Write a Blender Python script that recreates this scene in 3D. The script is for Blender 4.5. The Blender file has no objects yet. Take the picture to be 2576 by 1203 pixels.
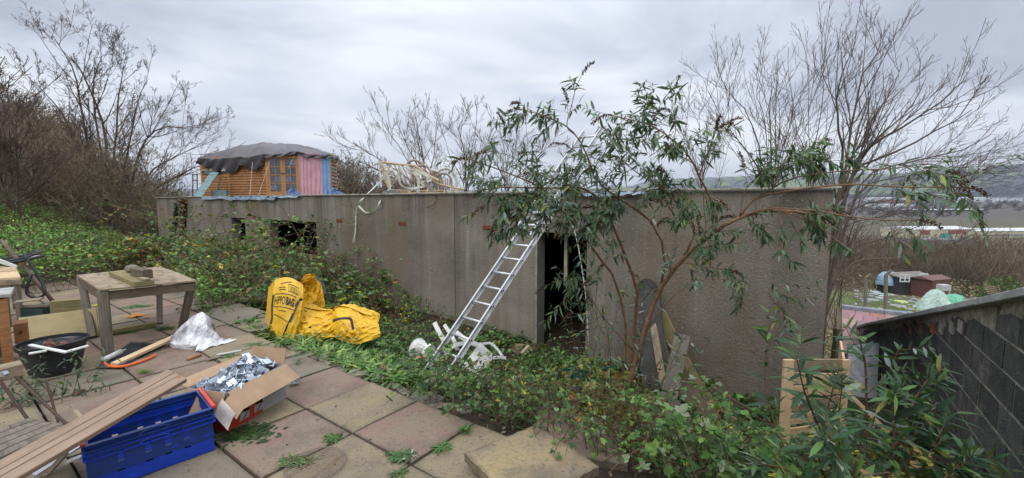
import bpy, math, random
import numpy as np
from mathutils import Matrix, Vector
random.seed(7); rng = np.random.default_rng(7)
scene = bpy.context.scene
COL = scene.collection
R = math.radians

# ------------------------------------------------------------------ camera
EYE = 1.6; FV = 1062.6; PITCH = math.atan((601.5-505)/FV)
cam = bpy.data.cameras.new('camera'); cam.sensor_width = 36; cam.lens = 36*FV/2576
cam.clip_start = 0.05; cam.clip_end = 20000
camo = bpy.data.objects.new('camera', cam); COL.objects.link(camo)
camo.location = (0, 0, EYE); camo.rotation_euler = (math.pi/2-PITCH, 0, 0)
scene.camera = camo

# ------------------------------------------------------------------ sky, sun, exposure
SUN_EL, SUN_AZ = R(48), R(205)          # azimuth clockwise from +Y
world = bpy.data.worlds.new('World'); scene.world = world; world.use_nodes = True
nt = world.node_tree; nt.nodes.clear()
def WN(t, **k):
    n = nt.nodes.new(t)
    for a, b in k.items(): setattr(n, a, b)
    return n
def mathn(tree, op, a=None, b=None, clamp=False):
    n = tree.nodes.new('ShaderNodeMath'); n.operation = op; n.use_clamp = clamp
    for i, v in enumerate((a, b)):
        if v is None: continue
        if isinstance(v, (int, float)): n.inputs[i].default_value = v
        else: tree.links.new(v, n.inputs[i])
    return n.outputs[0]
wo = WN('ShaderNodeOutputWorld'); bg = WN('ShaderNodeBackground'); nt.links.new(bg.outputs[0], wo.inputs[0])
sky = WN('ShaderNodeTexSky', sky_type='NISHITA'); sky.sun_disc = False; sky.sun_elevation = SUN_EL; sky.sun_rotation = SUN_AZ
tc = WN('ShaderNodeTexCoord'); sep = WN('ShaderNodeSeparateXYZ'); nt.links.new(tc.outputs['Generated'], sep.inputs[0])
el = mathn(nt, 'MAXIMUM', sep.outputs[2], 0.0)
den = mathn(nt, 'ADD', el, 0.16)
px = mathn(nt, 'DIVIDE', sep.outputs[0], den); py = mathn(nt, 'DIVIDE', sep.outputs[1], den)
cmb = WN('ShaderNodeCombineXYZ'); nt.links.new(px, cmb.inputs[0]); nt.links.new(py, cmb.inputs[1]); cmb.inputs[2].default_value = 3.7
n1 = WN('ShaderNodeTexNoise'); n1.inputs['Scale'].default_value = 0.75; n1.inputs['Detail'].default_value = 8; n1.inputs['Roughness'].default_value = 0.52
n1.inputs['Distortion'].default_value = 0.5
nt.links.new(cmb.outputs[0], n1.inputs['Vector'])
cr = WN('ShaderNodeValToRGB'); e = cr.color_ramp.elements
e[0].position = 0.37; e[0].color = (0.41, 0.45, 0.535, 1)
e[1].position = 0.62; e[1].color = (0.82, 0.85, 0.90, 1)
m_ = cr.color_ramp.elements.new(0.5); m_.color = (0.62, 0.67, 0.765, 1)
nt.links.new(n1.outputs[0], cr.inputs[0])
# overcast luminance grows towards the zenith (CIE overcast sky), a little warm glow low down
gain = mathn(nt, 'ADD', mathn(nt, 'MULTIPLY', mathn(nt, 'MAXIMUM', mathn(nt, 'SUBTRACT', el, 0.36), 0.0), 3.0), 1.0)
mul = WN('ShaderNodeVectorMath', operation='SCALE'); nt.links.new(cr.outputs[0], mul.inputs[0]); nt.links.new(gain, mul.inputs['Scale'])
hz = WN('ShaderNodeMapRange'); hz.inputs['From Min'].default_value = 0.0; hz.inputs['From Max'].default_value = 0.20
hz.inputs['To Min'].default_value = 0.75; hz.inputs['To Max'].default_value = 0.0; nt.links.new(el, hz.inputs[0])
mixh = WN('ShaderNodeMix', data_type='RGBA'); nt.links.new(hz.outputs[0], mixh.inputs[0]); nt.links.new(mul.outputs[0], mixh.inputs[6])
mixh.inputs[7].default_value = (0.70, 0.72, 0.755, 1)
skys = WN('ShaderNodeVectorMath', operation='SCALE'); nt.links.new(sky.outputs[0], skys.inputs[0]); skys.inputs['Scale'].default_value = 0.07
mixs = WN('ShaderNodeMix', data_type='RGBA'); mixs.inputs[0].default_value = 0.95
nt.links.new(skys.outputs[0], mixs.inputs[6]); nt.links.new(mixh.outputs[2], mixs.inputs[7])
nt.links.new(mixs.outputs[2], bg.inputs[0]); bg.inputs[1].default_value = 1.0
world.cycles.sampling_method = 'MANUAL'; world.cycles.sample_map_resolution = 512

sl = bpy.data.lights.new('sun', 'SUN'); sl.energy = 1.3; sl.angle = R(35); sl.color = (1.0, 0.97, 0.92)
so = bpy.data.objects.new('sun', sl); COL.objects.link(so)
sd = Vector((math.sin(SUN_AZ)*math.cos(SUN_EL), math.cos(SUN_AZ)*math.cos(SUN_EL), math.sin(SUN_EL)))
so.rotation_euler = (-sd).to_track_quat('-Z', 'Y').to_euler(); so.location = (0, 0, 60)
vs = scene.view_settings; vs.view_transform = 'Standard'; vs.look = 'None'; vs.exposure = 0.27; vs.gamma = 1.0; vs.use_curve_mapping = False
scene.cycles.max_bounces = 6; scene.cycles.diffuse_bounces = 3; scene.cycles.transparent_max_bounces = 8
scene.cycles.use_denoising = True

# ------------------------------------------------------------------ photo pixel (2576 wide) -> point in the place
CPI, SPI = math.cos(PITCH), math.sin(PITCH)
def ray(x, y):
    u = (x-1288)/FV; v = -(y-601.5)/FV
    return np.array([u, CPI+v*SPI, -SPI+v*CPI])
O = np.array([0, 0, EYE])
def G(x, y, z=0.0):
    d = ray(x, y); return O+d*((z-EYE)/d[2])
def Y(x, y, dep):
    d = ray(x, y); return O+d*(dep/d[1])
TH = R(54.5); A = np.array([math.sin(TH), -math.cos(TH), 0]); N = np.array([math.cos(TH), math.sin(TH), 0])
def ST(s, t, z=0.0): return A*s+N*t+np.array([0, 0, z])
def st(p): return float(p[0]*A[0]+p[1]*A[1]), float(p[0]*N[0]+p[1]*N[1])
TW = 6.0                                   # the concrete wall stands at t = TW
def W(x, y, off=0.0):
    d = ray(x, y); k = (TW+off)/float(d@N); return O+d*k
def sm(a, b, x):
    x = np.clip((np.asarray(x, float)-a)/(b-a), 0, 1); return x*x*(3-2*x)

# ------------------------------------------------------------------ objects and tags
WM = {}
def tag(o, label, cat, group=None, kind=None):
    if label: o['label'] = label
    if cat: o['category'] = cat
    if group: o['group'] = group
    if kind: o['kind'] = kind
    return o
def thing(name, label, cat, loc=(0, 0, 0), rotz=0.0, group=None):
    o = bpy.data.objects.new(name, None); COL.objects.link(o); o.empty_display_size = 0.1
    o.location = tuple(map(float, loc)); o.rotation_euler = (0, 0, rotz)
    WM[o.name] = Matrix.Translation(Vector(tuple(map(float, loc)))) @ Matrix.Rotation(rotz, 4, 'Z')
    return tag(o, label, cat, group)
class MB:
    def __init__(s): s.v = []; s.l = []; s.n = []; s.uv = []; s.c = []; s.k = 0
    def add(s, v, faces=None, uv=None, col=None, quads=None, tris=None):
        v = np.asarray(v, float).reshape(-1, 3); nv = len(v)
        loops = []; sizes = []
        if faces is not None:
            for f in faces: loops.extend(f); sizes.append(len(f))
            loops = np.array(loops, np.int64); sizes = np.array(sizes, np.int64)
        else:
            L = []; S = []
            if quads is not None and len(quads): L.append(np.asarray(quads).reshape(-1)); S.append(np.full(len(quads), 4))
            if tris is not None and len(tris): L.append(np.asarray(tris).reshape(-1)); S.append(np.full(len(tris), 3))
            loops = np.concatenate(L); sizes = np.concatenate(S)
        if uv is None: uv = np.zeros((len(loops), 2))
        elif len(uv) == nv and len(uv) != len(loops): uv = np.asarray(uv)[loops]
        if col is None: col = np.ones((nv, 3))
        else:
            col = np.asarray(col, float)
            if col.ndim == 1: col = np.tile(col, (nv, 1))
        s.v.append(v); s.l.append(loops+s.k); s.n.append(sizes); s.uv.append(np.asarray(uv, float)); s.c.append(col); s.k += nv
        return s
    # box whose local x axis is its grain direction
    def box(s, c, half, Rm=None, col=None, taper=1.0):
        hx, hy, hz = half; Rm = np.eye(3) if Rm is None else Rm
        cs = np.array([(x*hx, y*hy*(taper if x > 0 else 1), z*hz*(taper if x > 0 else 1)) for x in (-1, 1) for y in (-1, 1) for z in (-1, 1)])
        f = [(0, 1, 3, 2), (4, 6, 7, 5), (0, 4, 5, 1), (2, 3, 7, 6), (0, 2, 6, 4), (1, 5, 7, 3)]
        o = rng.random(2)*20; uv = []
        for i, q in enumerate(f):
            for k in q:
                x, y, z = cs[k]
                uv.append(((y if i < 2 else x)+o[0], (z if i < 4 else y)+o[1]+i*0.37))
        return s.add(cs@np.array(Rm).T+np.asarray(c, float), f, uv, col)
    def beam(s, p0, p1, w, h, up=(0, 0, 1), col=None, warp=0.0):
        p0 = np.asarray(p0, float); p1 = np.asarray(p1, float); d = p1-p0; L = np.linalg.norm(d); x = d/L
        up = np.asarray(up, float); y = np.cross(up, x); y /= np.linalg.norm(y); z = np.cross(x, y)
        K = 2 if warp == 0 else 6
        c = min(w, h)*0.09
        prof = np.array([(-w/2+c, -h/2), (w/2-c, -h/2), (w/2, -h/2+c), (w/2, h/2-c), (w/2-c, h/2), (-w/2+c, h/2), (-w/2, h/2-c), (-w/2, -h/2+c)])
        per = np.concatenate([[0], np.cumsum(np.linalg.norm(np.roll(prof, -1, 0)-prof, axis=1))])
        o = rng.random(2)*20; v = []; q = []; uv = []
        ph = rng.random(2)*6
        for i in range(K):
            t = i/(K-1); cc = p0+d*t
            if warp: cc = cc+y*warp*math.sin(3*t+ph[0])+z*warp*math.sin(4*t+ph[1])
            for a, b in prof: v.append(cc+y*a+z*b)
        fs = []
        for i in range(K-1):
            for j in range(8):
                k = (j+1) % 8; fs.append((i*8+j, i*8+k, (i+1)*8+k, (i+1)*8+j))
                u0, u1 = i/(K-1)*L+o[0], (i+1)/(K-1)*L+o[0]
                uv += [(u0, per[j]+o[1]), (u0, per[j+1]+o[1]), (u1, per[j+1]+o[1]), (u1, per[j]+o[1])]
        fs.append(tuple(range(7, -1, -1))); uv += [(o[0]+prof[j][0], o[1]+3+prof[j][1]) for j in range(7, -1, -1)]
        fs.append(tuple(range((K-1)*8, K*8))); uv += [(o[0]+prof[j][0], o[1]+3+prof[j][1]) for j in range(8)]
        return s.add(v, fs, uv, col)
    def tube(s, P, r, n=8, col=None, cap=True, closed=False):
        P = np.asarray(P, float); K = len(P); r = np.broadcast_to(np.asarray(r, float), (K,))
        T = np.gradient(P, axis=0) if not closed else np.roll(P, -1, 0)-np.roll(P, 1, 0)
        T /= np.linalg.norm(T, axis=1)[:, None]+1e-12
        a = np.array([0, 0, 1.0]) if abs(T[0][2]) < .9 else np.array([1.0, 0, 0])
        U = np.cross(T[0], a); U /= np.linalg.norm(U); v = []; uv = []
        L = 0
        for i in range(K):
            U = U-T[i]*(U@T[i]); U /= np.linalg.norm(U); B = np.cross(T[i], U)
            if i: L += np.linalg.norm(P[i]-P[i-1])
            for j in range(n):
                an = 2*math.pi*j/n; v.append(P[i]+r[i]*(U*math.cos(an)+B*math.sin(an))); uv.append((L, j/n*2*math.pi*r[i]))
        f = []
        for i in range(K if closed else K-1):
            for j in range(n):
                k = (j+1) % n; i2 = (i+1) % K; f.append((i*n+j, i*n+k, i2*n+k, i2*n+j))
        if cap and not closed: f.append(tuple(range(n-1, -1, -1))); f.append(tuple(range((K-1)*n, K*n)))
        u = []
        for q in f: u += [uv[k] for k in q]
        return s.add(v, f, u, col)
    def tubes(s, P, r, n=3, col=None):
        """N polylines with K points each: P (N,K,3), r (N,K)"""
        P = np.asarray(P, float); Nn, K, _ = P.shape
        if Nn == 0: return s
        T = np.gradient(P, axis=1); T /= np.linalg.norm(T, axis=2, keepdims=True)+1e-9
        a = np.zeros_like(T); a[..., 0] = .31; a[..., 1] = .83; a[..., 2] = .46
        U = np.cross(T, a); U /= np.linalg.norm(U, axis=2, keepdims=True)+1e-9; B = np.cross(T, U)
        an = 2*np.pi*np.arange(n)/n
        v = P[:, :, None, :]+r[:, :, None, None]*(U[:, :, None, :]*np.cos(an)[None, None, :, None]+B[:, :, None, :]*np.sin(an)[None, None, :, None])
        i, k, j = np.meshgrid(np.arange(Nn), np.arange(K-1), np.arange(n), indexing='ij')
        b = i*K*n; j2 = (j+1) % n
        q = np.stack([b+k*n+j, b+k*n+j2, b+(k+1)*n+j2, b+(k+1)*n+j], -1).reshape(-1, 4)
        c = None
        if col is not None:
            col = np.asarray(col, float); c = np.repeat(col, K*n, axis=0) if col.ndim == 2 else np.tile(col, (Nn*K*n, 1))
        return s.add(v.reshape(-1, 3), quads=q, col=c)
    def grid(s, P, col=None, uvs=None, flip=False):
        """P (a,b,3) surface"""
        P = np.asarray(P, float); a, b, _ = P.shape
        i, j = np.meshgrid(np.arange(a-1), np.arange(b-1), indexing='ij')
        q = np.stack([i*b+j, (i+1)*b+j, (i+1)*b+j+1, i*b+j+1], -1).reshape(-1, 4)
        if flip: q = q[:, ::-1]
        if uvs is None:
            uu, vv = np.meshgrid(np.linspace(0, 1, a), np.linspace(0, 1, b), indexing='ij'); uvs = np.stack([uu, vv], -1)
        if col is not None:
            col = np.asarray(col, float)
            if col.ndim == 3: col = col.reshape(-1, 3)
        return s.add(P.reshape(-1, 3), quads=q, uv=uvs.reshape(-1, 2)[q.reshape(-1)], col=col)
    def slab(s, poly, z0, z1, col=None):
        """horizontal polygon extruded"""
        n = len(poly); v = [(p[0], p[1], z0) for p in poly]+[(p[0], p[1], z1) for p in poly]
        f = [tuple(range(n-1, -1, -1)), tuple(range(n, 2*n))]+[(i, (i+1) % n, n+(i+1) % n, n+i) for i in range(n)]
        return s.add(v, f, None, col)
    def quad(s, a, b, c, d, th=0.0, col=None, nu=1, nv=1):
        a, b, c, d = [np.asarray(p, float) for p in (a, b, c, d)]
        u = np.linspace(0, 1, nu+1)[:, None, None]; v = np.linspace(0, 1, nv+1)[None, :, None]
        P = (a*(1-u)+b*u)*(1-v)+(d*(1-u)+c*u)*v
        if th == 0: return s.grid(P, col)
        n = np.cross(b-a, d-a); n /= np.linalg.norm(n)
        cs = [a, b, c, d]; lo = [p-n*th/2 for p in cs]; hi = [p+n*th/2 for p in cs]; vv = lo+hi
        f = [(3, 2, 1, 0), (4, 5, 6, 7), (0, 1, 5, 4), (1, 2, 6, 5), (2, 3, 7, 6), (3, 0, 4, 7)]
        la = np.linalg.norm(b-a); lb = np.linalg.norm(d-a)
        U = [0, la, la, 0, 0, la, la, 0]; Vv = [0, 0, lb, lb, .1, .1, lb+.1, lb+.1]; o = rng.random(2)*9
        uv = [(U[k]+o[0], Vv[k]+o[1]) for q in f for k in q]
        return s.add(vv, f, uv, col)
    def build(s, name, mat, parent=None, smooth=False, label=None):
        v = np.concatenate(s.v); l = np.concatenate(s.l); n = np.concatenate(s.n); uv = np.concatenate(s.uv); c = np.concatenate(s.c)
        if parent is None:
            lo = v.min(0); hi = v.max(0); base = np.array([(lo[0]+hi[0])/2, (lo[1]+hi[1])/2, lo[2]])
            M = Matrix.Translation(Vector(base))
        else: M = WM[parent.name]; base = None
        Mi = np.array(M.inverted()); v = v@Mi[:3, :3].T+Mi[:3, 3]
        me = bpy.data.meshes.new(name); me.vertices.add(len(v)); me.vertices.foreach_set('co', v.astype(np.float32).ravel())
        me.loops.add(len(l)); me.loops.foreach_set('vertex_index', l.astype(np.int32))
        me.polygons.add(len(n)); st_ = np.concatenate([[0], np.cumsum(n)[:-1]])
        me.polygons.foreach_set('loop_start', st_.astype(np.int32))
        me.polygons.foreach_set('use_smooth', np.full(len(n), smooth))
        u = me.uv_layers.new(name='uv'); u.data.foreach_set('uv', uv.astype(np.float32).ravel())
        ca = me.color_attributes.new('Col', 'FLOAT_COLOR', 'POINT')
        ca.data.foreach_set('color', np.concatenate([c, np.ones((len(c), 1))], 1).astype(np.float32).ravel())
        me.update(calc_edges=True)
        me.materials.append(mat)
        o = bpy.data.objects.new(name, me); COL.objects.link(o)
        if parent is None: o.location = Vector(base); WM[o.name] = M
        else: o.parent = parent; WM[o.name] = WM[parent.name]
        if label: o['label'] = label
        return o

def rot_axes(x, up=(0, 0, 1)):
    x = np.asarray(x, float); x = x/np.linalg.norm(x); y = np.cross(up, x); y /= np.linalg.norm(y); z = np.cross(x, y)
    return np.stack([x, y, z], 1)
def Rz(a): c, s_ = math.cos(a), math.sin(a); return np.array([[c, -s_, 0], [s_, c, 0], [0, 0, 1]])
def Rx(a): c, s_ = math.cos(a), math.sin(a); return np.array([[1, 0, 0], [0, c, -s_], [0, s_, c]])
def Ry(a): c, s_ = math.cos(a), math.sin(a); return np.array([[c, 0, s_], [0, 1, 0], [-s_, 0, c]])
def spline(P, n):
    """Catmull-Rom through control rows"""
    P = np.asarray(P, float); m = len(P); Q = np.vstack([2*P[0]-P[1], P, 2*P[-1]-P[-2]])
    out = []
    for t in np.linspace(0, m-1-1e-9, n):
        i = int(t); f = t-i; a, b, c, d = Q[i:i+4]
        out.append(.5*((2*b)+(-a+c)*f+(2*a-5*b+4*c-d)*f*f+(-a+3*b-3*c+d)*f**3))
    return np.array(out)
def hsh(x, y, k=0):
    v = np.sin(x*127.1+y*311.7+k*74.7)*43758.5453; return v-np.floor(v)
def vnoise(x, y, k=0):
    x = np.asarray(x, float); y = np.asarray(y, float)
    xi = np.floor(x); yi = np.floor(y); fx = x-xi; fy = y-yi; fx = fx*fx*(3-2*fx); fy = fy*fy*(3-2*fy)
    a = hsh(xi, yi, k); b = hsh(xi+1, yi, k); c = hsh(xi, yi+1, k); d = hsh(xi+1, yi+1, k)
    return (a*(1-fx)+b*fx)*(1-fy)+(c*(1-fx)+d*fx)*fy
def fbm(x, y, k=0, o=4):
    r = 0; a = .5; 
    for i in range(o): r = r+a*vnoise(x*2**i, y*2**i, k+i*7); a *= .5
    return r

# ------------------------------------------------------------------ materials
def new_mat(name):
    m = bpy.data.materials.new(name); m.use_nodes = True; t = m.node_tree; b = t.nodes['Principled BSDF']; return m, t, b
def mixc(t, fac, a, b, mode='MIX'):
    n = t.nodes.new('ShaderNodeMix'); n.data_type = 'RGBA'; n.blend_type = mode
    for i, v in ((0, fac), (6, a), (7, b)):
        if isinstance(v, (int, float)): n.inputs[i].default_value = v
        elif isinstance(v, tuple): n.inputs[i].default_value = (*v, 1) if len(v) == 3 else v
        else: t.links.new(v, n.inputs[i])
    return n.outputs[2]
def noise(t, vec, scale, detail=4, rough=.55, dist=0.0):
    n = t.nodes.new('ShaderNodeTexNoise'); n.inputs['Scale'].default_value = scale; n.inputs['Detail'].default_value = detail
    n.inputs['Roughness'].default_value = rough; n.inputs['Distortion'].default_value = dist
    if vec is not None: t.links.new(vec, n.inputs['Vector'])
    return n.outputs[0]
def ramp(t, v, lo, hi, a=0.0, b=1.0):
    n = t.nodes.new('ShaderNodeMapRange'); n.inputs['From Min'].default_value = lo; n.inputs['From Max'].default_value = hi
    n.inputs['To Min'].default_value = a; n.inputs['To Max'].default_value = b; t.links.new(v, n.inputs[0]); return n.outputs[0]
def coord(t, kind='Object', scale=None):
    n = t.nodes.new('ShaderNodeTexCoord'); o = n.outputs[kind]
    if scale is None: return o
    m = t.nodes.new('ShaderNodeMapping'); m.inputs['Scale'].default_value = scale; t.links.new(o, m.inputs[0]); return m.outputs[0]
def bump(t, b, h, dist=0.01, strength=1.0):
    n = t.nodes.new('ShaderNodeBump'); n.inputs['Distance'].default_value = dist; n.inputs['Strength'].default_value = strength
    t.links.new(h, n.inputs['Height']); t.links.new(n.outputs[0], b.inputs['Normal'])
def attr(t, name='Col'):
    n = t.nodes.new('ShaderNodeAttribute'); n.attribute_name = name; return n.outputs['Color']
def flat(name, c, rough=.6, metal=0.0, var=.25, scale=6, bmp=0.0, c2=None, spec=.4, bscale=None, usecol=False):
    m, t, b = new_mat(name); co = coord(t)
    c2 = c2 or tuple(x*(1-var*1.6) for x in c)
    n = noise(t, co, scale, 5, .6); f = ramp(t, n, .35, .65)
    out = mixc(t, f, c2, c)
    if usecol: out = mixc(t, 1.0, out, attr(t), 'MULTIPLY')
    t.links.new(out, b.inputs['Base Color']); b.inputs['Roughness'].default_value = rough; b.inputs['Metallic'].default_value = metal
    b.inputs['Specular IOR Level'].default_value = spec
    if bmp: bump(t, b, noise(t, co, bscale or scale*4, 4), bmp)
    return m
def wood(name, c1, c2, dirt=(.05, .045, .035), dirtamt=.35, rough=.8, fine=55, usecol=False):
    m, t, b = new_mat(name); uv = coord(t, 'UV', (2.2, fine, 1)); g = noise(t, uv, 1.0, 5, .65, .6)
    base = mixc(t, ramp(t, g, .3, .7), c1, c2)
    uv2 = coord(t, 'UV', (5, 9, 1)); d = noise(t, uv2, 1.0, 4, .6)
    base = mixc(t, ramp(t, d, .48, .78, 0, dirtamt*2), base, dirt)
    uv3 = coord(t, 'UV', (3.2, 14, 1)); vo = t.nodes.new('ShaderNodeTexVoronoi'); vo.inputs['Scale'].default_value = 1.0; t.links.new(uv3, vo.inputs['Vector'])
    base = mixc(t, ramp(t, vo.outputs['Distance'], .10, .05, 0, .75), base, tuple(x*.35 for x in c1))
    if usecol: base = mixc(t, 1.0, base, attr(t), 'MULTIPLY')
    t.links.new(base, b.inputs['Base Color']); b.inputs['Roughness'].default_value = rough; b.inputs['Specular IOR Level'].default_value = .25
    bump(t, b, g, .002, .8); return m
def leafmat(name, rough=.5, trans=.25, spec=.34):
    m, t, b = new_mat(name); a = attr(t); t.links.new(a, b.inputs['Base Color']); b.inputs['Roughness'].default_value = rough
    b.inputs['Specular IOR Level'].default_value = spec
    tr = t.nodes.new('ShaderNodeBsdfTranslucent'); c2 = mixc(t, 1.0, a, (1.15, 1.25, .6), 'MULTIPLY'); t.links.new(c2, tr.inputs[0])
    mx = t.nodes.new('ShaderNodeMixShader'); mx.inputs[0].default_value = trans
    t.links.new(b.outputs[0], mx.inputs[1]); t.links.new(tr.outputs[0], mx.inputs[2]); t.links.new(mx.outputs[0], t.nodes['Material Output'].inputs[0])
    return m
M = {}
M['leaf'] = leafmat('leaf'); M['glossy_leaf'] = leafmat('glossy_leaf', .32, .18, .6); M['dry_leaf'] = leafmat('dry_leaf', .8, .25, .2)
M['bark_grey'] = flat('bark_grey', (.16, .13, .105), .9, scale=14, bmp=.01)
M['bark_twig'] = flat('bark_twig', (.125, .105, .085), .9, scale=3, usecol=True)
M['bark_red'] = flat('bark_red', (.27, .145, .075), .75, scale=18, bmp=.004, c2=(.15, .085, .05), usecol=True)
M['wood_grey'] = wood('wood_grey', (.12, .10, .078), (.24, .20, .155))
M['wood_tan'] = wood('wood_tan', (.24, .18, .115), (.38, .30, .20), dirtamt=.45)
M['wood_pine'] = wood('wood_pine', (.55, .38, .21), (.68, .50, .31), dirtamt=.12)
M['wood_dark'] = wood('wood_dark', (.10, .075, .05), (.17, .13, .09))
M['wood_orange'] = wood('wood_orange', (.24, .10, .04), (.44, .21, .085), dirtamt=.4)
M['wood_varnish'] = wood('wood_varnish', (.36, .16, .05), (.50, .26, .10), dirtamt=.15, rough=.45)
M['wood_plank'] = wood('wood_plank', (.25, .165, .11), (.37, .265, .19), dirtamt=.15)
M['wood_moss'] = wood('wood_moss', (.17, .145, .065), (.28, .235, .11), dirt=(.09, .09, .03))
M['wood_green'] = wood('wood_green', (.12, .19, .18), (.20, .28, .27), dirtamt=.4)
M['white_plastic'] = flat('white_plastic', (.72, .72, .68), .45, scale=5, c2=(.50, .50, .44))
M['black_plastic'] = flat('black_plastic', (.022, .024, .028), .38, scale=9, var=.3)
M['alu'] = flat('alu', (.72, .72, .73), .42, 0.45, scale=7, c2=(.52, .52, .52), spec=.5)
M['zinc'] = flat('zinc', (.62, .67, .72), .28, 0.85, scale=20, c2=(.42, .46, .52))
M['steel_dark'] = flat('steel_dark', (.06, .045, .04), .7, .4, scale=25, c2=(.11, .06, .035))
M['rust'] = flat('rust', (.17, .095, .06), .8, .3, scale=12, c2=(.24, .20, .18))
M['orange_plastic'] = flat('orange_plastic', (.78, .14, .03), .4, scale=3, var=.1)
M['red_plastic'] = flat('red_plastic', (.66, .055, .02), .42, scale=3, var=.1)
M['blue_bright'] = flat('blue_bright', (.010, .05, .44), .42, scale=9, c2=(.008, .035, .30))
M['blue_dark'] = flat('blue_dark', (.008, .035, .21), .42, scale=9, c2=(.010, .035, .13))
M['black'] = flat('black', (.012, .012, .012), .9, var=.1)
M['glass'] = flat('glass', (.035, .045, .07), .07, scale=2, c2=(.09, .10, .13), spec=.8)
M['stone'] = flat('stone', (.26, .22, .17), .9, scale=11, bmp=.01, c2=(.16, .14, .11))
# ------------------------------------------------------------------ lie of the land
def Fz(s): return np.interp(s, [-40, -22, -14, -8, -4, 0.5, 3], [0.1, 0.0, -0.25, -0.65, -0.90, -1.10, -1.25])
def gz(x, y):
    x = np.asarray(x, float); y = np.asarray(y, float); s = x*A[0]+y*A[1]; t = x*N[0]+y*N[1]; r = np.hypot(x, y)+1e-6; az = np.degrees(np.arctan2(x, y))
    edge = 2.25+sm(-7, -12, s)*1.0
    near = -0.06+(Fz(s)+.06)*sm(edge, edge+2.0, t)
    near = near-np.maximum(t-6.5, 0)*.27*sm(-2, 3, s)
    near = near+sm(-9, -16, s)*sm(6, 0, t)*0.18
    right = np.interp(r, [0, 7, 15, 30, 55, 75, 120, 250, 430, 800, 1150, 1500, 2000, 2500, 3100, 3900, 4700, 9000], [-1, -1.6, -5, -8.6, -10.6, -11.2, -16, -25, -25.5, -24, -21, -13, 0, 16, 85, 195, 215, 150])
    mid = np.interp(r, [0, 18, 30, 60, 120, 400, 1500, 3000, 4200, 9000], [-1, -1.5, -4, -7, -6, -10, -10, 25, 90, 75])
    bump_ = np.exp(-((az+26)/11.0)**2)*np.interp(r, [30, 70, 120, 200], [0, 3, 13, 6])
    left = np.interp(r, [0, 16, 22, 30, 46, 70, 140, 400, 4000], [0, .1, .2, 1.2, 4.6, 9, 20, 40, 100])
    wl = sm(-33, -50, az); lk = np.interp(az, [-60, -50, -40, -34], [1, .92, .62, .5])
    wr = sm(2, 30, az)
    far = (mid+bump_)*(1-wr)+right*wr; far = far*(1-wl)+left*lk*wl
    back = (np.abs(az) > 100)
    far = np.where(back, 1.0, far)
    w = sm(13, 24, r); w = np.where(az > 20, sm(9, 22, r), w)
    z = near*(1-w)+far*w
    z = z+(fbm(x*1.3, y*1.3, 3)-.47)*.16*sm(edge, edge+.5, t)*(r < 60)
    z = z+(fbm(x*.004, y*.004, 9)-.47)*sm(1500, 3000, r)*120
    return z
def gp(x, y, dz=0.0): return np.array([x, y, float(gz(x, y))+dz])
def onground(px, py, dz=0.0):
    """first point along the sight line that meets the land"""
    d = ray(px, py); k = np.concatenate([np.linspace(1.5, 40, 1500), np.geomspace(40, 5000, 2500)]); P = O+d[None]*k[:, None]
    h = P[:, 2]-gz(P[:, 0], P[:, 1])-dz; i = np.argmax(h < 0)
    return P[i] if h.min() < 0 else P[-1]

ang = np.concatenate([np.linspace(-180, -62, 60)[:-1], np.linspace(-62, 62, 430), np.linspace(62, 180, 60)[1:-1]])
rad = np.concatenate([[0.05], np.geomspace(.5, 9000, 300)])
aa, rr = np.meshgrid(np.radians(ang), rad, indexing='xy'); X, Yy = np.sin(aa)*rr, np.cos(aa)*rr; Z = gz(X, Yy)
na = len(ang); nr = len(rad); s_ = X*A[0]+Yy*A[1]; t_ = X*N[0]+Yy*N[1]
soil = np.array([.055, .043, .03]); c = np.tile(soil, (nr, na, 1))
def lay(c, w, col): return c*(1-w[..., None])+np.array(col)*w[..., None]
azd = np.degrees(aa); nn = fbm(X*.02, Yy*.02, 5); nb = fbm(X*.006+7, Yy*.012, 8)
c = lay(c, sm(16, 26, rr)*(azd < -25), (.075, .06, .042))
c = lay(c, sm(12, 30, rr)*(azd > -25), (.13, .105, .07))
c = lay(c, sm(40, 48, rr)*sm(80, 70, rr)*(azd > 25)*sm(.42, .5, fbm(X*.12, Yy*.12, 2)), (.10, .13, .045))
c = lay(c, sm(260, 330, rr)*(azd > 0), (.11, .095, .065))
c = lay(c, sm(430, 500, rr)*sm(900, 800, rr)*(azd > 0), (.098, .092, .056))
c = lay(c, sm(850, 950, rr)*(azd > 0), (.085, .072, .062))
fld = sm(.44, .52, nb); c = lay(c, sm(2350, 2500, rr)*(azd > -35), (.05, .052, .046)); c = lay(c, sm(2400, 2700, rr)*sm(.50, .56, nb)*(azd > -35), (.11, .15, .055))
mb = MB(); i, j = np.meshgrid(np.arange(nr-1), np.arange(na), indexing='ij'); j2 = (j+1) % na
q = np.stack([i*na+j, i*na+j2, (i+1)*na+j2, (i+1)*na+j], -1).reshape(-1, 4)
mb.add(np.stack([X, Yy, Z], -1).reshape(-1, 3), quads=q[:, ::-1], col=c.reshape(-1, 3))
m, t, b = new_mat('ground'); co = coord(t)
f1 = ramp(t, noise(t, co, 9, 6, .7), .35, .65, .55, 1.5); f2 = ramp(t, noise(t, co, .15, 5, .6), .35, .65, .75, 1.3)
o_ = mixc(t, 1.0, attr(t), f1, 'MULTIPLY'); o_ = mixc(t, 1.0, o_, f2, 'MULTIPLY'); t.links.new(o_, b.inputs['Base Color']); b.inputs['Roughness'].default_value = .95
b.inputs['Specular IOR Level'].default_value = .1; bump(t, b, noise(t, co, 14, 6, .7), .05)
tag(mb.build('ground', m, smooth=True), None, None, kind='structure')

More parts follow.
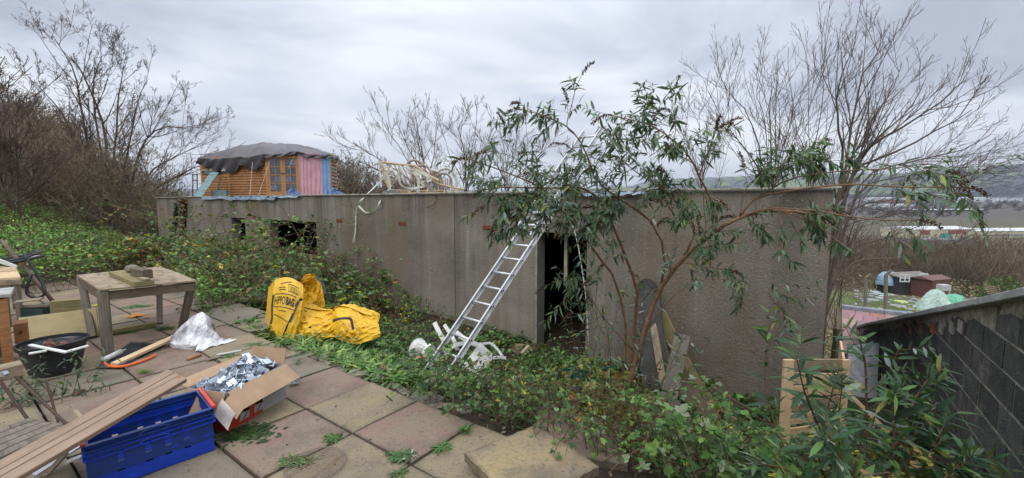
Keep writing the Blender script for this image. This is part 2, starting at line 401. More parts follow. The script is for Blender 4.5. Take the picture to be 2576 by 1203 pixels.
# ------------------------------------------------------------------ patio of square slabs laid on a 0.6 m grid
m, t, b = new_mat('paving'); co = coord(t)
base = mixc(t, ramp(t, noise(t, co, 3.2, 5, .6), .35, .68), attr(t), (.215, .175, .12))
base = mixc(t, ramp(t, noise(t, co, 1.5, 6, .7), .48, .67, 0, .7), base, (.10, .082, .060))
uvn = t.nodes.new('ShaderNodeSeparateXYZ'); t.links.new(coord(t, 'UV'), uvn.inputs[0])
eu = mathn(t, 'ABSOLUTE', mathn(t, 'SUBTRACT', uvn.outputs[0], .5)); ev = mathn(t, 'ABSOLUTE', mathn(t, 'SUBTRACT', uvn.outputs[1], .5)); ed = mathn(t, 'ADD', mathn(t, 'MAXIMUM', eu, ev), mathn(t, 'MULTIPLY', noise(t, co, 11, 5, .7), .12))
base = mixc(t, ramp(t, ed, .515, .575, 0, .6), base, (.07, .062, .045))
base = mixc(t, ramp(t, noise(t, co, 45, 4, .7), .54, .68, 0, .6), base, (.07, .055, .045))
vo = t.nodes.new('ShaderNodeTexVoronoi'); vo.inputs['Scale'].default_value = 42; t.links.new(co, vo.inputs['Vector'])
base = mixc(t, ramp(t, vo.outputs['Distance'], .16, .08, 0, .5), base, (.42, .36, .30))
base = mixc(t, ramp(t, noise(t, co, 7, 6, .75), .62, .72, 0, .55), base, (.33, .30, .24))
t.links.new(base, b.inputs['Base Color']); b.inputs['Roughness'].default_value = .78; b.inputs['Specular IOR Level'].default_value = .35
bump(t, b, noise(t, co, 60, 5, .7), .006, .8); M['paving'] = m
PINK, BUFF, GREY, YEL = (.235, .145, .108), (.265, .208, .118), (.17, .145, .108), (.32, .24, .12)
tab = {(0, 0): BUFF, (1, 0): PINK, (-1, 0): PINK, (-2, 0): GREY, (0, -1): PINK, (1, -1): BUFF, (-1, -1): BUFF, (2, -1): BUFF, (0, -2): GREY, (1, -2): PINK, (-1, -2): PINK, (2, -2): BUFF}
mb = MB(); g0s, g0t, U = -3.12, 1.63, 0.6
for ia in range(-16, 4):
    for ib in range(-8, 3):
        if ib > 0 and ia > -5+rng.integers(0, 2): continue
        if ib > 1 and ia > -8: continue
        s0, t0 = g0s+ia*U, g0t+ib*U
        if s0 > -1.6 and ib >= 0: continue
        cc = tab.get((ia, ib)) or random.choice([PINK, BUFF, GREY, PINK, BUFF])
        gp_ = .0085; L = U-gp_*2; dz = rng.normal(0, .003); tx, ty = rng.normal(0, .004, 2)
        n = 13; us = np.linspace(0, 1, n); P = np.zeros((n, n, 3))
        for a_ in range(n):
            for b_ in range(n):
                u, v = us[a_], us[b_]; er = min(u, 1-u, v, 1-v)
                jx = (hsh(a_*1.7+ia*9, b_*2.3, ib)-.5)*.0035 if er == 0 else 0
                s, tt = s0+gp_+u*L+jx, t0+gp_+v*L+jx
                P[a_, b_] = ST(s, tt, dz+tx*(u-.5)+ty*(v-.5)-(.004 if er == 0 else 0)+(fbm(s*9, tt*9, 4)-.47)*.004)
        mb.grid(P, col=cc)
        rim = list(P[:, 0])+list(P[-1, 1:])+list(P[-2::-1, -1])+list(P[0, -2:0:-1]); k = len(rim)
        mb.add(rim+[p-np.array([0, 0, .045]) for p in rim], [(i, (i+1) % k, k+(i+1) % k, k+i) for i in range(k)], col=np.array(cc)*1.0)
tag(mb.build('patio', M['paving'], smooth=False), None, None, kind='structure')
# broken cement edge between the patio and the bank
mb = MB()
for k in range(46):
    s = -4.8+k*.06+rng.normal(0, .03)
    if -2.2 < s or s < -4.7: continue
    w = rng.uniform(.03, .15); n = 7; cx, cy = s, 2.25+w*.4+rng.random()*.12
    poly = [ST(cx+math.cos(a_)*w*rng.uniform(.6, 1.1), cy+math.sin(a_)*w*rng.uniform(.35, .7)) for a_ in np.linspace(0, 2*math.pi, n, endpoint=False)]
    mb.slab([(p[0], p[1]) for p in poly], -.10, -.035-rng.random()*.04, col=(.95, .92, .85))
M['cement'] = flat('cement', (.27, .24, .19), .95, scale=18, bmp=.02, c2=(.16, .135, .10))
tag(mb.build('patio_cement_edge', M['cement']), None, None, kind='structure')

# ------------------------------------------------------------------ the long concrete building
def wp(s, z, off=0.0): return ST(s, TW+off, z)
def wall_sz(px, py, off=0.0): p = W(px, py, off); return st(p)[0], p[2]
H = 1.75; SR = .17; SL = wall_sz(393, 497)[0]
m, t, b = new_mat('render'); co = coord(t)
mp = t.nodes.new('ShaderNodeMapping'); t.links.new(co, mp.inputs[0]); mp.inputs['Rotation'].default_value = (0, 0, -math.atan2(A[1], A[0]))
loc = mp.outputs[0]
def sc(v): q_ = t.nodes.new('ShaderNodeMapping'); q_.inputs['Scale'].default_value = v; t.links.new(loc, q_.inputs[0]); return q_.outputs[0]
base = mixc(t, ramp(t, noise(t, sc((.5, .5, .8)), 1, 5, .6), .35, .65), (.165, .143, .115), (.275, .242, .198))
sx = t.nodes.new('ShaderNodeSeparateXYZ'); t.links.new(co, sx.inputs[0]); sl2 = t.nodes.new('ShaderNodeSeparateXYZ'); t.links.new(loc, sl2.inputs[0])
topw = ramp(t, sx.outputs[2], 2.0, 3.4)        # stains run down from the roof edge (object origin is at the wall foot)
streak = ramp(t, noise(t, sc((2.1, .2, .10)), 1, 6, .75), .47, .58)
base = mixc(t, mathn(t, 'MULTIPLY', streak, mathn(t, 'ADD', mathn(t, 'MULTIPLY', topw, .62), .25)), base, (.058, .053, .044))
brown = ramp(t, noise(t, sc((.9, .2, .3)), 1, 3, .5), .5, .62)
base = mixc(t, mathn(t, 'MULTIPLY', brown, .6), base, (.16, .12, .08))
pale = ramp(t, noise(t, sc((4, .2, .2)), 1, 5, .7), .60, .72, 0, .5); base = mixc(t, pale, base, (.36, .34, .30))
base = mixc(t, ramp(t, noise(t, co, 70, 3, .7), .5, .7, 0, .45), base, (.06, .052, .042))
base = mixc(t, ramp(t, noise(t, co, 48, 2, .5), .62, .7, 0, .5), base, (.36, .32, .27))
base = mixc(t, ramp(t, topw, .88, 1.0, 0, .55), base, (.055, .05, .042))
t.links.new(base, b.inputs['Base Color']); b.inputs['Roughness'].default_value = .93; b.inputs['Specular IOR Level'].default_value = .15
vo = t.nodes.new('ShaderNodeTexVoronoi'); vo.inputs['Scale'].default_value = 38; t.links.new(co, vo.inputs['Vector'])
hh = mathn(t, 'ADD', noise(t, co, 45, 4, .7), mathn(t, 'MULTIPLY', vo.outputs['Distance'], -.6)); bump(t, b, hh, .009, .9); M['render'] = m
bld = thing('concrete_building', 'long low flat roofed building of grey roughcast concrete with a junk covered roof', 'building', wp(-11, -1.2))
TK = .24
ops = []      # (s_left, s_right, z_top, z_bottom)
s1, z1 = wall_sz(582, 545); s2, _ = wall_sz(616, 547); ops.append((s1, s2, z1, -1.3))
s1, z1 = wall_sz(677, 550); s2, _ = wall_sz(795, 556); ops.append((s1, s2, z1, wall_sz(760, 642)[1]))
s1, z1 = wall_sz(1352, 583); s2, _ = wall_sz(1477, 587); ops.append((s1, s2, z1, -1.3))
mb = MB(); Rw = np.stack([A, N, [0, 0, 1]], 1)
def seg(s0, s1, z0, z1, t0=0.0, t1=TK): mb.box(ST((s0+s1)/2, TW+(t0+t1)/2, (z0+z1)/2), ((s1-s0)/2, (t1-t0)/2, (z1-z0)/2), Rw)
cur = SL
for a_, b_, zt, zb in ops:
    seg(cur, a_, -1.9, H-.03); seg(a_, b_, zt, H-.03)
    if zb > -1.2: seg(a_, b_, -1.9, zb)
    cur = b_
jt = wall_sz(1144, 600)[0]
seg(cur, SR, -1.9, H-.03)
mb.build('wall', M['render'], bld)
mb = MB()                           # side, back and cross walls
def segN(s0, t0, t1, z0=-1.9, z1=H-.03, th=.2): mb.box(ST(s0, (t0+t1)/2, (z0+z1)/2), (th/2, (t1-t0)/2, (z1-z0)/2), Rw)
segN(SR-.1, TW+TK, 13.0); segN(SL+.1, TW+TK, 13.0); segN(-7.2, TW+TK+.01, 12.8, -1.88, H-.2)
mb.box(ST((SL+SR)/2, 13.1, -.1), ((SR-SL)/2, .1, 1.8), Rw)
mb.build('rear_wall', flat('shaded_wall', (.04, .037, .033), .95, scale=3), bld)  # near-black colour puts the shade of the room into its walls
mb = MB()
mb.box(ST((SL+SR)/2, 9.5, -1.45), ((SR-SL)/2-.25, 3.2, .04), Rw); mb.build('floor', flat('shaded_dirt_floor', (.03, .026, .022), .95, scale=5), bld)  # floor colour darkened too, carrying the unlit look of the room
# slim casing lips over the openings and a control joint
for a_, b_, zt, zb in ops[:2]: MB().box(ST((a_+b_)/2, TW-.012, zt-.005), ((b_-a_)/2+.12, .012, .022), Rw).build('lintel', M['render'], bld)
mb = MB(); mb.box(ST(jt, TW-.0015, .35), (.003, .002, 1.38), Rw); mb.build('movement_joint', M['black'], bld)
# roof deck with timber edge
mb = MB(); mb.box(ST((SL+SR)/2, 9.62, H-.045), ((SR-SL)/2-.02, 3.55, .035), Rw); M['roofing'] = flat('roofing', (.07, .07, .07), .9, scale=2, c2=(.12, .11, .09))
mb.build('roof', M['roofing'], bld)
mb = MB(); cur = SL-.06; k = 0
while cur < SR+.05:
    L = min(rng.uniform(2.2, 3.2), SR+.08-cur); y_ = rng.normal(0, .004)
    mb.beam(ST(cur, TW-.03+y_, H-.005), ST(cur+L-.012, TW-.03+y_+rng.normal(0, .004), H-.005+rng.normal(0, .008)), .05, .022); cur += L; k += 1
M['wood_edge'] = wood('wood_edge', (.34, .30, .23), (.48, .44, .36), dirtamt=.5)
mb.build('roof_edge', M['wood_edge'], bld)
# polythene caught under the roof edge
M['polythene'] = flat('polythene', (.30, .40, .50), .35, scale=4, c2=(.20, .28, .36), spec=.6)
for (xa, xb, dmax) in ((513, 640, .13), (600, 705, .14), (660, 760, .06), (1452, 1560, .10), (1548, 1640, .08)):
    sa = wall_sz(xa, 493)[0]; sb = wall_sz(xb, 490)[0]; n = 26; P = np.zeros((n, 5, 3))
    for i in range(n):
        u = i/(n-1); s = sa+(sb-sa)*u; d = dmax*(.35+.65*fbm(u*3+xa, 0, 2))*(1 if u < .9 else (1-u)*10)
        for j in range(5):
            v = j/4; P[i, j] = ST(s, TW-.06-.012*math.sin(u*31+v*2)-.02*v, H-.02-d*v+.01*math.sin(u*19))
    o = MB().grid(P).build('plastic_sheet', M['polythene'], bld, smooth=True)
# air bricks
M['terracotta'] = flat('terracotta', (.27, .075, .045), .85, scale=30, c2=(.16, .05, .03))
for px, py in ((448, 536), (504, 539), (565, 542), (640, 546), (854, 555.5), (1012, 562), (1227, 572)):
    s, z = wall_sz(px, py); z = 1.11+(-.0); mb = MB(); w, h = .108, .036
    mb.box(ST(s, TW-.004, z+h-.006), (w, .01, .006), Rw); mb.box(ST(s, TW-.004, z-h+.006), (w, .01, .006), Rw)
    mb.box(ST(s, TW-.004, z), (w, .01, .004), Rw)
    for k in range(9): mb.box(ST(s-w+w*2*k/8, TW-.006, z), (.006, .008, h), Rw)
    mb.box(ST(s, TW+.0, z), (w, .003, h), Rw)
    mb.build('air_brick', M['terracotta'], bld)
# post in the right doorway; in the left a pale bar imitates daylight
M['wood_and_light_bar'] = wood('wood_and_light_bar', (.40, .36, .25), (.55, .50, .37), dirtamt=.4)
a_, zt = wall_sz(1423, 590, .35); _, zb = wall_sz(1423, 717, .35)
MB().beam(ST(a_, TW+.38, zb), ST(a_, TW+.38, zt+.2), .06, .05, up=tuple(N)).build('post_and_light_bar', M['wood_and_light_bar'], bld)
a_, zt = wall_sz(601, 548, .5); _, zb = wall_sz(603, 640, .5)
MB().beam(ST(a_, TW+.5, zb), ST(a_, TW+.5, zt+.2), .10, .06, up=tuple(N)).build('post_and_light_bar', M['wood_and_light_bar'], bld)
# right doorway's left edge: the lit reveal put in as a pale strip
MB().box(ST(ops[2][0]-.012, TW-.006, (ops[2][2]-1.2)/2), (.016, .006, (ops[2][2]+1.2)/2), Rw).build('lit_jamb_edge', flat('lit_jamb', (.30, .30, .28), .8, scale=8), bld)

# ------------------------------------------------------------------ block garden wall with sloping coping
SB = 1.14; TB = .24
def ztop(tt): return .825-.268*(tt-4.79)
bw = thing('block_wall', 'dark grey concrete block garden wall with a sloping pale coping', 'wall', ST(SB, 4, -1.5))
mk, t, b = new_mat('block'); co = coord(t); base = mixc(t, ramp(t, noise(t, co, 7, 5, .6), .35, .65), (.055, .057, .055), (.105, .102, .093)); base = mixc(t, ramp(t, noise(t, co, 2.6, 6, .75), .56, .66, 0, .55), base, (.26, .24, .195))
base = mixc(t, 1.0, base, attr(t), 'MULTIPLY'); t.links.new(base, b.inputs['Base Color']); b.inputs['Roughness'].default_value = .95; bump(t, b, noise(t, co, 60, 4), .03); M['block'] = mk
M['mortar'] = flat('mortar', (.46, .42, .34), .95, scale=10, bmp=.03, c2=(.22, .20, .16))
mb = MB(); mm = MB(); bh, bl = .225, .45
for r_ in range(-16, 12):
    z0 = -.03+r_*bh
    for k in range(-2, 30):
        t0 = 1.2+k*bl+(bl/2 if r_ % 2 else 0); t1 = t0+bl-.020-rng.random()*.008
        top = z0+bh-.019-rng.random()*.005
        top = min(top, ztop(t1)-.045-.05*rng.random())
        if top < z0+.07 or t1 > 14.3 or z0 < -4.2: continue
        cv = rng.uniform(.75, 1.35); o = -abs(rng.normal(0, .003))
        mb.box(ST(SB+TB/2+o, (t0+t1)/2, (z0+top)/2), (TB/2, (t1-t0)/2, (top-z0)/2), Rw, col=(cv, cv, cv*.98))
# mortar body sits 4 mm behind the block faces, filled up in a wedge below the coping
def prof(s, d): return [ST(s, 1.0), ST(s, 14.25)]
P0, P1 = ST(SB+.003, 1.0), ST(SB+.006, 14.25); B0, B1 = ST(SB+TB-.006, 1.0), ST(SB+TB-.006, 14.25)
n = 120; ts = np.linspace(1.0, 14.25, n); Pg = np.zeros((n, 90, 3))
for i, tt in enumerate(ts):
    for j in range(90):
        z = -4.2+(ztop(tt)-.05+4.2)*j/89; dd = sm(.0, .0001, z-(ztop(tt)-.14))*(fbm(tt*7, z*9, 3)-.3)*.05
        Pg[i, j] = ST(SB+.003-float(dd), tt, z)
mm.grid(Pg, flip=True)
mm.add([ST(SB+TB-.006, 1.0, -4.2), ST(SB+TB-.006, 14.25, -4.2), ST(SB+TB-.006, 14.25, ztop(14.25)-.05), ST(SB+TB-.006, 1.0, ztop(1.0)-.05)], [(0, 1, 2, 3)])
mm.build('mortar', M['mortar'], bw); mb.build('blocks', M['block'], bw)
M['coping'] = flat('coping', (.46, .46, .44), .9, scale=6, bmp=.008, c2=(.27, .27, .25))
e_ = [1.2, 2.1, 3.1, 4.79-.9, 4.79, 5.85, 7.23, 8.53, 9.6, 10.7, 11.8, 12.9, 14.3]; e_ = sorted(set(e_)); e_.remove(3.1)
for a_, b_ in zip(e_[:-1], e_[1:]):
    p0 = ST(SB+TB/2-.02, a_+.006, ztop(a_)-.02+rng.normal(0, .003)); p1 = ST(SB+TB/2-.02, b_-.006, ztop(b_)-.02)
    MB().beam(p0, p1, .34, .055).build('coping_slab', M['coping'], bw)
for k, (px, py, cc_) in enumerate(((2418, 850, 0), (2395, 848, 1), (2368, 850, 1), (2346, 850, 2), (2318, 850, 3), (2290, 850, 3), (2262, 855, 3))):
    u = (px-1288)/FV; d = ray(px, py); kk = SB/float(d@A); p = O+d*kk; tt = st(p)[1]
    mt = [(.45, .38, .34), (.40, .36, .31), (.42, .15, .07), (.33, .15, .08)][cc_]
    MB().box(ST(SB+.0, tt, ztop(tt)-.20), (.016, .07, .055), Rw).build('brick_piece', M.setdefault('bp%d' % cc_, flat('bp%d' % cc_, mt, .9, scale=20)), bw)

# ------------------------------------------------------------------ small tiled outhouse beyond the wall end
def Yg(px, py, dep): return Y(px, py, dep)
hut = thing('tiled_outhouse', 'small outhouse with pink clay tiled roof and grey ridge beyond the block wall', 'outhouse', gp(9.6, 12))
ra, rb = Yg(2117, 776, 11.6), Yg(2345, 803, 10.55); dr = rb-ra; dr[2] = 0; hd = dr/np.linalg.norm(dr); nd = np.array([hd[1], -hd[0], 0])
if nd[1] > 0: nd = -nd
M['tile'] = flat('tile', (.38, .22, .20), .7, scale=5, c2=(.30, .22, .22), usecol=True, bmp=.004)
mb = MB(); Lr = np.linalg.norm(rb-ra)+.6; slope = (nd*.82+np.array([0, 0, -.58])); slope /= np.linalg.norm(slope)
nrow = 7; cw = .30
for r_ in range(nrow):
    for k in ([-.75] if r_ % 2 else [])+list(range(int(Lr/cw))):
        p = ra+hd*(k+.5+(.5 if r_ % 2 else 0))*cw+slope*(r_*.22+.12); up_ = np.cross(hd, slope); up_ = up_ if up_[2] > 0 else -up_
        cv = rng.uniform(.8, 1.2); cr_ = (cv*1.0, cv*rng.choice([.85, 1, 1.05]), cv)
        if rng.random() < .10: cr_ = (1.15, .85, .72)
        tl = -slope*1.0+up_*0.10; Rm = rot_axes(hd, up_)
        mb.box(p+up_*(.03), ((cw/2 if k >= 0 else cw/4)-.004, .135, .017), Rm@Rx(.17 if Rm[2, 1] > 0 else -.17), col=cr_)
mb.build('roof_tiles', M['tile'], hut)
mb = MB()
for k in range(int(Lr/.45)): p = ra+hd*(k*.45); mb.beam(p+np.array([0, 0, .05]), p+hd*.44+np.array([0, 0, .05]), .2, .10)
mb.build('ridge', flat('ridge', (.30, .32, .36), .7, scale=8), hut)
mb = MB(); wb = ra+slope*1.35; zb_ = float(gz(*ra[:2]))-.5
q4 = [ra+hd*.08-nd*1.3, ra+hd*.08+nd*1.12, ra+hd*(Lr-.1)+nd*1.12, ra+hd*(Lr-.1)-nd*1.3]
mb.slab([(p[0], p[1]) for p in q4], zb_, wb[2]+.0)
mb.add([ra+hd*.08+nd*1.12+np.array([0, 0, wb[2]-ra[2]]), ra+hd*.08+np.array([0, 0, -.06]), ra+hd*.08-nd*1.12+np.array([0, 0, wb[2]-ra[2]])], [(0, 1, 2)])
mb.build('wall', flat('hutwall', (.30, .29, .28), .9, scale=3), hut)
mb = MB(); bs = -slope.copy(); bk = (-nd*.82+np.array([0, 0, -.58])); bk /= np.linalg.norm(bk)
mb.quad(ra, ra+hd*Lr, ra+hd*Lr+bk*1.6, ra+bk*1.6, .03); mb.build('rear_roof', M['tile'], hut)
mb = MB(); mb.beam(ra-hd*.03, ra-hd*.03+slope*1.6, .03, .16, up=tuple(hd)); mb.build('barge_board', M['wood_dark'], hut)
# ------------------------------------------------------------------ leaves and branches
def unit(v): return v/(np.linalg.norm(v, axis=-1, keepdims=True)+1e-9)
def rdir(n): return unit(rng.normal(size=(n, 3)))
def leaves(mb, P, D, Nn, L, Wd, col, shape='kite', droop=.25, fold=.12):
    P = np.asarray(P, float); n = len(P)
    if n == 0: return
    D = unit(np.asarray(D, float)); Nn = np.asarray(Nn, float); Nn = unit(Nn-D*(Nn*D).sum(1, keepdims=True)); B = np.cross(Nn, D)
    L = np.broadcast_to(L, (n,)); Wd = np.broadcast_to(Wd, (n,))
    if shape == 'kite': a = [0, .45, .45, 1]; b = [0, .5, -.5, 0]; tris = [(0, 3, 1), (0, 2, 3)]; quads = []
    elif shape == 'round':
        a = [0, .2, .62, 1, .62, .2]; b = [0, .42, .5, 0, -.5, -.42]; tris = [(0, 3, 2), (0, 2, 1), (0, 4, 3), (0, 5, 4)]; quads = []
    else:
        a = [0, .28, .28, .28, .66, .66, .66, 1]; b = [0, .42, 0, -.42, .38, 0, -.38, 0]; tris = [(0, 2, 1), (0, 3, 2), (4, 5, 7), (5, 6, 7)]; quads = [(1, 2, 5, 4), (2, 3, 6, 5)]
    a = np.array(a); b = np.array(b); m = len(a)
    v = P[:, None]+D[:, None]*(a[None, :, None]*L[:, None, None])+B[:, None]*(b[None, :, None]*Wd[:, None, None])
    v = v+Nn[:, None]*((np.abs(b)*fold)[None, :, None]*Wd[:, None, None]-(a**2*droop)[None, :, None]*L[:, None, None])
    off = (np.arange(n)*m)[:, None, None]
    T = (np.array(tris)[None]+off).reshape(-1, 3); Q = (np.array(quads)[None]+off).reshape(-1, 4) if quads else None
    col = np.asarray(col, float); col = np.tile(col, (n, 1)) if col.ndim == 1 else col
    mb.add(v.reshape(-1, 3), tris=T, quads=Q, col=np.repeat(col, m, axis=0))
def palette(n, cols, w, var=.2):
    w = np.array(w, float)/sum(w); i = rng.choice(len(cols), n, p=w); c = np.array(cols)[i]
    return c*(1+rng.normal(0, var, (n, 1))).clip(.5, 1.6)*(1+rng.normal(0, .05, (n, 3)))
def interp_pts(P, t):
    """P (N,K,3), t (N,m) in 0..1 -> points (N,m,3), tangents"""
    N_, K, _ = P.shape; x = t*(K-1); i = np.clip(x.astype(int), 0, K-2); f = (x-i)[..., None]
    n = np.arange(N_)[:, None]; a = P[n, i]; b = P[n, i+1]; return a*(1-f)+b*f, unit(b-a)
def grow(P, rr_, nch, t0, t1, lr, ang, up=.15, jit=.12, K=5, rk=.62, tip=.35, aspread=12, lmin=.45):
    N_, Kp, _ = P.shape; plen = np.linalg.norm(np.diff(P, axis=1), axis=2).sum(1)
    t = np.sort(rng.uniform(t0, t1, (N_, nch)), axis=1); S, T = interp_pts(P, t)
    tr = t*(Kp-1); i = np.clip(tr.astype(int), 0, Kp-2); n = np.arange(N_)[:, None]; r0 = (rr_[n, i]*(1-(tr-i))+rr_[n, i+1]*(tr-i))*rk
    S = S.reshape(-1, 3); T = T.reshape(-1, 3); r0 = r0.reshape(-1); tt = t.reshape(-1)
    L = np.repeat(plen, nch)*lr*(1-lmin*tt)*rng.uniform(.6, 1.15, len(S))
    perp = unit(np.cross(T, rdir(len(S)))); a = np.radians(rng.normal(ang, aspread, len(S)))[:, None]
    D = unit(T*np.cos(a)+perp*np.sin(a)); out = [S]; p = S; st_ = (L/(K-1))[:, None]
    for k in range(K-1):
        D = unit(D+rng.normal(0, jit, D.shape)+np.array([0, 0, up])); p = p+D*st_; out.append(p)
    Pn = np.stack(out, 1); rn = r0[:, None]*np.linspace(1, tip, K)[None]
    return Pn, rn
def trunks(base, n, h, lean, spread=.15, K=8, jit=.05, r=.1, up=.1, az0=None, azs=None):
    P = []; 
    for i in range(n):
        a = rng.uniform(0, 2*math.pi) if az0 is None else az0+rng.normal(0, azs)
        l = R(rng.uniform(*lean)); D = np.array([math.sin(l)*math.sin(a), math.sin(l)*math.cos(a), math.cos(l)])
        p = np.array(base, float)+np.array([rng.normal(0, spread), rng.normal(0, spread), -.1]); hh = h*rng.uniform(.75, 1.1); L = [p]
        for k in range(K-1):
            D = unit(D+rng.normal(0, jit, 3)+np.array([0, 0, up])); p = p+D*hh/(K-1); L.append(p)
        P.append(L)
    P = np.array(P); rr_ = (r*rng.uniform(.65, 1.1, n))[:, None]*np.linspace(1, .10, K)[None]**.9
    return P, rr_

def bare_tree(name, label, cat, base, h, ntr, lean, r, dens, twigcol, group, spread=.15, up=.12, ang=38, leafy=0, az0=None, azs=None, minr=.0028, jit=.13):
    root = thing(name, label, cat, base, group=group)
    P, q = trunks(base, ntr, h, lean, spread, r=r, up=up*.5, az0=az0, azs=azs)
    MB().tubes(P, np.maximum(q, .008), 7, col=(1.0, .92, .84)).build('trunk', M['bark_twig'], root, smooth=True)
    mb = MB(); lv = []
    B1, r1 = grow(P, q, dens[0], .18, .97, .60, ang, up, jit*.7, 6, lmin=.40); mb.tubes(B1, np.maximum(r1, minr*2), 4, col=twigcol)
    B2, r2 = grow(B1, r1, dens[1], .12, .98, .55, ang, up, jit, 5); mb.tubes(B2, np.maximum(r2, minr*1.4), 3, col=twigcol)
    B3, r3 = grow(B2, r2, dens[2], .15, 1.0, .52, ang*.9, up, jit, 4); mb.tubes(B3, np.maximum(r3, minr), 3, col=twigcol)
    if len(dens) > 3:
        B4, r4 = grow(B3, r3, dens[3], .2, 1.0, .55, ang*.9, up, jit, 3); mb.tubes(B4, np.maximum(r4, minr*.85), 3, col=twigcol)
        B3 = B4
    mb.build('branches', M['bark_twig'], root, smooth=True)
    if leafy:
        K = B3.shape[1]; f = B3.reshape(-1, K, 3); idx = rng.choice(len(f), min(leafy, len(f)), replace=False); p = f[idx, rng.integers(1, K, len(idx))]
        lb = MB(); n = len(p); leaves(lb, p, rdir(n)+np.array([0, 0, -.5]), rdir(n), rng.uniform(.03, .06, n), rng.uniform(.02, .035, n), palette(n, [(.10, .055, .03), (.16, .10, .04), (.22, .17, .05)], [5, 3, 1]))
        lb.build('withered_leaves', M['dry_leaf'], root)
    return root

def traced_tree(name, label, group, base, stems_, r0, dens, twigcol, ang=36, up=.14, jit=.10, minr=.004, leafy=0, lr=.34, extra=None):
    root = thing(name, label, 'tree', base, group=group); P = []; q = []
    for c_ in stems_:
        pts = [np.array(base)+rng.normal(0, .12, 3)*[1, 1, 0]-[0, 0, .1]]+[Y(*p) for p in c_]; s_ = spline(pts, 12); s_[1:-1] += rng.normal(0, .02, (10, 3)); P.append(s_); q.append(r0*rng.uniform(.6, 1.1)*np.linspace(1, .10, 12)**.85)
    P = np.array(P); q = np.array(q); MB().tubes(P, np.maximum(q, minr*1.5), 7, col=(1.0, .92, .84)).build('trunk', M['bark_twig'], root, smooth=True)
    mb = MB(); B1, r1 = grow(P, q, dens[0], .22, .98, lr, ang, up, jit*.7, 6, lmin=.3); mb.tubes(B1, np.maximum(r1, minr*1.7), 4, col=twigcol)
    B2, r2 = grow(B1, r1, dens[1], .12, .98, .52, ang, up, jit, 5); mb.tubes(B2, np.maximum(r2, minr*1.25), 3, col=twigcol)
    B3, r3 = grow(B2, r2, dens[2], .15, 1.0, .55, ang, up, jit, 4); mb.tubes(B3, np.maximum(r3, minr), 3, col=twigcol)
    if len(dens) > 3: B3, r3 = grow(B3, r3, dens[3], .2, 1.0, .6, ang, up, jit, 3); mb.tubes(B3, np.maximum(r3, minr*.85), 3, col=twigcol)
    mb.build('branches', M['bark_twig'], root, smooth=True)
    if leafy:
        K = B3.shape[1]; f = B3.reshape(-1, K, 3); idx = rng.choice(len(f), min(leafy, len(f)), replace=False); p = f[idx, -1]; lb = MB(); n = len(p)
        leaves(lb, p, rdir(n)+np.array([0, 0, -.5]), rdir(n), rng.uniform(.04, .07, n), rng.uniform(.025, .04, n), palette(n, [(.10, .055, .03), (.16, .10, .04), (.22, .17, .05)], [5, 3, 1])); lb.build('withered_leaves', M['dry_leaf'], root)
    return root
# left: a big many-stemmed hazel and its neighbours in front of the wooded slope
TW_ = (1.0, .85, .78)
b_ = onground(262, 592)
D0 = float(b_[1])
bt = traced_tree('hazel_tree', 'large many-stemmed leafless tree with an ivy clad trunk at the left end of the building', 'bare trees left of the building', b_,
  [[(252, 492, D0), (230, 412, D0-.2), (203, 268, D0-.4), (182, 171, D0-.6), (134, 92, D0-.8)], [(258, 470, D0), (255, 386, D0+.3), (232, 225, D0+.6), (257, 140, D0+.8)], [(300, 500, D0), (321, 386, D0+.2), (348, 252, D0+.4), (372, 200, D0+.5)],
   [(322, 530, D0-.2), (345, 400, D0-.4), (395, 325, D0-.8), (500, 322, D0-1.4)], [(330, 540, D0-.5), (375, 440, D0-1), (439, 396, D0-1.5), (545, 350, D0-2)], [(240, 480, D0-.3), (205, 380, D0-.8), (150, 278, D0-1.4), (96, 215, D0-1.8)],
   [(280, 480, D0+.5), (290, 350, D0+.8), (300, 230, D0+1.1), (312, 165, D0+1.3)], [(270, 500, D0+.4), (262, 330, D0+.7), (210, 190, D0+1), (160, 130, D0+1.2)], [(325, 530, D0), (400, 470, D0-.5), (470, 430, D0-1), (520, 410, D0-1.4)]],
  .09, (10, 6, 5, 3), TW_, minr=.0058, leafy=3500, ang=40, lr=.36)
iv = MB(); p0 = b_+np.array([-.1, -.12, 0]); n = 900; hh = rng.uniform(.3, 3.2, n); a_ = rng.uniform(0, 6.28, n)
lp = np.stack([p0[0]-.05*hh+np.cos(a_)*.22, p0[1]+np.sin(a_)*.22, p0[2]+hh], 1)
leaves(iv, lp, rdir(n)+np.array([0, 0, -.6]), np.stack([np.cos(a_), np.sin(a_), .3*np.ones(n)], 1), .09, .08, palette(n, [(.022, .055, .02), (.04, .09, .03)], [2, 1]))
tag(iv.build('ivy', M['glossy_leaf']), 'dark ivy climbing the trunk of the big leafless tree', 'ivy')
for k, (px, py, h, nt_, ln, lab) in enumerate(((40, 575, 5.6, 5, (5, 35), 'leafless many-stemmed tree at the far left edge in front of the brown thicket'),
        (-130, 590, 5.4, 5, (5, 35), 'leafless tree partly out of view at the left edge'),
        (430, 585, 4.6, 6, (10, 45), 'low spreading leafless shrub close to the left corner of the concrete building'))):
    bare_tree('hazel_tree', lab, 'tree', onground(px, py), h, nt_, ln, .055, (8, 6, 5, 3) if k < 2 else (7, 6, 5, 2), TW_, 'bare trees left of the building', spread=.25, leafy=1500, minr=.006)

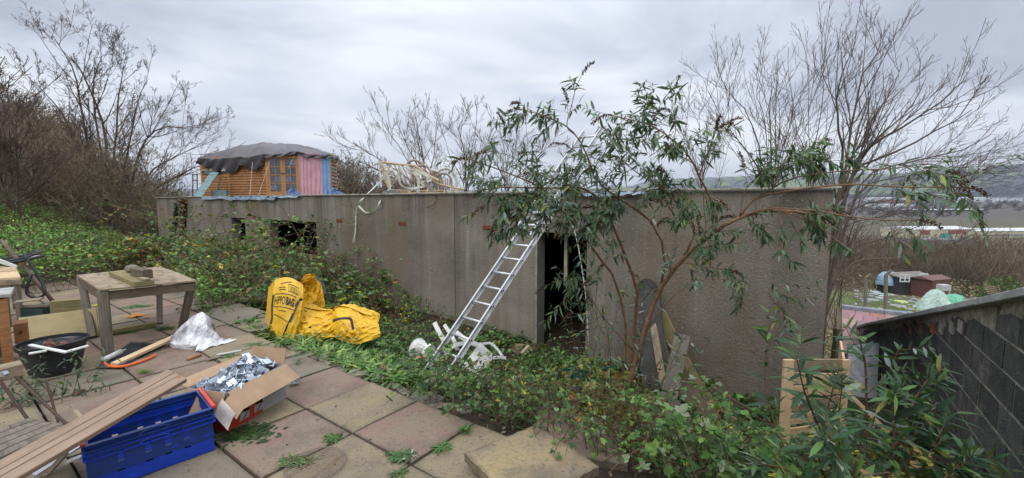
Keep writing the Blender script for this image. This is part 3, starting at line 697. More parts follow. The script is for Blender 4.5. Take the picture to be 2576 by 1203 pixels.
# wooded slope: no single shrub can be told apart
vars_ = []
for k in range(5):
    P, q = trunks((0, 0, 0), 9, 4.2, (5, 50), .5, K=6, r=.05, up=.05, jit=.12); B1, r1 = grow(P, q, 7, .15, .98, .5, 42, .06, .16, 5); B2, r2 = grow(B1, r1, 6, .1, 1., .55, 42, .05, .18, 4); B3, r3 = grow(B2, r2, 3, .1, 1., .6, 45, .05, .2, 3)
    vars_.append([(P, np.maximum(q, .012)), (B1, np.maximum(r1, .009)), (B2, np.maximum(r2, .008)), (B3, np.maximum(r3, .007))])
mb = MB(); lb = MB()
pts = []
for px in np.linspace(-60, 545, 27):
    for dep in (21, 24, 28, 33, 40, 47):
        x = (px+rng.normal(0, 12)-1288)/FV*dep; y = dep+rng.normal(0, .8)
        if dep < 21 and 120 < px < 330: continue
        if px > 470 and dep < 24: continue
        pts.append((x, y))
for px in np.linspace(835, 1010, 12): pts.append(((px-1288)/FV*105, 105+rng.normal(0, 4)))
for x, y in pts:
    v_ = vars_[rng.integers(5)]; sc_ = rng.uniform(.75, 1.2)*(1.0 if y < 60 else 2.0); g_ = gp(x, y, -.1); Ro = Rz(rng.uniform(0, 6.28)); far_ = y/24
    cc = np.array([(1.6, 1.45, 1.25), (1.35, 1.35, 1.0), (1.9, 1.6, 1.4), (1.5, 1.35, 1.15)][rng.integers(4)])*rng.uniform(1.0, 1.5)
    for lv, (P, q) in enumerate(v_):
        if lv == 3 and rng.random() < .25: continue
        mb.tubes((P*sc_)@Ro.T+g_, q*sc_*.75*max(1, far_**.8), 3, col=cc)
    P = v_[2][0]; m_ = rng.random(len(P)) < .8; p = (P[m_, -1]*sc_)@Ro.T+g_; n = len(p)
    if y < 60: leaves(lb, p, rdir(n), rdir(n), .08, .06, palette(n, [(.20, .14, .08), (.24, .20, .09), (.09, .11, .04), (.34, .28, .10)], [5, 4, 4, 1]))
tag(mb.build('wooded_slope', M['bark_twig']), 'brown leafless thicket covering the slope on the left', 'thicket', kind='stuff')
tag(lb.build('thicket_leaves', M['dry_leaf']), 'withered leaves and ivy caught in the brown thicket', 'leaves', kind='stuff')

# trees behind the building and to the right
TC = (1.2, 1.05, 1.0)
# (foot px, crown top px, top py, depth, stems, lean, radius)
def tree_at(px, dep, top, ntr, lean, r, dens, lab, grp, **k):
    x = (px-1288)/FV*dep; b = gp(x, dep); ht = EYE+(505-top)/FV*dep-b[2]
    return bare_tree('bare_tree', lab, 'tree', b, ht*.72, ntr, lean, r, dens, TC, grp, minr=.0030*dep/12, **k)
gA = 'bare trees behind the flat roof'
def ttree(px, dep, lab, st_l, r0, dens, grp=None, **k):
    b = gp((px-1288)/FV*dep, dep); return traced_tree('bare_tree', lab, grp or gA, b, [[(px+.55*(q_[0][0]-px), max(565, q_[0][1]+60), dep+q_[0][2]*.5)]+[(x, 450+(y-450)*(.85 if y < 450 else 1), dep+d) for x, y, d in q_] for q_ in st_l], r0, dens, TC, minr=.0031*dep/12, **k)
ttree(1070, 19, 'pale leafless tree directly behind the heap of cane furniture', [[(1072, 470, 0), (1062, 380, 0), (1045, 268, .5)], [(1066, 475, 0), (1015, 380, -.5), (965, 288, -.8)], [(1060, 480, 0), (970, 405, -.5), (888, 342, -1)], [(1058, 490, -.5), (985, 445, -1), (905, 400, -1.5)], [(1078, 470, 0), (1092, 370, .5), (1100, 285, 1)], [(1070, 470, .3), (1040, 390, .6), (1005, 300, 1)]], .06, (9, 6, 4))
ttree(1170, 21, 'leafless tree just right of the cane furniture heap', [[(1172, 470, 0), (1168, 370, 0), (1150, 295, 0)], [(1176, 470, 0), (1185, 370, 0), (1200, 275, 0)], [(1170, 475, 0), (1135, 390, 0), (1110, 310, 0)], [(1178, 470, 0), (1215, 380, 0), (1240, 300, 0)]], .05, (9, 6, 4))
ttree(1275, 20, 'leafless tree seen just left of the top of the aluminium ladder', [[(1275, 460, 0), (1270, 370, 0), (1255, 300, 0)], [(1280, 460, 0), (1300, 370, 0), (1330, 310, 0)], [(1272, 470, 0), (1240, 390, 0), (1215, 330, 0)], [(1280, 470, 0), (1340, 400, 0), (1385, 350, 0)]], .05, (9, 6, 4))
tree_at(1390, 22, 320, 5, (2, 26), .05, (7, 6, 5), 'leafless tree behind the left side of the big buddleia', gA, up=.15, ang=46, jit=.10)
ttree(1765, 16, 'slender leafless tree at the left end of the right hand group', [[(1765, 460, 0), (1765, 350, 0), (1758, 235, 0)], [(1768, 460, 0), (1790, 350, 0), (1810, 270, 0)], [(1762, 460, 0), (1735, 360, 0), (1715, 290, 0)]], .035, (9, 5, 4))
ttree(1930, 15.5, 'leafless tree with upright stems left of the tallest tree', [[(1950, 419, 0), (1950, 282, 0), (1958, 150, 0)], [(1930, 420, 0), (1928, 296, 0), (1905, 214, 0), (1902, 128, 0)], [(1915, 400, 0), (1880, 262, 0), (1832, 188, 0), (1822, 160, 0)], [(1940, 410, .5), (1935, 250, .5), (1942, 180, .5)], [(1908, 430, -.4), (1860, 340, -.6), (1815, 285, -.8)], [(1955, 420, 0), (1985, 300, .4), (2000, 190, .6)]], .04, (9, 5, 3), lr=.26)
ttree(2040, 15, 'leafless tree half hidden behind the tallest tree', [[(2038, 400, 0), (2035, 260, 0), (2034, 112, 0)], [(2046, 400, 0), (2062, 280, 0), (2072, 146, 0), (2072, 112, 0)], [(2030, 410, 0), (2005, 300, 0), (1990, 200, 0)], [(2050, 410, 0), (2090, 300, 0), (2110, 180, 0)]], .036, (9, 5, 3), lr=.26)
ttree(2066, 13, 'tallest leafless tree with its fan of pale grey stems', [[(2128, 410, 0), (2139, 314, 0), (2153, 223, 0), (2171, 146, 0), (2194, 100, 0), (2217, 37, 0)], [(2140, 400, .3), (2170, 330, .4), (2215, 237, .6), (2250, 169, .8), (2270, 102, 1)], [(2121, 396, 0), (2105, 280, -.2), (2110, 180, -.4), (2130, 100, -.5)],
  [(2150, 410, 0), (2200, 345, -.4), (2290, 285, -.8), (2376, 214, -1.2), (2428, 158, -1.4)], [(2135, 420, 0), (2160, 300, .5), (2180, 230, .8), (2170, 120, 1)], [(2150, 420, 0), (2220, 320, .4), (2290, 240, .8), (2330, 150, 1)], [(2150, 430, 0), (2230, 380, -.5), (2340, 320, -1), (2444, 246, -1.6)]], .055, (10, 5, 3), lr=.24)
ttree(2058, 12, 'leafless tree sprawling out low over the valley on the right', [[(2180, 440, 0), (2290, 400, -.5), (2390, 370, -1), (2467, 340, -1.3), (2508, 296, -1.5)], [(2180, 470, 0), (2290, 440, -.5), (2400, 415, -1), (2480, 380, -1.4), (2540, 340, -1.7)], [(2160, 520, 0), (2260, 500, -.4), (2350, 470, -.8), (2440, 440, -1)], [(2150, 560, 0), (2250, 540, -.4), (2360, 500, -.8), (2420, 470, -1)],
  [(2150, 620, 0), (2230, 600, -.3), (2330, 560, -.6), (2400, 520, -.8)], [(2150, 660, 0), (2240, 650, -.3), (2330, 640, -.6), (2400, 610, -.8)]], .035, (9, 6, 4), up=.06, lr=.30)
ttree(2110, 14, 'bushy leafless shrub below the flat roof level at its right end', [[(2115, 640, 0), (2125, 560, 0), (2140, 500, 0)], [(2120, 660, 0), (2150, 590, 0), (2190, 540, 0)], [(2120, 690, 0), (2160, 640, 0), (2210, 600, 0)], [(2120, 700, 0), (2150, 680, 0), (2190, 660, 0)]], .016, (8, 6, 4), up=.04)

# ------------------------------------------------------------------ buddleia bushes
BUD = [(.055, .100, .050), (.080, .135, .068), (.12, .18, .075), (.21, .25, .22), (.24, .27, .06)]
def lance_shoots(lb, P, per, L, Wd, cols, w, t0=.25, dro=.35, pend=.5):
    """opposite pairs of leaves along polylines P (N,K,3)"""
    N_ = len(P); t = np.tile(np.linspace(t0, 1, per), (N_, 1))+rng.normal(0, .02, (N_, per)); S, T = interp_pts(P, t.clip(0, 1))
    a = unit(np.cross(T, np.array([0, 0, 1.0]))+1e-6); up = np.cross(a, T); alt = (np.arange(per) % 2)[None, :, None]
    side = a*(1-alt)+up*alt
    for sg in (1, -1):
        D = unit(side*sg+T*.75+np.array([0, 0, -pend])+rng.normal(0, .28, S.shape)); nrm = unit(np.array([0, 0, 1.0])+rng.normal(0, .45, S.shape))
        tt = t[..., None].reshape(-1); k = len(tt); Ls = L*(.55+.6*np.sin(np.clip(tt, 0, 1)*2.6))*rng.uniform(.65, 1.2, k)
        keep = rng.random(k) < .85
        leaves(lb, S.reshape(-1, 3)[keep], D.reshape(-1, 3)[keep], nrm.reshape(-1, 3)[keep], Ls[keep], (Ls*Wd*rng.uniform(.8, 1.2, k))[keep], palette(int(keep.sum()), cols, w), 'lance', dro)
    # tuft of small pale new leaves at the tip
    tip = P[:, -1]; td = unit(P[:, -1]-P[:, -2])
    for k in range(4):
        D = unit(td+rdir(N_)*.7); leaves(lb, tip, D, rdir(N_), L*.35, L*.07, palette(N_, [(.16, .18, .14), (.11, .15, .07)], [1, 1]), 'lance', .1)
def panicles(fb, P, D, L, r=.012, n=26):
    """drooping brown seed heads"""
    for p, d in zip(P, D):
        l = L*rng.uniform(.7, 1.2); q = [p]; dd = np.array(d, float)
        for k in range(8): dd = unit(dd+np.array([0, 0, -.13])+rng.normal(0, .06, 3)); q.append(q[-1]+dd*l/8)
        q = np.array(q); fb.tube(q, np.linspace(.003, .0015, 9), 4, col=(.6, .5, .4))
        S, T = interp_pts(q[None], rng.uniform(.02, 1, (1, n*5))); S = S[0]; t_ = rng.uniform(0, 1, len(S))
        m_ = len(S); rad = r*(1.15-.6*np.linspace(0, 1, m_)); S2 = S+rdir(m_)*rad[:, None]*rng.uniform(.3, 1, (m_, 1))
        leaves(fb, S2, rdir(m_), rdir(m_), .013, .010, palette(m_, [(.085, .045, .025), (.05, .025, .02), (.12, .06, .03)], [3, 2, 1]))
bud = thing('buddleia_bush', 'tall buddleia bush with arching orange-brown stems and dead flower heads beside the doorway', 'bush', Y(1572, 1000, 4.3))
stems = []
def stem(ctrl, r0, r1, n=14):
    P = spline([Y(*c) for c in ctrl], n); stems.append((P, np.linspace(r0, r1, n))); return P
base_ = (1572, 1005, 4.3)
SM = [
 ([base_, (1600, 905, 4.25), (1632, 800, 4.15), (1662, 725, 4.1), (1720, 650, 3.95), (1790, 590, 3.8), (1860, 548, 3.65), (1960, 528, 3.5), (2060, 545, 3.4)], .030, .010),
 ([(1585, 985, 4.4), (1590, 850, 4.5), (1605, 760, 4.45), (1594, 700, 4.4), (1561, 612, 4.3), (1516, 513, 4.1), (1483, 483, 4.0), (1445, 468, 3.9), (1380, 475, 3.8), (1280, 470, 3.7), (1215, 478, 3.6)], .022, .005),
 ([(1560, 1000, 4.3), (1575, 830, 4.2), (1545, 700, 4.0), (1500, 640, 3.9), (1434, 539, 3.75), (1363, 475, 3.6), (1290, 440, 3.5), (1180, 400, 3.4)], .016, .004),
 ([(1662, 725, 4.1), (1672, 640, 4.05), (1640, 560, 4.0), (1560, 500, 3.9), (1501, 457, 3.8), (1475, 386, 3.7), (1449, 341, 3.65), (1415, 311, 3.6), (1363, 290, 3.5), (1310, 275, 3.45)], .012, .003),
 ([(1449, 341, 3.65), (1426, 318, 3.6), (1438, 266, 3.6), (1449, 221, 3.6), (1464, 188, 3.6)], .005, .002),
 ([(1790, 590, 3.8), (1805, 560, 3.8), (1790, 505, 3.8), (1760, 446, 3.75), (1734, 393, 3.7), (1696, 356, 3.6), (1651, 322, 3.5), (1590, 302, 3.4), (1528, 290, 3.3)], .012, .003),
 ([(1720, 650, 3.95), (1748, 577, 3.9), (1711, 524, 3.8), (1678, 483, 3.7), (1610, 440, 3.6), (1560, 400, 3.5)], .010, .003),
 ([(1696, 356, 3.6), (1700, 310, 3.6), (1690, 260, 3.6), (1698, 225, 3.6)], .004, .002),
 ([(1760, 446, 3.75), (1775, 400, 3.8), (1800, 350, 3.8), (1830, 312, 3.8)], .006, .002),
 ([(1860, 548, 3.65), (1900, 500, 3.6), (2000, 478, 3.4), (2135, 464, 3.2), (2250, 470, 3.0), (2339, 471, 2.9), (2440, 472, 2.8)], .010, .0025),
 ([(1860, 548, 3.65), (1932, 525, 3.5), (2050, 530, 3.3), (2135, 545, 3.1), (2240, 555, 3.0), (2310, 553, 2.9)], .008, .0025),
 ([(1900, 500, 3.6), (1990, 450, 3.5), (2120, 430, 3.3), (2240, 425, 3.1), (2330, 412, 3.0), (2385, 428, 2.95)], .007, .0025),
 ([(1960, 528, 3.5), (2040, 560, 3.4), (2100, 600, 3.3), (2150, 640, 3.25)], .006, .002),
 ([(1960, 528, 3.5), (1970, 600, 3.4), (1960, 650, 3.35)], .005, .002),
 ([(1860, 548, 3.65), (1880, 470, 3.6), (1960, 420, 3.5), (2060, 400, 3.5)], .006, .002),
 ([(1625, 830, 4.1), (1700, 740, 3.8), (1790, 700, 3.5), (1880, 720, 3.4), (1950, 760, 3.3)], .005, .002),
 ([(1590, 880, 4.2), (1520, 800, 4.1), (1480, 740, 4.0), (1445, 700, 3.9), (1430, 740, 3.8)], .006, .002),
 ([(1580, 920, 4.2), (1530, 860, 4.2), (1500, 790, 4.3), (1505, 700, 4.3), (1535, 640, 4.2)], .006, .002),
 ([(1516, 513, 4.1), (1440, 480, 3.9), (1360, 440, 3.7), (1290, 395, 3.5), (1230, 380, 3.4)], .006, .002),
 ([(1434, 539, 3.75), (1370, 520, 3.6), (1290, 510, 3.5), (1220, 520, 3.4)], .005, .002),
 ([(1505, 620, 3.9), (1440, 560, 3.7), (1370, 540, 3.6), (1300, 545, 3.5)], .006, .002),
 ([(1640, 560, 4.0), (1590, 520, 3.8), (1540, 540, 3.7), (1490, 560, 3.6)], .005, .002),
 ([(1560, 500, 3.9), (1640, 470, 3.8), (1720, 480, 3.7), (1800, 500, 3.6)], .005, .002),
]
for c_, a_, b2 in SM: stem(c_, a_, b2)
mb = MB()
for P, q in stems: mb.tube(P, q, 7 if q[0] > .01 else 5)
mb.build('stem', M['bark_red'], bud, smooth=True)
sp = np.stack([P for P, q in stems]); sq = np.stack([q for P, q in stems])
thin = [i for i, (P, q) in enumerate(stems)]
mb = MB(); lb = MB(); fb = MB()
S1, q1 = grow(sp, sq, 9, .30, 1.0, .0, 45, .05, .16, 6)
# side shoots have their own length
def shoots(sp, sq, n, t0, L, up, ang=45, K=6, jit=.13):
    P, q = grow(sp, sq, n, t0, 1.0, 1.0, ang, up, jit, K); S = P[:, :1]; ln = np.linalg.norm(np.diff(P, axis=1), axis=2).sum(1)
    pl = np.repeat(np.clip(np.linalg.norm(np.diff(sp, axis=1), axis=2).sum(1)/1.3, .35, 1), n); k = (L*pl*rng.uniform(.55, 1.25, len(P))/ln)[:, None, None]; P = S+(P-S)*k; return P, np.minimum(q, .004)
S1, q1 = shoots(sp, sq, 10, .28, .34, .0); kp = np.array([k_ for k_ in range(len(S1)) if not ((k_//10 in (9, 10, 11) and k_ % 3) or (k_//10 in (4, 7, 8, 12, 13) and k_ % 5 > 1))]); S1 = S1[kp]; q1 = q1[kp]
mb.tubes(S1, np.maximum(q1*.8, .0016), 4, col=(.75, .8, .6))
lance_shoots(lb, S1, 7, .095, .24, BUD, [5, 5, 3, 2, .35])
S0, q0 = shoots(sp[[1, 2, 3, 5, 6, 14, 0, 20, 21]], sq[[1, 2, 3, 5, 6, 14, 0, 20, 21]], 6, .42, .38, .0)
S3, q3 = shoots(sp[[0, 5, 6, 9, 14]], sq[[0, 5, 6, 9, 14]], 9, .40, .30, -.06); mb.tubes(S3, np.maximum(q3*.7, .0016), 4, col=(.7, .8, .5)); lance_shoots(lb, S3, 7, .075, .24, [(.11, .17, .09), (.20, .25, .20), (.08, .14, .06)], [2, 2, 2])
S2, q2 = shoots(S0, q0, 4, .2, .34, .0); mb.tubes(S0, np.maximum(q0, .0018), 4, col=(.75, .8, .6)); mb.tubes(S2, np.maximum(q2*.6, .0014), 3, col=(.7, .8, .5))
lance_shoots(lb, S0, 8, .10, .24, BUD, [5, 5, 3, 2, .35]); lance_shoots(lb, S2, 5, .085, .24, BUD, [5, 5, 3, 3, .3])
# leafy suckers low down round the foot
P, q = trunks(Y(1575, 1000, 4.35), 22, 1.25, (8, 42), .22, K=6, r=.006, jit=.10, up=.05); mb.tubes(P, np.maximum(q, .002), 4, col=(.6, .6, .45))
lance_shoots(lb, P, 10, .085, .24, BUD, [5, 4, 3, 4, .4], t0=.15)
mb.build('side_shoots', M['bark_red'], bud, smooth=True); lb.build('foliage', M['leaf'], bud)
hs_ = np.array([i for i in range(len(sp)) if i not in (12, 13, 16, 17)]); ends = [(sp[i, -1], unit(sp[i, -1]-sp[i, -3])) for i in hs_]
for Q_, k_ in ((S1, 5), (S0, 4)): ends += [(Q_[i, -1], unit(Q_[i, -1]-Q_[i, -2])) for i in range(0, len(Q_), k_)]
panicles(fb, [p for p, d in ends], [d for p, d in ends], .15, .017); fb.build('flower_heads', M['dry_leaf'], bud)

# buddleia in the lower right corner, close to the camera
bu2 = thing('buddleia_bush', 'young leafy buddleia bush in the bottom right corner in front of the block wall', 'bush', Y(2200, 1330, 2.1))
st2 = []
for c_ in ([(2150, 1330, 2.1), (2078, 1129, 2.15), (2043, 1033, 2.1), (2022, 979, 2.05), (2005, 905, 2.0)], [(2200, 1330, 2.1), (2182, 1109, 2.2), (2178, 933, 2.25), (2170, 887, 2.25), (2160, 845, 2.25)],
           [(2210, 1340, 2.1), (2250, 1150, 2.2), (2290, 1030, 2.25), (2330, 960, 2.3), (2370, 930, 2.3)], [(2190, 1340, 2.0), (2120, 1180, 2.0), (2110, 1060, 2.0), (2120, 960, 2.0)],
           [(2230, 1350, 2.0), (2320, 1180, 2.0), (2370, 1080, 2.05), (2400, 1040, 2.1)], [(2150, 1350, 1.9), (2050, 1230, 1.85), (1970, 1180, 1.85), (1900, 1165, 1.85)],
           [(2210, 1350, 1.9), (2230, 1200, 1.85), (2250, 1100, 1.85), (2240, 1000, 1.9)], [(2170, 1350, 2.3), (2000, 1180, 2.5), (1930, 1000, 2.7), (1930, 880, 2.8), (1975, 820, 2.8)],
           [(2230, 1350, 2.3), (2180, 1150, 2.4), (2230, 960, 2.5), (2260, 880, 2.5)], [(2250, 1350, 1.8), (2380, 1200, 1.8), (2450, 1140, 1.85)], [(2180, 1350, 1.8), (2160, 1220, 1.75), (2100, 1130, 1.75), (2080, 1060, 1.8)],
           [(2160, 1350, 2.3), (2060, 1160, 2.4), (2090, 1000, 2.5), (2110, 930, 2.5)], [(2230, 1350, 2.1), (2280, 1180, 2.1), (2310, 1080, 2.1), (2300, 1010, 2.1)]):
    st2.append(spline([Y(*p) for p in c_], 12))
sp2 = np.stack(st2); sq2 = np.tile(np.linspace(.008, .0025, 12), (len(sp2), 1))
mb = MB(); lb = MB(); mb.tubes(sp2, sq2, 6, col=(.5, .45, .4)); S1, q1 = shoots(sp2, sq2, 4, .2, .22, .05); mb.tubes(S1, np.maximum(q1*.7, .0015), 4, col=(.7, .8, .5))
B2 = [(.040, .085, .040), (.055, .115, .050), (.10, .17, .050), (.22, .26, .22), (.30, .28, .07)]
lance_shoots(lb, sp2, 15, .125, .23, B2, [6, 5, 3, 1.5, .3], t0=.25, pend=.25, dro=.2); lance_shoots(lb, S1, 6, .10, .23, B2, [6, 5, 3, 2, .3], pend=.25, dro=.2)
mb.build('stem', M['bark_red'], bu2, smooth=True); lb.build('foliage', M['leaf'], bu2)

# ------------------------------------------------------------------ ground cover, brambles
def bramble(name, label, pts, hgt, arcs, nleaf, cols, w, size, arcL=(.6, 1.6), arch=.45, stalk=(1.0, .7, .5), minr=.0022, tri=True, mat='leaf', cat='brambles'):
    """pts: function n -> (x,y) feet; arching canes with leaflets in threes"""
    x, y, hs = pts(arcs); n = len(x); hs = hs*(.35+1.3*fbm(x*.9+5, y*.9, 6)*sm(.0, .5, fbm(x*2.3, y*2.3, 2))); z = gz(x, y); a = rng.uniform(0, 6.28, n); L = rng.uniform(*arcL, n)*hs; K = 7; t = np.linspace(0, 1, K)[None]
    D = np.stack([np.cos(a), np.sin(a)], 1); hh = hgt*hs*rng.uniform(.5, 1.25, n)
    P = np.zeros((n, K, 3)); cur = rng.normal(0, .3, (n, 1))
    P[..., 0] = x[:, None]+D[:, :1]*L[:, None]*t+D[:, 1:]*cur*t*t*.3; P[..., 1] = y[:, None]+D[:, 1:]*L[:, None]*t-D[:, :1]*cur*t*t*.3
    P[..., 2] = np.maximum(z[:, None]+hh[:, None]*(np.sin(t*math.pi*.72)*1.15)+.01, gz(P[..., 0], P[..., 1])+.02)
    tt_ = P[..., 0]*N[0]+P[..., 1]*N[1]; over = np.maximum(tt_-(TW-.08), 0)*((P[..., 0]*A[0]+P[..., 1]*A[1]) < SR+.2)
    P[..., 0] -= N[0]*over*1.0; P[..., 1] -= N[1]*over*1.0
    mb = MB(); mb.tubes(P, np.tile(np.linspace(1.5, .8, K)*minr, (n, 1)), 3, col=stalk)
    per = max(1, nleaf//arcs); tt = rng.uniform(.12, 1, (n, per)); S, T = interp_pts(P, tt); S = S.reshape(-1, 3); T = T.reshape(-1, 3); m_ = len(S)
    out = unit(np.cross(T, np.array([0, 0, 1.]))*rng.choice([-1, 1], (m_, 1))+np.array([0, 0, .45])+rng.normal(0, .35, (m_, 3))); stl = rng.uniform(.02, .09, (m_, 1))*hs.mean()
    C = S+out*stl; nrm = unit(np.array([0, 0, 1.])+rng.normal(0, .42, (m_, 3))); sz = rng.uniform(.65, 1.3, m_)*size; cc = palette(m_, cols, w)*(.45+1.15*fbm(S[:, 0]*1.7, S[:, 1]*1.7, 11))[:, None]; sz = sz*(.6+.9*vnoise(S[:, 0]*1.1, S[:, 1]*1.1, 31))
    dead = vnoise(S[:, 0]*1.6+9, S[:, 1]*1.6, 41) > .80; cc[dead] = cc[dead]*[1.3, .75, .5]
    side = unit(np.cross(nrm, out)); lb = MB()
    dirs = (out+side*0, out*.45+side, out*.45-side) if tri else (out,)
    for k, d in enumerate(dirs): leaves(lb, C, d, nrm, sz*(1.0 if k == 0 else .85), sz*(.72 if k == 0 else .6), cc, 'round' if size > .035 else 'kite', .2)
    tag(mb.build(name.split('|')[1], M['bark_twig']), label[1], 'stems', kind='stuff'); tag(lb.build(name.split('|')[0], M[mat]), label[0], cat, kind='stuff')
def region(s0, s1, t0, t1, dens=None, h=None):
    def f(n):
        s = rng.uniform(s0, s1, n*6); t_ = rng.uniform(t0, t1, n*6); w = np.ones(n*6) if dens is None else dens(s, t_)
        k = rng.random(n*6) < w; s, t_ = s[k][:n], t_[k][:n]; hs = np.ones(len(s)) if h is None else h(s, t_)
        return A[0]*s+N[0]*t_, A[1]*s+N[1]*t_, hs
    return f
GR = [(.065, .14, .030), (.10, .21, .045), (.17, .31, .060), (.24, .34, .09), (.42, .38, .06), (.30, .22, .10)]
GB = [(.052, .11, .030), (.085, .17, .042), (.15, .25, .060), (.20, .26, .14), (.50, .42, .05), (.26, .16, .08)]
# tall bramble bank against the wall (photo: hides the wall foot left of the yellow bag)
bramble('bramble_thicket|bramble_canes', ('bramble thicket with yellowing leaves heaped along the foot of the wall', 'brown bramble canes inside the thicket'),
  region(-19, -6.7, 2.7, 5.9, lambda s, t: sm(2.6, 3.6, t-.05*(s+6))*.9+.1, lambda s, t: np.interp(s, [-19, -14, -9, -7.5, -6.7], [.65, .75, .9, .95, .5])), .74, 3000, 20000, GB, [6, 6, 5, 2, .8, 1], .055, arcL=(.4, 1.3), minr=.004, stalk=(1.6, 1.05, .8))
bramble('bramble_cover|bramble_runners', ('low brambles and ivy spreading over the bank below the patio', 'thin runners trailing over the bank'),
  region(-6.2, 1.1, 2.35, 6.0, lambda s, t: np.where(s < -2.6, sm(2.5, 3.6, t)*.6, 1.0)*np.where((s < -3.6) & (t > 4.6), .3, 1)*np.where((s > -4.7) & (s < -2.7) & (t < 4.7), .10, 1)*np.where((s > -2.3) & (t > 4.7), .12, 1), lambda s, t: np.interp(s, [-6, -4, -2.5, 1], [.55, .35, .6, .75])*np.interp(t, [3, 4.4, 5.5], [1, .9, .45])), .55, 2400, 17000, GB, [6, 6, 4, 2, .22, .35], .042, arcL=(.25, .9), minr=.0022)
bramble('ivy_mat|ivy_stems', ('mat of small ivy and ground elder hugging the soil of the bank', 'creeping ivy stems on the bank'),
  region(-6.6, 1.2, 2.5, 5.9, lambda s, t: np.where((s > -4.5) & (s < -2.9) & (t < 3.6), .35, 1)*(fbm(A[0]*s*1.2+N[0]*t*1.2, A[1]*s*1.2+N[1]*t*1.2, 17) > .40)*1.0), .10, 1500, 21000, GB, [6, 7, 4, 2, .15, .4], .036, arcL=(.2, .6), minr=.0015)
bramble('tall_brambles|tall_bramble_canes', ('tall arching brambles with yellow leaves rising in front of the window opening', 'long arching bramble canes against the wall'),
  region(-12.5, -7.0, 3.9, 5.6), 1.35, 90, 1500, GB, [4, 5, 5, 2, .35, .6], .055, arcL=(1.0, 2.4), minr=.005, stalk=(1.7, 1.15, .85))
# lush green herbs on the left
def dl(s, t):
    e = 2.3+sm(-7, -12, s)*1.0; return np.where(t > e, 1.0, 0)
bramble('leafy_ground_cover|herb_stalks', ('lush green nettles and herbs beyond the patio on the left', 'stalks of the herbs on the left'),
  region(-21, -7.2, 2.3, 5.2, dl, lambda s, t: np.interp(t, [2, 3.2, 5], [.35, .6, .75])), .60, 5600, 30000, GR, [4, 7, 7, 4, .15, .2], .045, arcL=(.12, .5), minr=.002, tri=False, cat='ground cover')
def leftfield(n):
    x = rng.uniform(-24, -8, n*4); y = rng.uniform(3.6, 21, n*4); az = np.degrees(np.arctan2(x, y)); s = x*A[0]+y*A[1]; t_ = x*N[0]+y*N[1]
    k = (az < -35) & (az > -60) & (t_ > -4.5) & (t_ < 5.8) & (s < -7.9-sm(0, -3, t_)*1.2) & ((s < -10.6) | (t_ > 2.2)) & (np.hypot(x, y) > 6.8); x, y = x[k][:n], y[k][:n]; return x, y, np.interp(np.hypot(x, y), [6, 12, 20], [.7, 1.1, 1.3])
bramble('weedy_grass|weed_stalks', ('bright green weeds carpeting the rough ground on the left', 'stalks of the weeds on the left'),
  leftfield, .40, 9000, 46000, GR, [4, 8, 7, 4, .1, .2], .058, arcL=(.15, .6), minr=.0025, tri=False, cat='weeds')
# grass-like strap leaves between the yellow bag and the ladder
def blades(mb, x, y, L, wd, cols, w, lean=.7, nper=1, z=None):
    n = len(x); z = gz(x, y) if z is None else z; a = rng.uniform(0, 6.28, n); D = np.stack([np.cos(a)*lean, np.sin(a)*lean, np.ones(n)*rng.uniform(.5, 1.1, n)], 1)
    nrm = np.stack([-np.cos(a), -np.sin(a), np.ones(n)*.6], 1); Ls = L*rng.uniform(.5, 1.2, n); leaves(mb, np.stack([x, y, z], 1), D, nrm, Ls, Ls*wd, palette(n, cols, w), 'lance', .55, .1)
mb = MB(); x, y, _ = region(-6.3, -3.0, 2.38, 3.7)(5600); blades(mb, x, y, .20, .14, [(.11, .21, .05), (.17, .30, .07), (.25, .38, .11), (.42, .42, .10)], [3, 5, 3, .4])
x, y, _ = region(-3.2, -1.0, 2.45, 3.2)(700); blades(mb, x, y, .10, .15, [(.06, .12, .03), (.10, .18, .045)], [1, 1])
tag(mb.build('strap_leaved_grass', M['leaf']), 'bright green strap leaved plants between the yellow bag and the ladder', 'grass', kind='stuff')
# moss and seedlings in the slab joints
mb = MB(); n = 2600; s = rng.uniform(-9, -1.6, n); t_ = rng.uniform(-1.5, 2.25, n); k = rng.random(n) < .5
s = np.where(k, -3.12+np.round((s+3.12)/.6)*.6+rng.normal(0, .006, n), s); t_ = np.where(~k, 1.63+np.round((t_-1.63)/.6)*.6+rng.normal(0, .006, n), t_); keep = fbm(s*1.5, t_*1.5, 13) > .47; s, t_ = s[keep], t_[keep]; n = len(s)
blades(mb, A[0]*s+N[0]*t_, A[1]*s+N[1]*t_, .022, .35, [(.06, .09, .03), (.10, .14, .04), (.05, .045, .03)], [2, 2, 2], 1.2, z=np.full(n, -.008))
tag(mb.build('joint_moss', M['leaf']), 'moss and tiny seedlings in the joints of the slabs', 'moss', kind='stuff')
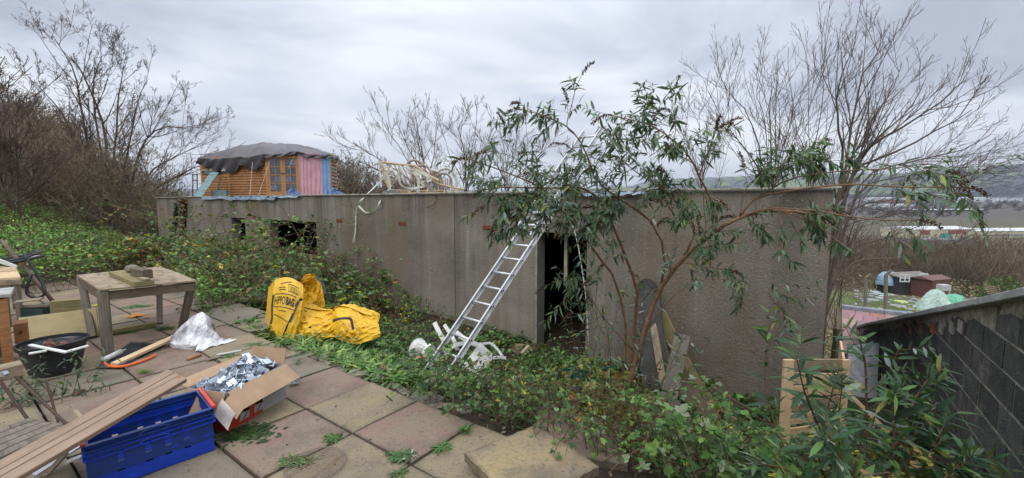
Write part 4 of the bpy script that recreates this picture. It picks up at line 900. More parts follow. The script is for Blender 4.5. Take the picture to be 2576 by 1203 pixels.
# litter of dead leaves and twigs on the bank and patio edge
mb = MB(); x, y, _ = region(-7, 0.9, 2.2, 5.8)(2600); n = len(x); leaves(mb, np.stack([x, y, gz(x, y)+.015], 1), rdir(n)*[1, 1, .15], np.array([0, 0, 1.])+rng.normal(0, .3, (n, 3)), rng.uniform(.02, .06, n), rng.uniform(.015, .035, n), palette(n, [(.12, .075, .045), (.20, .14, .08), (.30, .26, .20), (.07, .05, .035)], [4, 3, .6, 3]), 'kite', 0)
s = rng.uniform(-9, -1.5, 700); t_ = rng.uniform(-1, 2.3, 700)**1.0; x = A[0]*s+N[0]*t_; y = A[1]*s+N[1]*t_; n = len(x)
leaves(mb, np.stack([x, y, np.full(n, .006)], 1), rdir(n)*[1, 1, .1], np.array([0, 0, 1.])+rng.normal(0, .2, (n, 3)), rng.uniform(.006, .028, n), rng.uniform(.004, .014, n), palette(n, [(.10, .065, .04), (.20, .14, .07), (.05, .04, .03)], [3, 2, 3]), 'kite', 0)
tag(mb.build('leaf_litter', M['dry_leaf']), 'dead leaves and crumbs of soil scattered on the bank and slabs', 'leaf litter', kind='stuff')
# dry brown tangle of bare bramble stems beside the bag
P, q = trunks(ST(-6.4, 4.7, float(gz(*ST(-6.4, 4.7)[:2]))), 90, .9, (30, 88), .45, K=7, r=.004, jit=.22, up=-.12); mb = MB(); mb.tubes(P, np.maximum(q, .0022), 3, col=(1.5, .95, .7)); B1, r1 = grow(P, q, 5, .2, 1, .4, 40, -.05, .25, 4); mb.tubes(B1, np.maximum(r1, .0015), 3, col=(1.6, 1.0, .7))
tag(mb.build('dead_bramble_tangle', M['bark_twig']), 'brown tangle of dead bramble stems right of the yellow bag', 'dead stems', kind='stuff')

# single plants
def herb(name, label, cat, base, n, h, L, wd, cols, w, lean=(5, 45), spread=.08, group=None, shape='lance', per=8, flowers=None):
    root = thing(name, label, cat, base, group=group); P, q = trunks(base, n, h, lean, spread, K=6, r=.004, jit=.08, up=.04)
    MB().tubes(P, np.maximum(q, .0015), 4, col=(.6, .75, .4)).build('stem', M['bark_twig'], root)
    lb = MB(); lance_shoots(lb, P, per, L, wd, cols, w, t0=.15); lb.build('foliage', M['leaf'], root)
    if flowers:
        tip = P[rng.choice(n, flowers[0], replace=False), -1]
        for p in tip:
            fb = MB(); m_ = 40; leaves(fb, np.tile(p, (m_, 1)), rdir(m_), rdir(m_), flowers[2], flowers[2]*.4, palette(m_, [flowers[1]], [1])); fb.build('flower', M['leaf'], root)
    return root
herb('flowering_plant', 'bright green clump with pink clover-like flowers at the patio edge behind the table', 'plant', gp(*G(545, 775, 0)[:2]), 34, .34, .06, .35, [(.07, .14, .03), (.10, .19, .05)], [1, 1], spread=.18, flowers=(6, (.50, .20, .34), .022))
wb_ = W(790, 640, -.35); wb_[2] = float(gz(*wb_[:2]))
herb('buddleia_plant', 'tall thin buddleia growing in front of the wide window opening', 'plant', wb_, 4, 2.2, .13, .22, BUD, [3, 4, 3, 3, .5], lean=(0, 6), spread=.05, per=16)
wb_ = W(870, 690, -.5); wb_[2] = float(gz(*wb_[:2]))
herb('buddleia_plant', 'bushy grey green buddleia against the wall below the hanging white strap', 'plant', wb_, 16, 1.15, .10, .24, BUD, [3, 3, 2, 4, .5], lean=(5, 50), spread=.15, per=12)
wb_ = W(1060, 800, -.35); wb_[2] = float(gz(*wb_[:2]))
herb('bramble_bush', 'small bramble bush against the wall left of the ladder', 'bush', wb_, 22, .62, .06, .6, GB, [5, 5, 3, 1, 1, .3], lean=(5, 60), spread=.16, per=7)
herb('buddleia_plant', 'leafy buddleia sprawling over the black tub and steel rods', 'plant', G(150, 990, 0), 20, .48, .07, .26, [(.06, .10, .04), (.12, .15, .10), (.05, .085, .03)], [2, 2, 1], lean=(20, 78), spread=.10, per=9)
herb('nettle_plant', 'leafy green plant growing beside the doorway threshold', 'plant', Y(1440, 870, 5.6)*[1, 1, 0]+[0, 0, -.95], 26, .75, .07, .4, GR, [3, 4, 3, 1, .05, .05], lean=(5, 40), spread=.22, per=9)
herb('yellow_leaved_plant', 'small plant with bright yellow leaves low on the wall right of the yellow bag', 'plant', W(1030, 800, -.6)*[1, 1, 0]+[0, 0, -.75], 8, .45, .06, .6, [(.45, .36, .03), (.10, .16, .04)], [2, 1], spread=.1, per=5)
herb('flowering_weed', 'tall weed with tiny pink flowers beside the loose yellow slab', 'plant', G(1430, 1215, .0), 9, .22, .035, .3, [(.06, .12, .035), (.12, .16, .06)], [1, 1], lean=(0, 35), spread=.05, per=8, flowers=(2, (.42, .28, .34), .012))
herb('leafy_weed', 'bright green upright weed in the brambles below the buddleia trunk', 'plant', gp(*Y(1700, 1090, 3.6)[:2]), 10, .5, .06, .3, [(.09, .17, .04), (.12, .22, .06)], [1, 1], lean=(0, 25), spread=.12, per=10)
herb('sapling', 'round leaved sapling turning yellow at the foot of the big tree', 'plant', gp(*onground(320, 590)[:2]), 14, 1.5, .16, .75, [(.16, .20, .04), (.35, .30, .04), (.08, .12, .03)], [2, 2, 2], lean=(3, 40), spread=.3, per=7)
# ivy and brown creeper up the wall at the left end
def creeper(name, label, pxa, pxb, y0, y1, wdt, cols, w, n):
    lb = MB(); t_ = rng.random(n); sa, za = wall_sz(pxa, y0); sb, zb = wall_sz(pxb, y1); wv = wdt*(.55+.6*fbm(t_*5, t_*0, 3))
    p = np.array([ST(sa+(sb-sa)*k+rng.normal(0, .4)*q_, TW-rng.uniform(.01, .16)*(q_/wdt), za+(zb-za)*k) for k, q_ in zip(t_, wv)])
    leaves(lb, p, rdir(n)+np.array([0, 0, -.8]), rdir(n)*.6-N, .075, .065, palette(n, cols, w), 'round', .2)
    tag(lb.build(name, M['glossy_leaf']), label, 'creeper')
creeper('wall_creeper', 'column of brown withered creeper up the wall beside the left air bricks', 462, 466, 650, 500, .30, [(.16, .10, .05), (.22, .14, .06), (.09, .07, .03), (.05, .07, .025)], [3, 2, 2, 1], 2600)
creeper('wall_creeper', 'thin dark green ivy strand climbing the far left end of the wall', 430, 452, 640, 510, .16, [(.022, .05, .02), (.035, .075, .03)], [1, 1], 700)
# ------------------------------------------------------------------ things on the patio
UPZ = np.array([0, 0, 1.0])
def hit(px, py, z): return G(px, py, z)
# wooden table
tb = thing('wooden_table', 'weathered home-made wooden table with thick legs and a stained board top', 'table', G(330, 840, 0))
TZ = .69
c4 = [hit(193, 691, TZ), hit(251, 730, TZ), hit(495, 706, TZ), hit(404, 670, TZ)]
for k in range(4):
    u0, u1 = k/4+.003, (k+1)/4-.003; a_ = c4[0]*(1-u0)+c4[1]*u0; b_ = c4[0]*(1-u1)+c4[1]*u1; c_ = c4[3]*(1-u1)+c4[2]*u1; d_ = c4[3]*(1-u0)+c4[2]*u0
    dz = UPZ*(rng.normal(0, .002)-.009); MB().quad(a_+dz, b_+dz, c_+dz, d_+dz, .018).build('top_board', M['wood_tan'], tb)
legb = [hit(232, 850, 0), hit(272, 890, 0), hit(457, 832, 0), hit(403, 815, 0)]; ins = sum(c4)/4
for cpt, lb_, w in zip(c4, legb, (.085, .105, .085, .075)):
    top = cpt+(ins-cpt)*.075; top[2] = TZ-.022; MB().beam(lb_, top, w, w*.85, up=tuple(c4[2]-c4[1]), warp=.002).build('leg', M['wood_grey'], tb)
for i in range(4):
    a_, b_ = c4[i], c4[(i+1) % 4]; a_ = a_+(ins-a_)*.05; b_ = b_+(ins-b_)*.05; a_ = a_*[1, 1, 0]+[0, 0, TZ-.072]; b_ = b_*[1, 1, 0]+[0, 0, TZ-.072]
    MB().beam(a_, b_, .028, .09).build('apron', M['wood_dark'], tb)
def tagb(mb, name, mat, label, cat, group=None, smooth=False): return tag(mb.build(name, M[mat] if isinstance(mat, str) else mat, smooth=smooth), label, cat, group)
z_ = TZ+.003
tagb(MB().beam(hit(296, 686, z_+.03), hit(364, 713, z_+.03), .16, .05), 'timber_offcut', 'wood_moss', 'long mossy timber offcut lying flat on the wooden table', 'offcut')
tagb(MB().beam(hit(340, 683, z_+.10), hit(372, 690, z_+.10), .09, .10), 'wood_block', 'wood_dark', 'squared brown wood block standing on the wooden table', 'block')
mb = MB(); P = []; c_ = hit(331, 676, z_+.10)
for i in range(13):
    th = math.pi*i/12; P.append([c_+np.array([math.sin(th)*math.cos(p)*.075*(1+.12*math.sin(3*p)), math.sin(th)*math.sin(p)*.06, math.cos(th)*.048]) for p in np.linspace(0, 2*math.pi, 18)])
tagb(mb.grid(P), 'round_stone', 'stone', 'smooth grey stone resting on the offcut on the wooden table', 'stone', smooth=True)
tagb(MB().beam(hit(352, 700, z_+.07), hit(372, 703, z_+.07), .05, .02), 'timber_sliver', 'wood_tan', 'pale split sliver of wood on top of the mossy offcut', 'sliver')

# white and grey plastic bag
def blob(c, rx, ry, h, fun, nu=80, nv=44, ang0=0.0):
    P = np.zeros((nu, nv, 3))
    for i in range(nu):
        a_ = 2*math.pi*i/(nu-1)
        for j in range(nv):
            v = j/(nv-1); r_, z = fun(a_, v); P[i, j] = c+Rz(ang0)@np.array([math.cos(a_)*rx*r_, math.sin(a_)*ry*r_, z*h])
    return P
M['bag_film'] = flat('bag_film', (.50, .50, .51), .3, scale=6, c2=(.40, .40, .42), spec=.6)
m, t, b = new_mat('bag_plastic'); b.inputs['Roughness'].default_value = .28; b.inputs['Specular IOR Level'].default_value = .6
co = coord(t); b_c = mixc(t, ramp(t, noise(t, co, 3.5, 3, .5), .40, .56), (.20, .20, .21), (.74, .74, .75)); t.links.new(b_c, b.inputs['Base Color']); bump(t, b, noise(t, co, 9, 3, .5, 2.5), .025); M['bag_plastic'] = m
def bagf(a_, v):
    if v < .12: return (.93+.5*v+.06*math.sin(a_*5), v*1.1)
    w = (v-.12)/.88; rr_ = (1-w)**.75*(1+.09*math.sin(a_*5+w*4)+.04*math.sin(a_*9-w*6)); return (rr_*.99, .13+.87*w**.9+.05*math.sin(a_*4+w*8)*w*(1-w)*4)
c_ = G(478, 868, 0); P = blob(c_+np.array([0.02, .05, 0]), .27, .20, .36, bagf, ang0=-.3)
tip = (P[:, :, 2]/.36)[..., None]; P += np.array([.10, 0, 0])*tip**1.5
bg_ = thing('plastic_bag', 'crumpled white and grey plastic bag slumped on the slabs beside the table leg', 'bag', c_)
MB().grid(P).build('bag_body', M['bag_plastic'], bg_, smooth=True)
n = 20; P = np.zeros((n, 12, 3)); a0, a1 = G(520, 872, 0), G(592, 858, 0)
for i in range(n):
    for j in range(12):
        u, v = i/(n-1), j/11; w_ = (.16*(1-u)+.03)*(1+.2*math.sin(u*9)); P[i, j] = a0+(a1-a0)*u+np.array([.15*(v-.5), 1, 0])*(v-.5)*w_*2+UPZ*(.012+.11*(1-u)**1.6*math.sin(v*math.pi)+.012*math.sin(u*21+v*7)*(1-u)+.006*math.sin(v*25))
MB().grid(P).build('bag_mouth', M['bag_plastic'], bg_, smooth=True)

# timber pieces and rubbish under the table
tagb(MB().beam(G(272, 838, .03)+[-.0, 0, 0], G(392, 815, .03), .075, .06, warp=.004), 'timber_sleeper', 'wood_moss', 'greenish length of timber lying on the slabs beneath the table', 'timber')
tagb(MB().beam(G(318, 823, .02), G(337, 818, .02), .05, .04), 'timber_cube', 'wood_tan', 'tiny cut block of wood lying alone under the table', 'offcut')
tagb(MB().beam(G(287, 917, .03), G(443, 846, .07), .07, .03, up=(0.1, -.4, 1)), 'timber_batten', 'wood_pine', 'pale square batten propped on black sheeting in front of the table', 'batten')
n = 24; P = np.zeros((n, n, 3)); q4 = [G(243, 928, 0), G(300, 930, 0), G(418, 868, 0), G(330, 862, 0)]
for i in range(n):
    for j in range(n):
        u, v = i/(n-1), j/(n-1); p = (q4[0]*(1-u)+q4[1]*u)*(1-v)+(q4[3]*(1-u)+q4[2]*u)*v; P[i, j] = p+UPZ*(.008+.022*fbm(u*5, v*7, 2)*math.sin(math.pi*min(1, max(0, min(u, v, 1-u, 1-v)*6)))+.008*fbm(u*14, v*16, 5))+rng.normal(0, .0015, 3)
tagb(MB().grid(P), 'black_sheeting', 'black_plastic', 'crinkled black plastic sheeting on the slabs under the pale batten', 'sheeting', smooth=True)
pth = spline([G(262, 912, .02), G(275, 921, .02), G(308, 922, .02), G(350, 911, .02), G(378, 900, .02), G(393, 892, .025)], 24)
tagb(MB().tube(pth, .0125, 8), 'orange_pipe', 'orange_plastic', 'bent length of bright orange plastic pipe lying on the slabs', 'pipe', smooth=True)
tu = thing('sealant_tube', 'dirty white sealant cartridge lying against the pale batten', 'tube', G(283, 895, 0))
a_, b_ = G(258, 907, .04), G(303, 885, .045); MB().tube([a_, a_+(b_-a_)*.5, b_], .027, 14).build('cartridge', flat('cartridge', (.74, .72, .70), .5, scale=25, c2=(.50, .48, .45)), tu, smooth=True)
d_ = unit(b_-a_); MB().tube([b_, b_+d_*.02, b_+d_*.03], [.016, .014, .008], 10).build('collar', M['rust'], tu); MB().tube([b_+d_*.03, b_+d_*.075], [.009, .004], 8).build('nozzle', M['white_plastic'], tu)
# black tub with trims
tub = thing('planter_tub', 'large round black plastic tub holding white trim offcuts and rubbish', 'tub', G(141, 935, 0))
tcn = G(141, 935, 0); prof_ = [(.20, 0), (.235, .01), (.275, .15), (.305, .245), (.305, .26), (.335, .262), (.340, .30), (.318, .302), (.312, .27), (.28, .24), (.25, .10), (.0, .09)]
P = np.array([[tcn+np.array([math.cos(a)*r_, math.sin(a)*r_, z]) for r_, z in [(q_[0]*.72, q_[1]) for q_ in prof_]] for a in np.linspace(0, 2*math.pi, 49)])
MB().grid(P).build('tub_body', M['black_plastic'], tub, smooth=False)
n = 16; P = np.zeros((n, n, 3))
for i in range(n):
    for j in range(n):
        a, r_ = 2*math.pi*i/(n-1), .21*j/(n-1); P[i, j] = tcn+np.array([math.cos(a)*r_, math.sin(a)*r_, .21+.07*fbm(math.cos(a)*r_*14+5, math.sin(a)*r_*14, 3)])
tagb(MB().grid(P), 'bin_liner', 'black_plastic', 'crumpled black bin liner inside the round tub', 'liner', smooth=True)
def at_t(px, py, z): return G(px, py, z)
for (p, q_, w, lab) in (((76, 868, .31), (165, 886, .30), .03, 'long white plastic trim lying across the black tub'), ((160, 887, .305), (222, 870, .32), .04, 'short white plastic trim at the right rim of the black tub'), ((72, 890, .31), (118, 882, .31), .035, 'white plastic offcut at the left rim of the black tub')):
    tagb(MB().beam(G(*p), G(*q_), w, .012), 'plastic_trim', 'white_plastic', lab, 'trim', 'white trims in the tub')
mb = MB(); m_ = 60; P = tcn+[.05, -.02, .26]+rng.normal(0, 1, (m_, 3))*[.06, .05, .012]; leaves(mb, P, rdir(m_), rdir(m_), .05, .04, palette(m_, [(.30, .10, .06), (.40, .22, .18), (.12, .08, .06)], [1, 1, 1]), 'kite')
tagb(mb, 'dead_leaves', 'dry_leaf', 'reddish dead leaves heaped in the black tub', 'leaves')
# leaning board, block, dark crate
tagb(MB().quad(G(52, 866, 0), G(250, 846, 0), Y(243, 775, G(250, 846, 0)[1]+.10), Y(48, 800, G(52, 866, 0)[1]+.10), .018), 'chipboard_panel', wood('chip', (.36, .29, .15), (.42, .345, .19), dirtamt=.12, fine=8), 'buff chipboard panel propped on its edge behind the black tub', 'panel')
tagb(MB().box(G(175, 815, 0)+[0, 0, .16], (.15, .05, .16), Rz(.5)), 'fence_board_offcut', 'wood_moss', 'broad greenish timber block standing behind the chipboard panel', 'block')
bx = thing('storage_crate', 'dark green plastic crate with a brown timber laid on its rim left of the table', 'crate', G(105, 815, 0)); p = G(108, 812, 0)
for sx_, sy_, hx, hy in ((0, -.13, .17, .008), (0, .13, .17, .008), (-.17, 0, .008, .13), (.17, 0, .008, .13)): MB().box(p+[sx_, sy_, .11], (hx, hy, .11)).build('side_panel', M.setdefault('green_crate', flat('green_crate', (.02, .05, .045), .5, scale=4)), bx)
MB().box(p+[0, 0, .01], (.17, .13, .008)).build('base', M['green_crate'], bx)
tagb(MB().beam(p+[-.2, -.1, .24], p+[.19, -.06, .245], .07, .03), 'timber_strip', 'wood_dark', 'brown timber strip laid along the rim of the dark green crate', 'timber')
# fallen leaves and stray weeds
mb = MB()
for a_ in np.linspace(0, 5, 6): leaves(mb, G(342, 795, .012)[None], np.array([[math.cos(a_), math.sin(a_), .15]]), np.array([[0, 0, 1.]]), .13, .06, np.array([.62, .24, .03]), 'lance', .1)
leaves(mb, np.array([G(358, 798, .012)]), np.array([[1., .1, .1]]), np.array([[0, 0, 1.]]), .10, .05, np.array([.60, .20, .03]), 'lance', .1)
tagb(mb, 'autumn_leaf', 'dry_leaf', 'big orange autumn leaf lying on the slabs beneath the table', 'leaf')
mb = MB()
for a_ in np.linspace(0, 5, 5): leaves(mb, G(247, 768, .012)[None], np.array([[math.cos(a_), math.sin(a_), .15]]), np.array([[0, 0, 1.]]), .09, .05, np.array([.62, .42, .05]), 'lance', .1)
tagb(mb, 'autumn_leaf', 'dry_leaf', 'small yellow autumn leaf on the slabs behind the table leg', 'leaf')
def weed(px, py, n, L, lab, cols=[(.06, .13, .03), (.10, .18, .045)], sp_=.03, wd=.22, lean=1.4, flat_=0):
    mb = MB(); n = int(n*1.7); L = L*.62; wd = wd*.8; p = G(px, py, 0); x = p[0]+rng.normal(0, sp_, n); y = p[1]+rng.normal(0, sp_*.6, n); blades(mb, x, y, L, wd, cols, [1]*len(cols), lean, z=np.full(n, .002)); tagb(mb, 'weed', 'leaf', lab, 'weed', 'weeds growing from the slab joints')
weed(838, 1103, 45, .10, 'grassy weed in the joint just above the wire grill', sp_=.02)
weed(738, 1163, 70, .10, 'broad leafy weed growing through the left edge of the wire grill', sp_=.035)
weed(1012, 1150, 90, .085, 'round leafy weed on the joint right of the wire grill', [(.05, .11, .03), (.08, .15, .05)], .03, .4)
weed(1030, 1148, 6, .10, 'pale dried leaf stalks among the weed right of the wire grill', [(.5, .48, .40)], .015, .25)
weed(1110, 1128, 28, .11, 'star shaped weed in the joint below the pink slab', sp_=.012)
weed(1170, 1085, 34, .09, 'small tufted weed at the right end of the long slab joint', sp_=.012, lean=.8)
weed(1005, 1192, 30, .07, 'tiny weed cut by the bottom of the view right of the grill', sp_=.02)
weed(620, 1090, 220, .13, 'dark flattened weed spreading in front of the cardboard box', [(.035, .065, .02), (.05, .09, .025)], .085, .3, 2.2)
weed(362, 940, 110, .10, 'tuft of bright grass between the blue crates and the orange pipe', [(.10, .18, .03), (.16, .24, .05)], .03, .05, .5)
weed(415, 828, 120, .13, 'spiky green weed against the far right table leg', [(.05, .10, .02), (.08, .15, .04)], .05, .12, .9)
weed(310, 838, 100, .12, 'green weed on the slabs under the table', [(.05, .10, .02), (.08, .15, .04)], .07, .14, 1.2)
weed(570, 898, 110, .07, 'flat leafy weed above the cardboard box', [(.05, .10, .03), (.09, .16, .05)], .055, .45, 1.8)
weed(345, 772, 140, .10, 'creeping weed on the far side of the table', [(.06, .12, .03), (.10, .18, .05)], .09, .4, 1.6)
weed(640, 868, 60, .06, 'low weed near the patio edge by the white strip', [(.06, .12, .03), (.10, .18, .05)], .05, .45, 1.8)
# strips and scraps
tagb(MB().beam(G(545, 893, .012), G(607, 882, .012), .022, .012), 'plastic_strip', 'white_plastic', 'thin white strip on the slabs above the cardboard box', 'strip')
tagb(MB().beam(G(470, 905, .012), G(505, 893, .012), .03, .02), 'timber_scrap', 'wood_orange', 'orange brown splinter of wood beside the plastic bag', 'scrap')
tagb(MB().beam(G(520, 906, .012), G(555, 896, .012), .05, .006), 'metal_plate', 'rust', 'flat dark rusty metal plate on the slabs under the bag', 'plate')
tagb(MB().tube(spline([G(605, 945, .01), G(650, 925, .012), G(700, 905, .012), G(745, 893, .01)], 12), .006, 5), 'dead_twig', 'bark_grey', 'dead twig lying across the slabs behind the cardboard box', 'twig')

# ------------------------------------------------------------------ left edge clutter
tb2 = thing('trestle_table', 'pale wooden bench top on legs at the left edge with a bicycle wheel on it', 'table', G(30, 790, 0))
zt = .62; q4 = [hit(-60, 672, zt), hit(-60, 704, zt), hit(52, 700, zt), hit(40, 674, zt)]
MB().quad(*q4, .025).build('table_top', M['wood_pine'], tb2); MB().beam(q4[1]-[0, 0, .045], q4[2]-[0, 0, .045], .03, .07).build('apron', M['wood_tan'], tb2)
for p in (q4[2], q4[3]): p = p+(q4[0]-q4[3])*.1; MB().beam(p*[1, 1, 0], p-[0, 0, .02], .05, .05, up=(0, 1, 0)).build('leg', M['wood_grey'], tb2)
bw2 = thing('bicycle_wheel', 'black tyred bicycle wheel lying on the pale bench top at the left edge', 'wheel', hit(20, 655, .72))
wc = hit(22, 658, .74); tl = Ry(-.12)@Rx(.10); cir = lambda r_, n=48: np.array([wc+tl@np.array([math.cos(a)*r_, math.sin(a)*r_, 0]) for a in np.linspace(0, 2*math.pi, n, endpoint=False)])
MB().tube(cir(.335), .021, 10, closed=True).build('tyre', M['black_plastic'], bw2, smooth=True); MB().tube(cir(.305), .012, 8, closed=True).build('rim', M['alu'], bw2, smooth=True)
mb = MB()
for k in range(28): a = k*2*math.pi/28; mb.tube([wc+tl@np.array([math.cos(a+.25)*.02, math.sin(a+.25)*.02, .025*(-1)**k]), wc+tl@np.array([math.cos(a)*.30, math.sin(a)*.30, 0])], .0015, 3)
mb.build('spokes', M['alu'], bw2); MB().tube([wc+tl@np.array([0, 0, -.04]), wc+tl@np.array([0, 0, .04])], .022, 10).build('hub', M['steel_dark'], bw2)
wc2 = wc+[0.01, .02, .05]; mb = MB().tube(np.array([wc2+tl@np.array([math.cos(a)*.31, math.sin(a)*.30, .02*math.sin(2*a)]) for a in np.linspace(0, 2*math.pi, 48, endpoint=False)]), .018, 8, closed=True)
tagb(mb, 'bicycle_tyre', 'black_plastic', 'loose black bicycle tyre lying on top of the wheel at the left edge', 'tyre', smooth=True)
pth = [hit(-6, 612, 1.0), hit(4, 606, 1.02), hit(12, 614, 1.0), G(132, 755, .02)]; pth = [pth[0], pth[1], pth[2]]+[pth[2]+(pth[3]-pth[2])*k for k in (.1, .4, .7, 1)]
pth[3:] = [pth[2]*(1-k)+Yg(132, 757, 6.0)*k for k in (.1, .4, .7, 1)]
tagb(MB().tube(pth, .024, 10), 'rusty_pole', 'rust', 'rusty steel pole slanting down in front of the bicycle wheel', 'pole', smooth=True)
pth = spline([Yg(60, 640, 5.6), Yg(100, 700, 5.6), Yg(112, 738, 5.55), Yg(90, 750, 5.5), Yg(68, 738, 5.5), Yg(72, 710, 5.55), Yg(80, 690, 5.6)], 40)
tagb(MB().tube(pth, .016, 8), 'rubber_hose', 'black_plastic', 'loop of thick black hose hanging under the bicycle wheel', 'hose', smooth=True)
tagb(MB().quad(Yg(-30, 640, 5.2), Yg(42, 668, 5.1), Yg(42, 674, 5.1), Yg(-30, 655, 5.2), .01), 'plastic_flashing', 'white_plastic', 'white plastic strip stuck through the bicycle wheel', 'strip')
tb3 = thing('low_bench', 'low weathered bench of pale boards under the trestle at the left edge', 'bench', G(0, 800, 0)); zt = .42
for k in range(3): a0 = .33*k; MB().quad(hit(-40, 708+a0*34, zt), hit(-40, 717+a0*34, zt), hit(24+a0*15, 718+a0*34, zt), hit(20+a0*15, 709+a0*34, zt), .02).build('seat_board', M['wood_tan'], tb3)
p = hit(24, 742, zt); MB().beam(p*[1, 1, 0]-[.06, 0, 0], p-[.06, 0, .015], .05, .05, up=(0, 1, 0)).build('leg', M['wood_grey'], tb3)
cab = thing('wooden_cabinet', 'orange varnished wooden cabinet with a pale worktop cut by the left edge', 'cabinet', G(-30, 905, 0))
x1 = Yg(10, 895, 3.9); ct = x1*[1, 1, 0]; zt = EYE+(505-748)/FV*3.9; Rk = Rz(R(47))
def kb(off, half, nm, mat, par=None): return MB().box(ct+Rk@np.array(off, float), half, Rk).build(nm, M[mat] if isinstance(mat, str) else mat, par or cab)
kb((-.26, .20, zt), (.345, .24, .013), 'worktop', flat('worktop', (.42, .41, .38), .6, scale=6))
kb((.02, .20, zt/2-.01), (.012, .21, zt/2-.02), 'side_panel', 'wood_orange'); kb((-.28, .40, zt/2-.01), (.28, .01, zt/2-.03), 'back_panel', 'wood_dark'); kb((.025, -.022, zt/2-.01), (.035, .010, zt/2-.02), 'front_post', 'wood_orange')
dr_ = kb((.105, .35, .27), (.045, .10, .10), 'drawer', 'wood_orange'); MB().tube([ct+Rk@np.array([.105, .245, .29]), ct+Rk@np.array([.105, .225, .29])], .012, 8).build('handle', M['steel_dark'], dr_)
tagb(MB().beam(Yg(40, 760, 4.9), Yg(105, 752, 5.0), .12, .02), 'shelf_board', 'wood_tan', 'loose pale board laid between the cabinet and the green crate', 'board')

# steel rods and block, slatted deck
rod = thing('steel_prop', 'pair of threaded steel rods bolted through a rough wooden block', 'prop', G(60, 1100, 0))
bp_ = Yg(10, 940, 2.55); be_ = Yg(54, 918, 2.62)
MB().beam(Yg(-20, 944, 2.5), Yg(55, 926, 2.6), .10, .085).build('block', M['wood_tan'], rod)
pa = Yg(18, 938, 2.49); MB().tube([pa+[.0, -.005, 0], pa+[.003, -.03, 0]], .017, 6).build('bolt', M['zinc'], rod)
def rodm(p, q_): return MB().tube([p, (p+q_)/2, q_], .013, 8)
for p, q_ in ((Yg(-6, 950, 2.5), Yg(75, 1062, 2.42)), (Yg(38, 946, 2.55), Yg(172, 1072, 2.35))):
    d_ = unit(q_-p); L = np.linalg.norm(q_-p); K = 90; P = p+d_*np.linspace(0, L, K)[:, None]; MB().tube(P, .0085+.0011*np.sin(np.arange(K)*1.6), 8).build('threaded_rod', M['steel_dark'], rod)
deck = thing('slatted_deck', 'weathered slatted timber platform in the bottom left corner under the long plank', 'platform', G(60, 1203, 0)); zt = .30
E0, E1, E2 = hit(-60, 1185, zt), hit(-60, 1100, zt), hit(75, 1055, zt); E3 = hit(172, 1078, zt)
for k in range(5):
    u0, u1 = k/5+.012, (k+1)/5-.012; a_ = E0*(1-u0)+E1*u0; b_ = E0*(1-u1)+E1*u1; c_ = E3*(1-u1)+E2*u1; d_ = E3*(1-u0)+E2*u0
    MB().quad(d_, c_, b_, a_, .022).build('deck_board', M['wood_grey'], deck)
MB().beam(E0-[0, 0, .06]+(E3-E0)*.02, E3-[0, 0, .06]-(E3-E0)*.03, .03, .09).build('bearer', M['wood_tan'], deck)
for u in (.08,): p = E0+(E3-E0)*u; MB().beam(p*[1, 1, 0], p-[0, 0, .105], .06, .06, up=(0, 1, 0)).build('foot', M['wood_tan'], deck)
tagb(MB().tube([Yg(190, 1035, 2.5), Yg(205, 1052, 2.42), Yg(197, 1090, 2.3)], .012, 8), 'wooden_peg', 'wood_tan', 'short wooden peg poking up behind the slatted platform', 'peg')
tagb(MB().tube([Yg(115, 955, 2.75), Yg(146, 1062, 2.6)], .007, 6), 'steel_bar', 'steel_dark', 'thin dark steel bar standing behind the threaded rods', 'bar')
tagb(MB().tube([G(190, 990, .02), G(212, 981, .02)], .017, 10), 'pipe_stub', flat('pipestub', (.30, .14, .11), .6), 'short faded red pipe end poking out beside the black tub', 'pipe')
# long grooved plank, resting on the crates
a_ = Yg(446, 941, 2.62); b_ = Yg(-60, 1225, 1.75); d_ = unit(b_-a_)
pl = thing('long_plank', 'long grooved brown decking plank slanting across the blue crates', 'plank', (a_+b_)/2)
sidev = unit(np.cross(d_, UPZ)); sidev = sidev if sidev[1] < 0 else -sidev; upv = np.cross(sidev, d_); upv = upv if upv[2] > 0 else -upv; Rp = np.stack([d_, sidev, np.cross(d_, sidev)], 1)
sidev = unit(sidev+upv*-.35); upv = unit(np.cross(sidev, d_)); upv = upv if upv[2] > 0 else -upv
Lp = np.linalg.norm(b_-a_); prof2 = []; wv = .15; n_g = 5
cols_ = [(-wv/2, 0)]
prof2 = [(-wv/2, -.028), (-wv/2, 0), (-.0245, 0), (-.0235, -.005), (-.0205, -.005), (-.0195, 0), (.0145, 0), (.0155, -.005), (.0185, -.005), (.0195, 0), (wv/2-.003, 0), (wv/2, -.003), (wv/2, -.028)]
K = 24; v = []; uv = []; f = []; m_ = len(prof2)
for i in range(K):
    p = a_+d_*Lp*i/(K-1)
    for k, (y_, z) in enumerate(prof2): v.append(p+sidev*y_+upv*z); uv.append((Lp*i/(K-1), y_-z*2))
for i in range(K-1):
    for k in range(m_): f.append((i*m_+k, i*m_+(k+1) % m_, (i+1)*m_+(k+1) % m_, (i+1)*m_+k))
f += [tuple(range(m_-1, -1, -1)), tuple(range((K-1)*m_, K*m_))]
MB().add(v, f, [uv[k] for q_ in f for k in q_]).build('board', M['wood_plank'], pl)
MB().tube([a_+d_*.012+sidev*.03+upv*-.008, a_+d_*.012+sidev*.03+upv*.0025], .011, 10).build('knot', M['wood_orange'], pl)
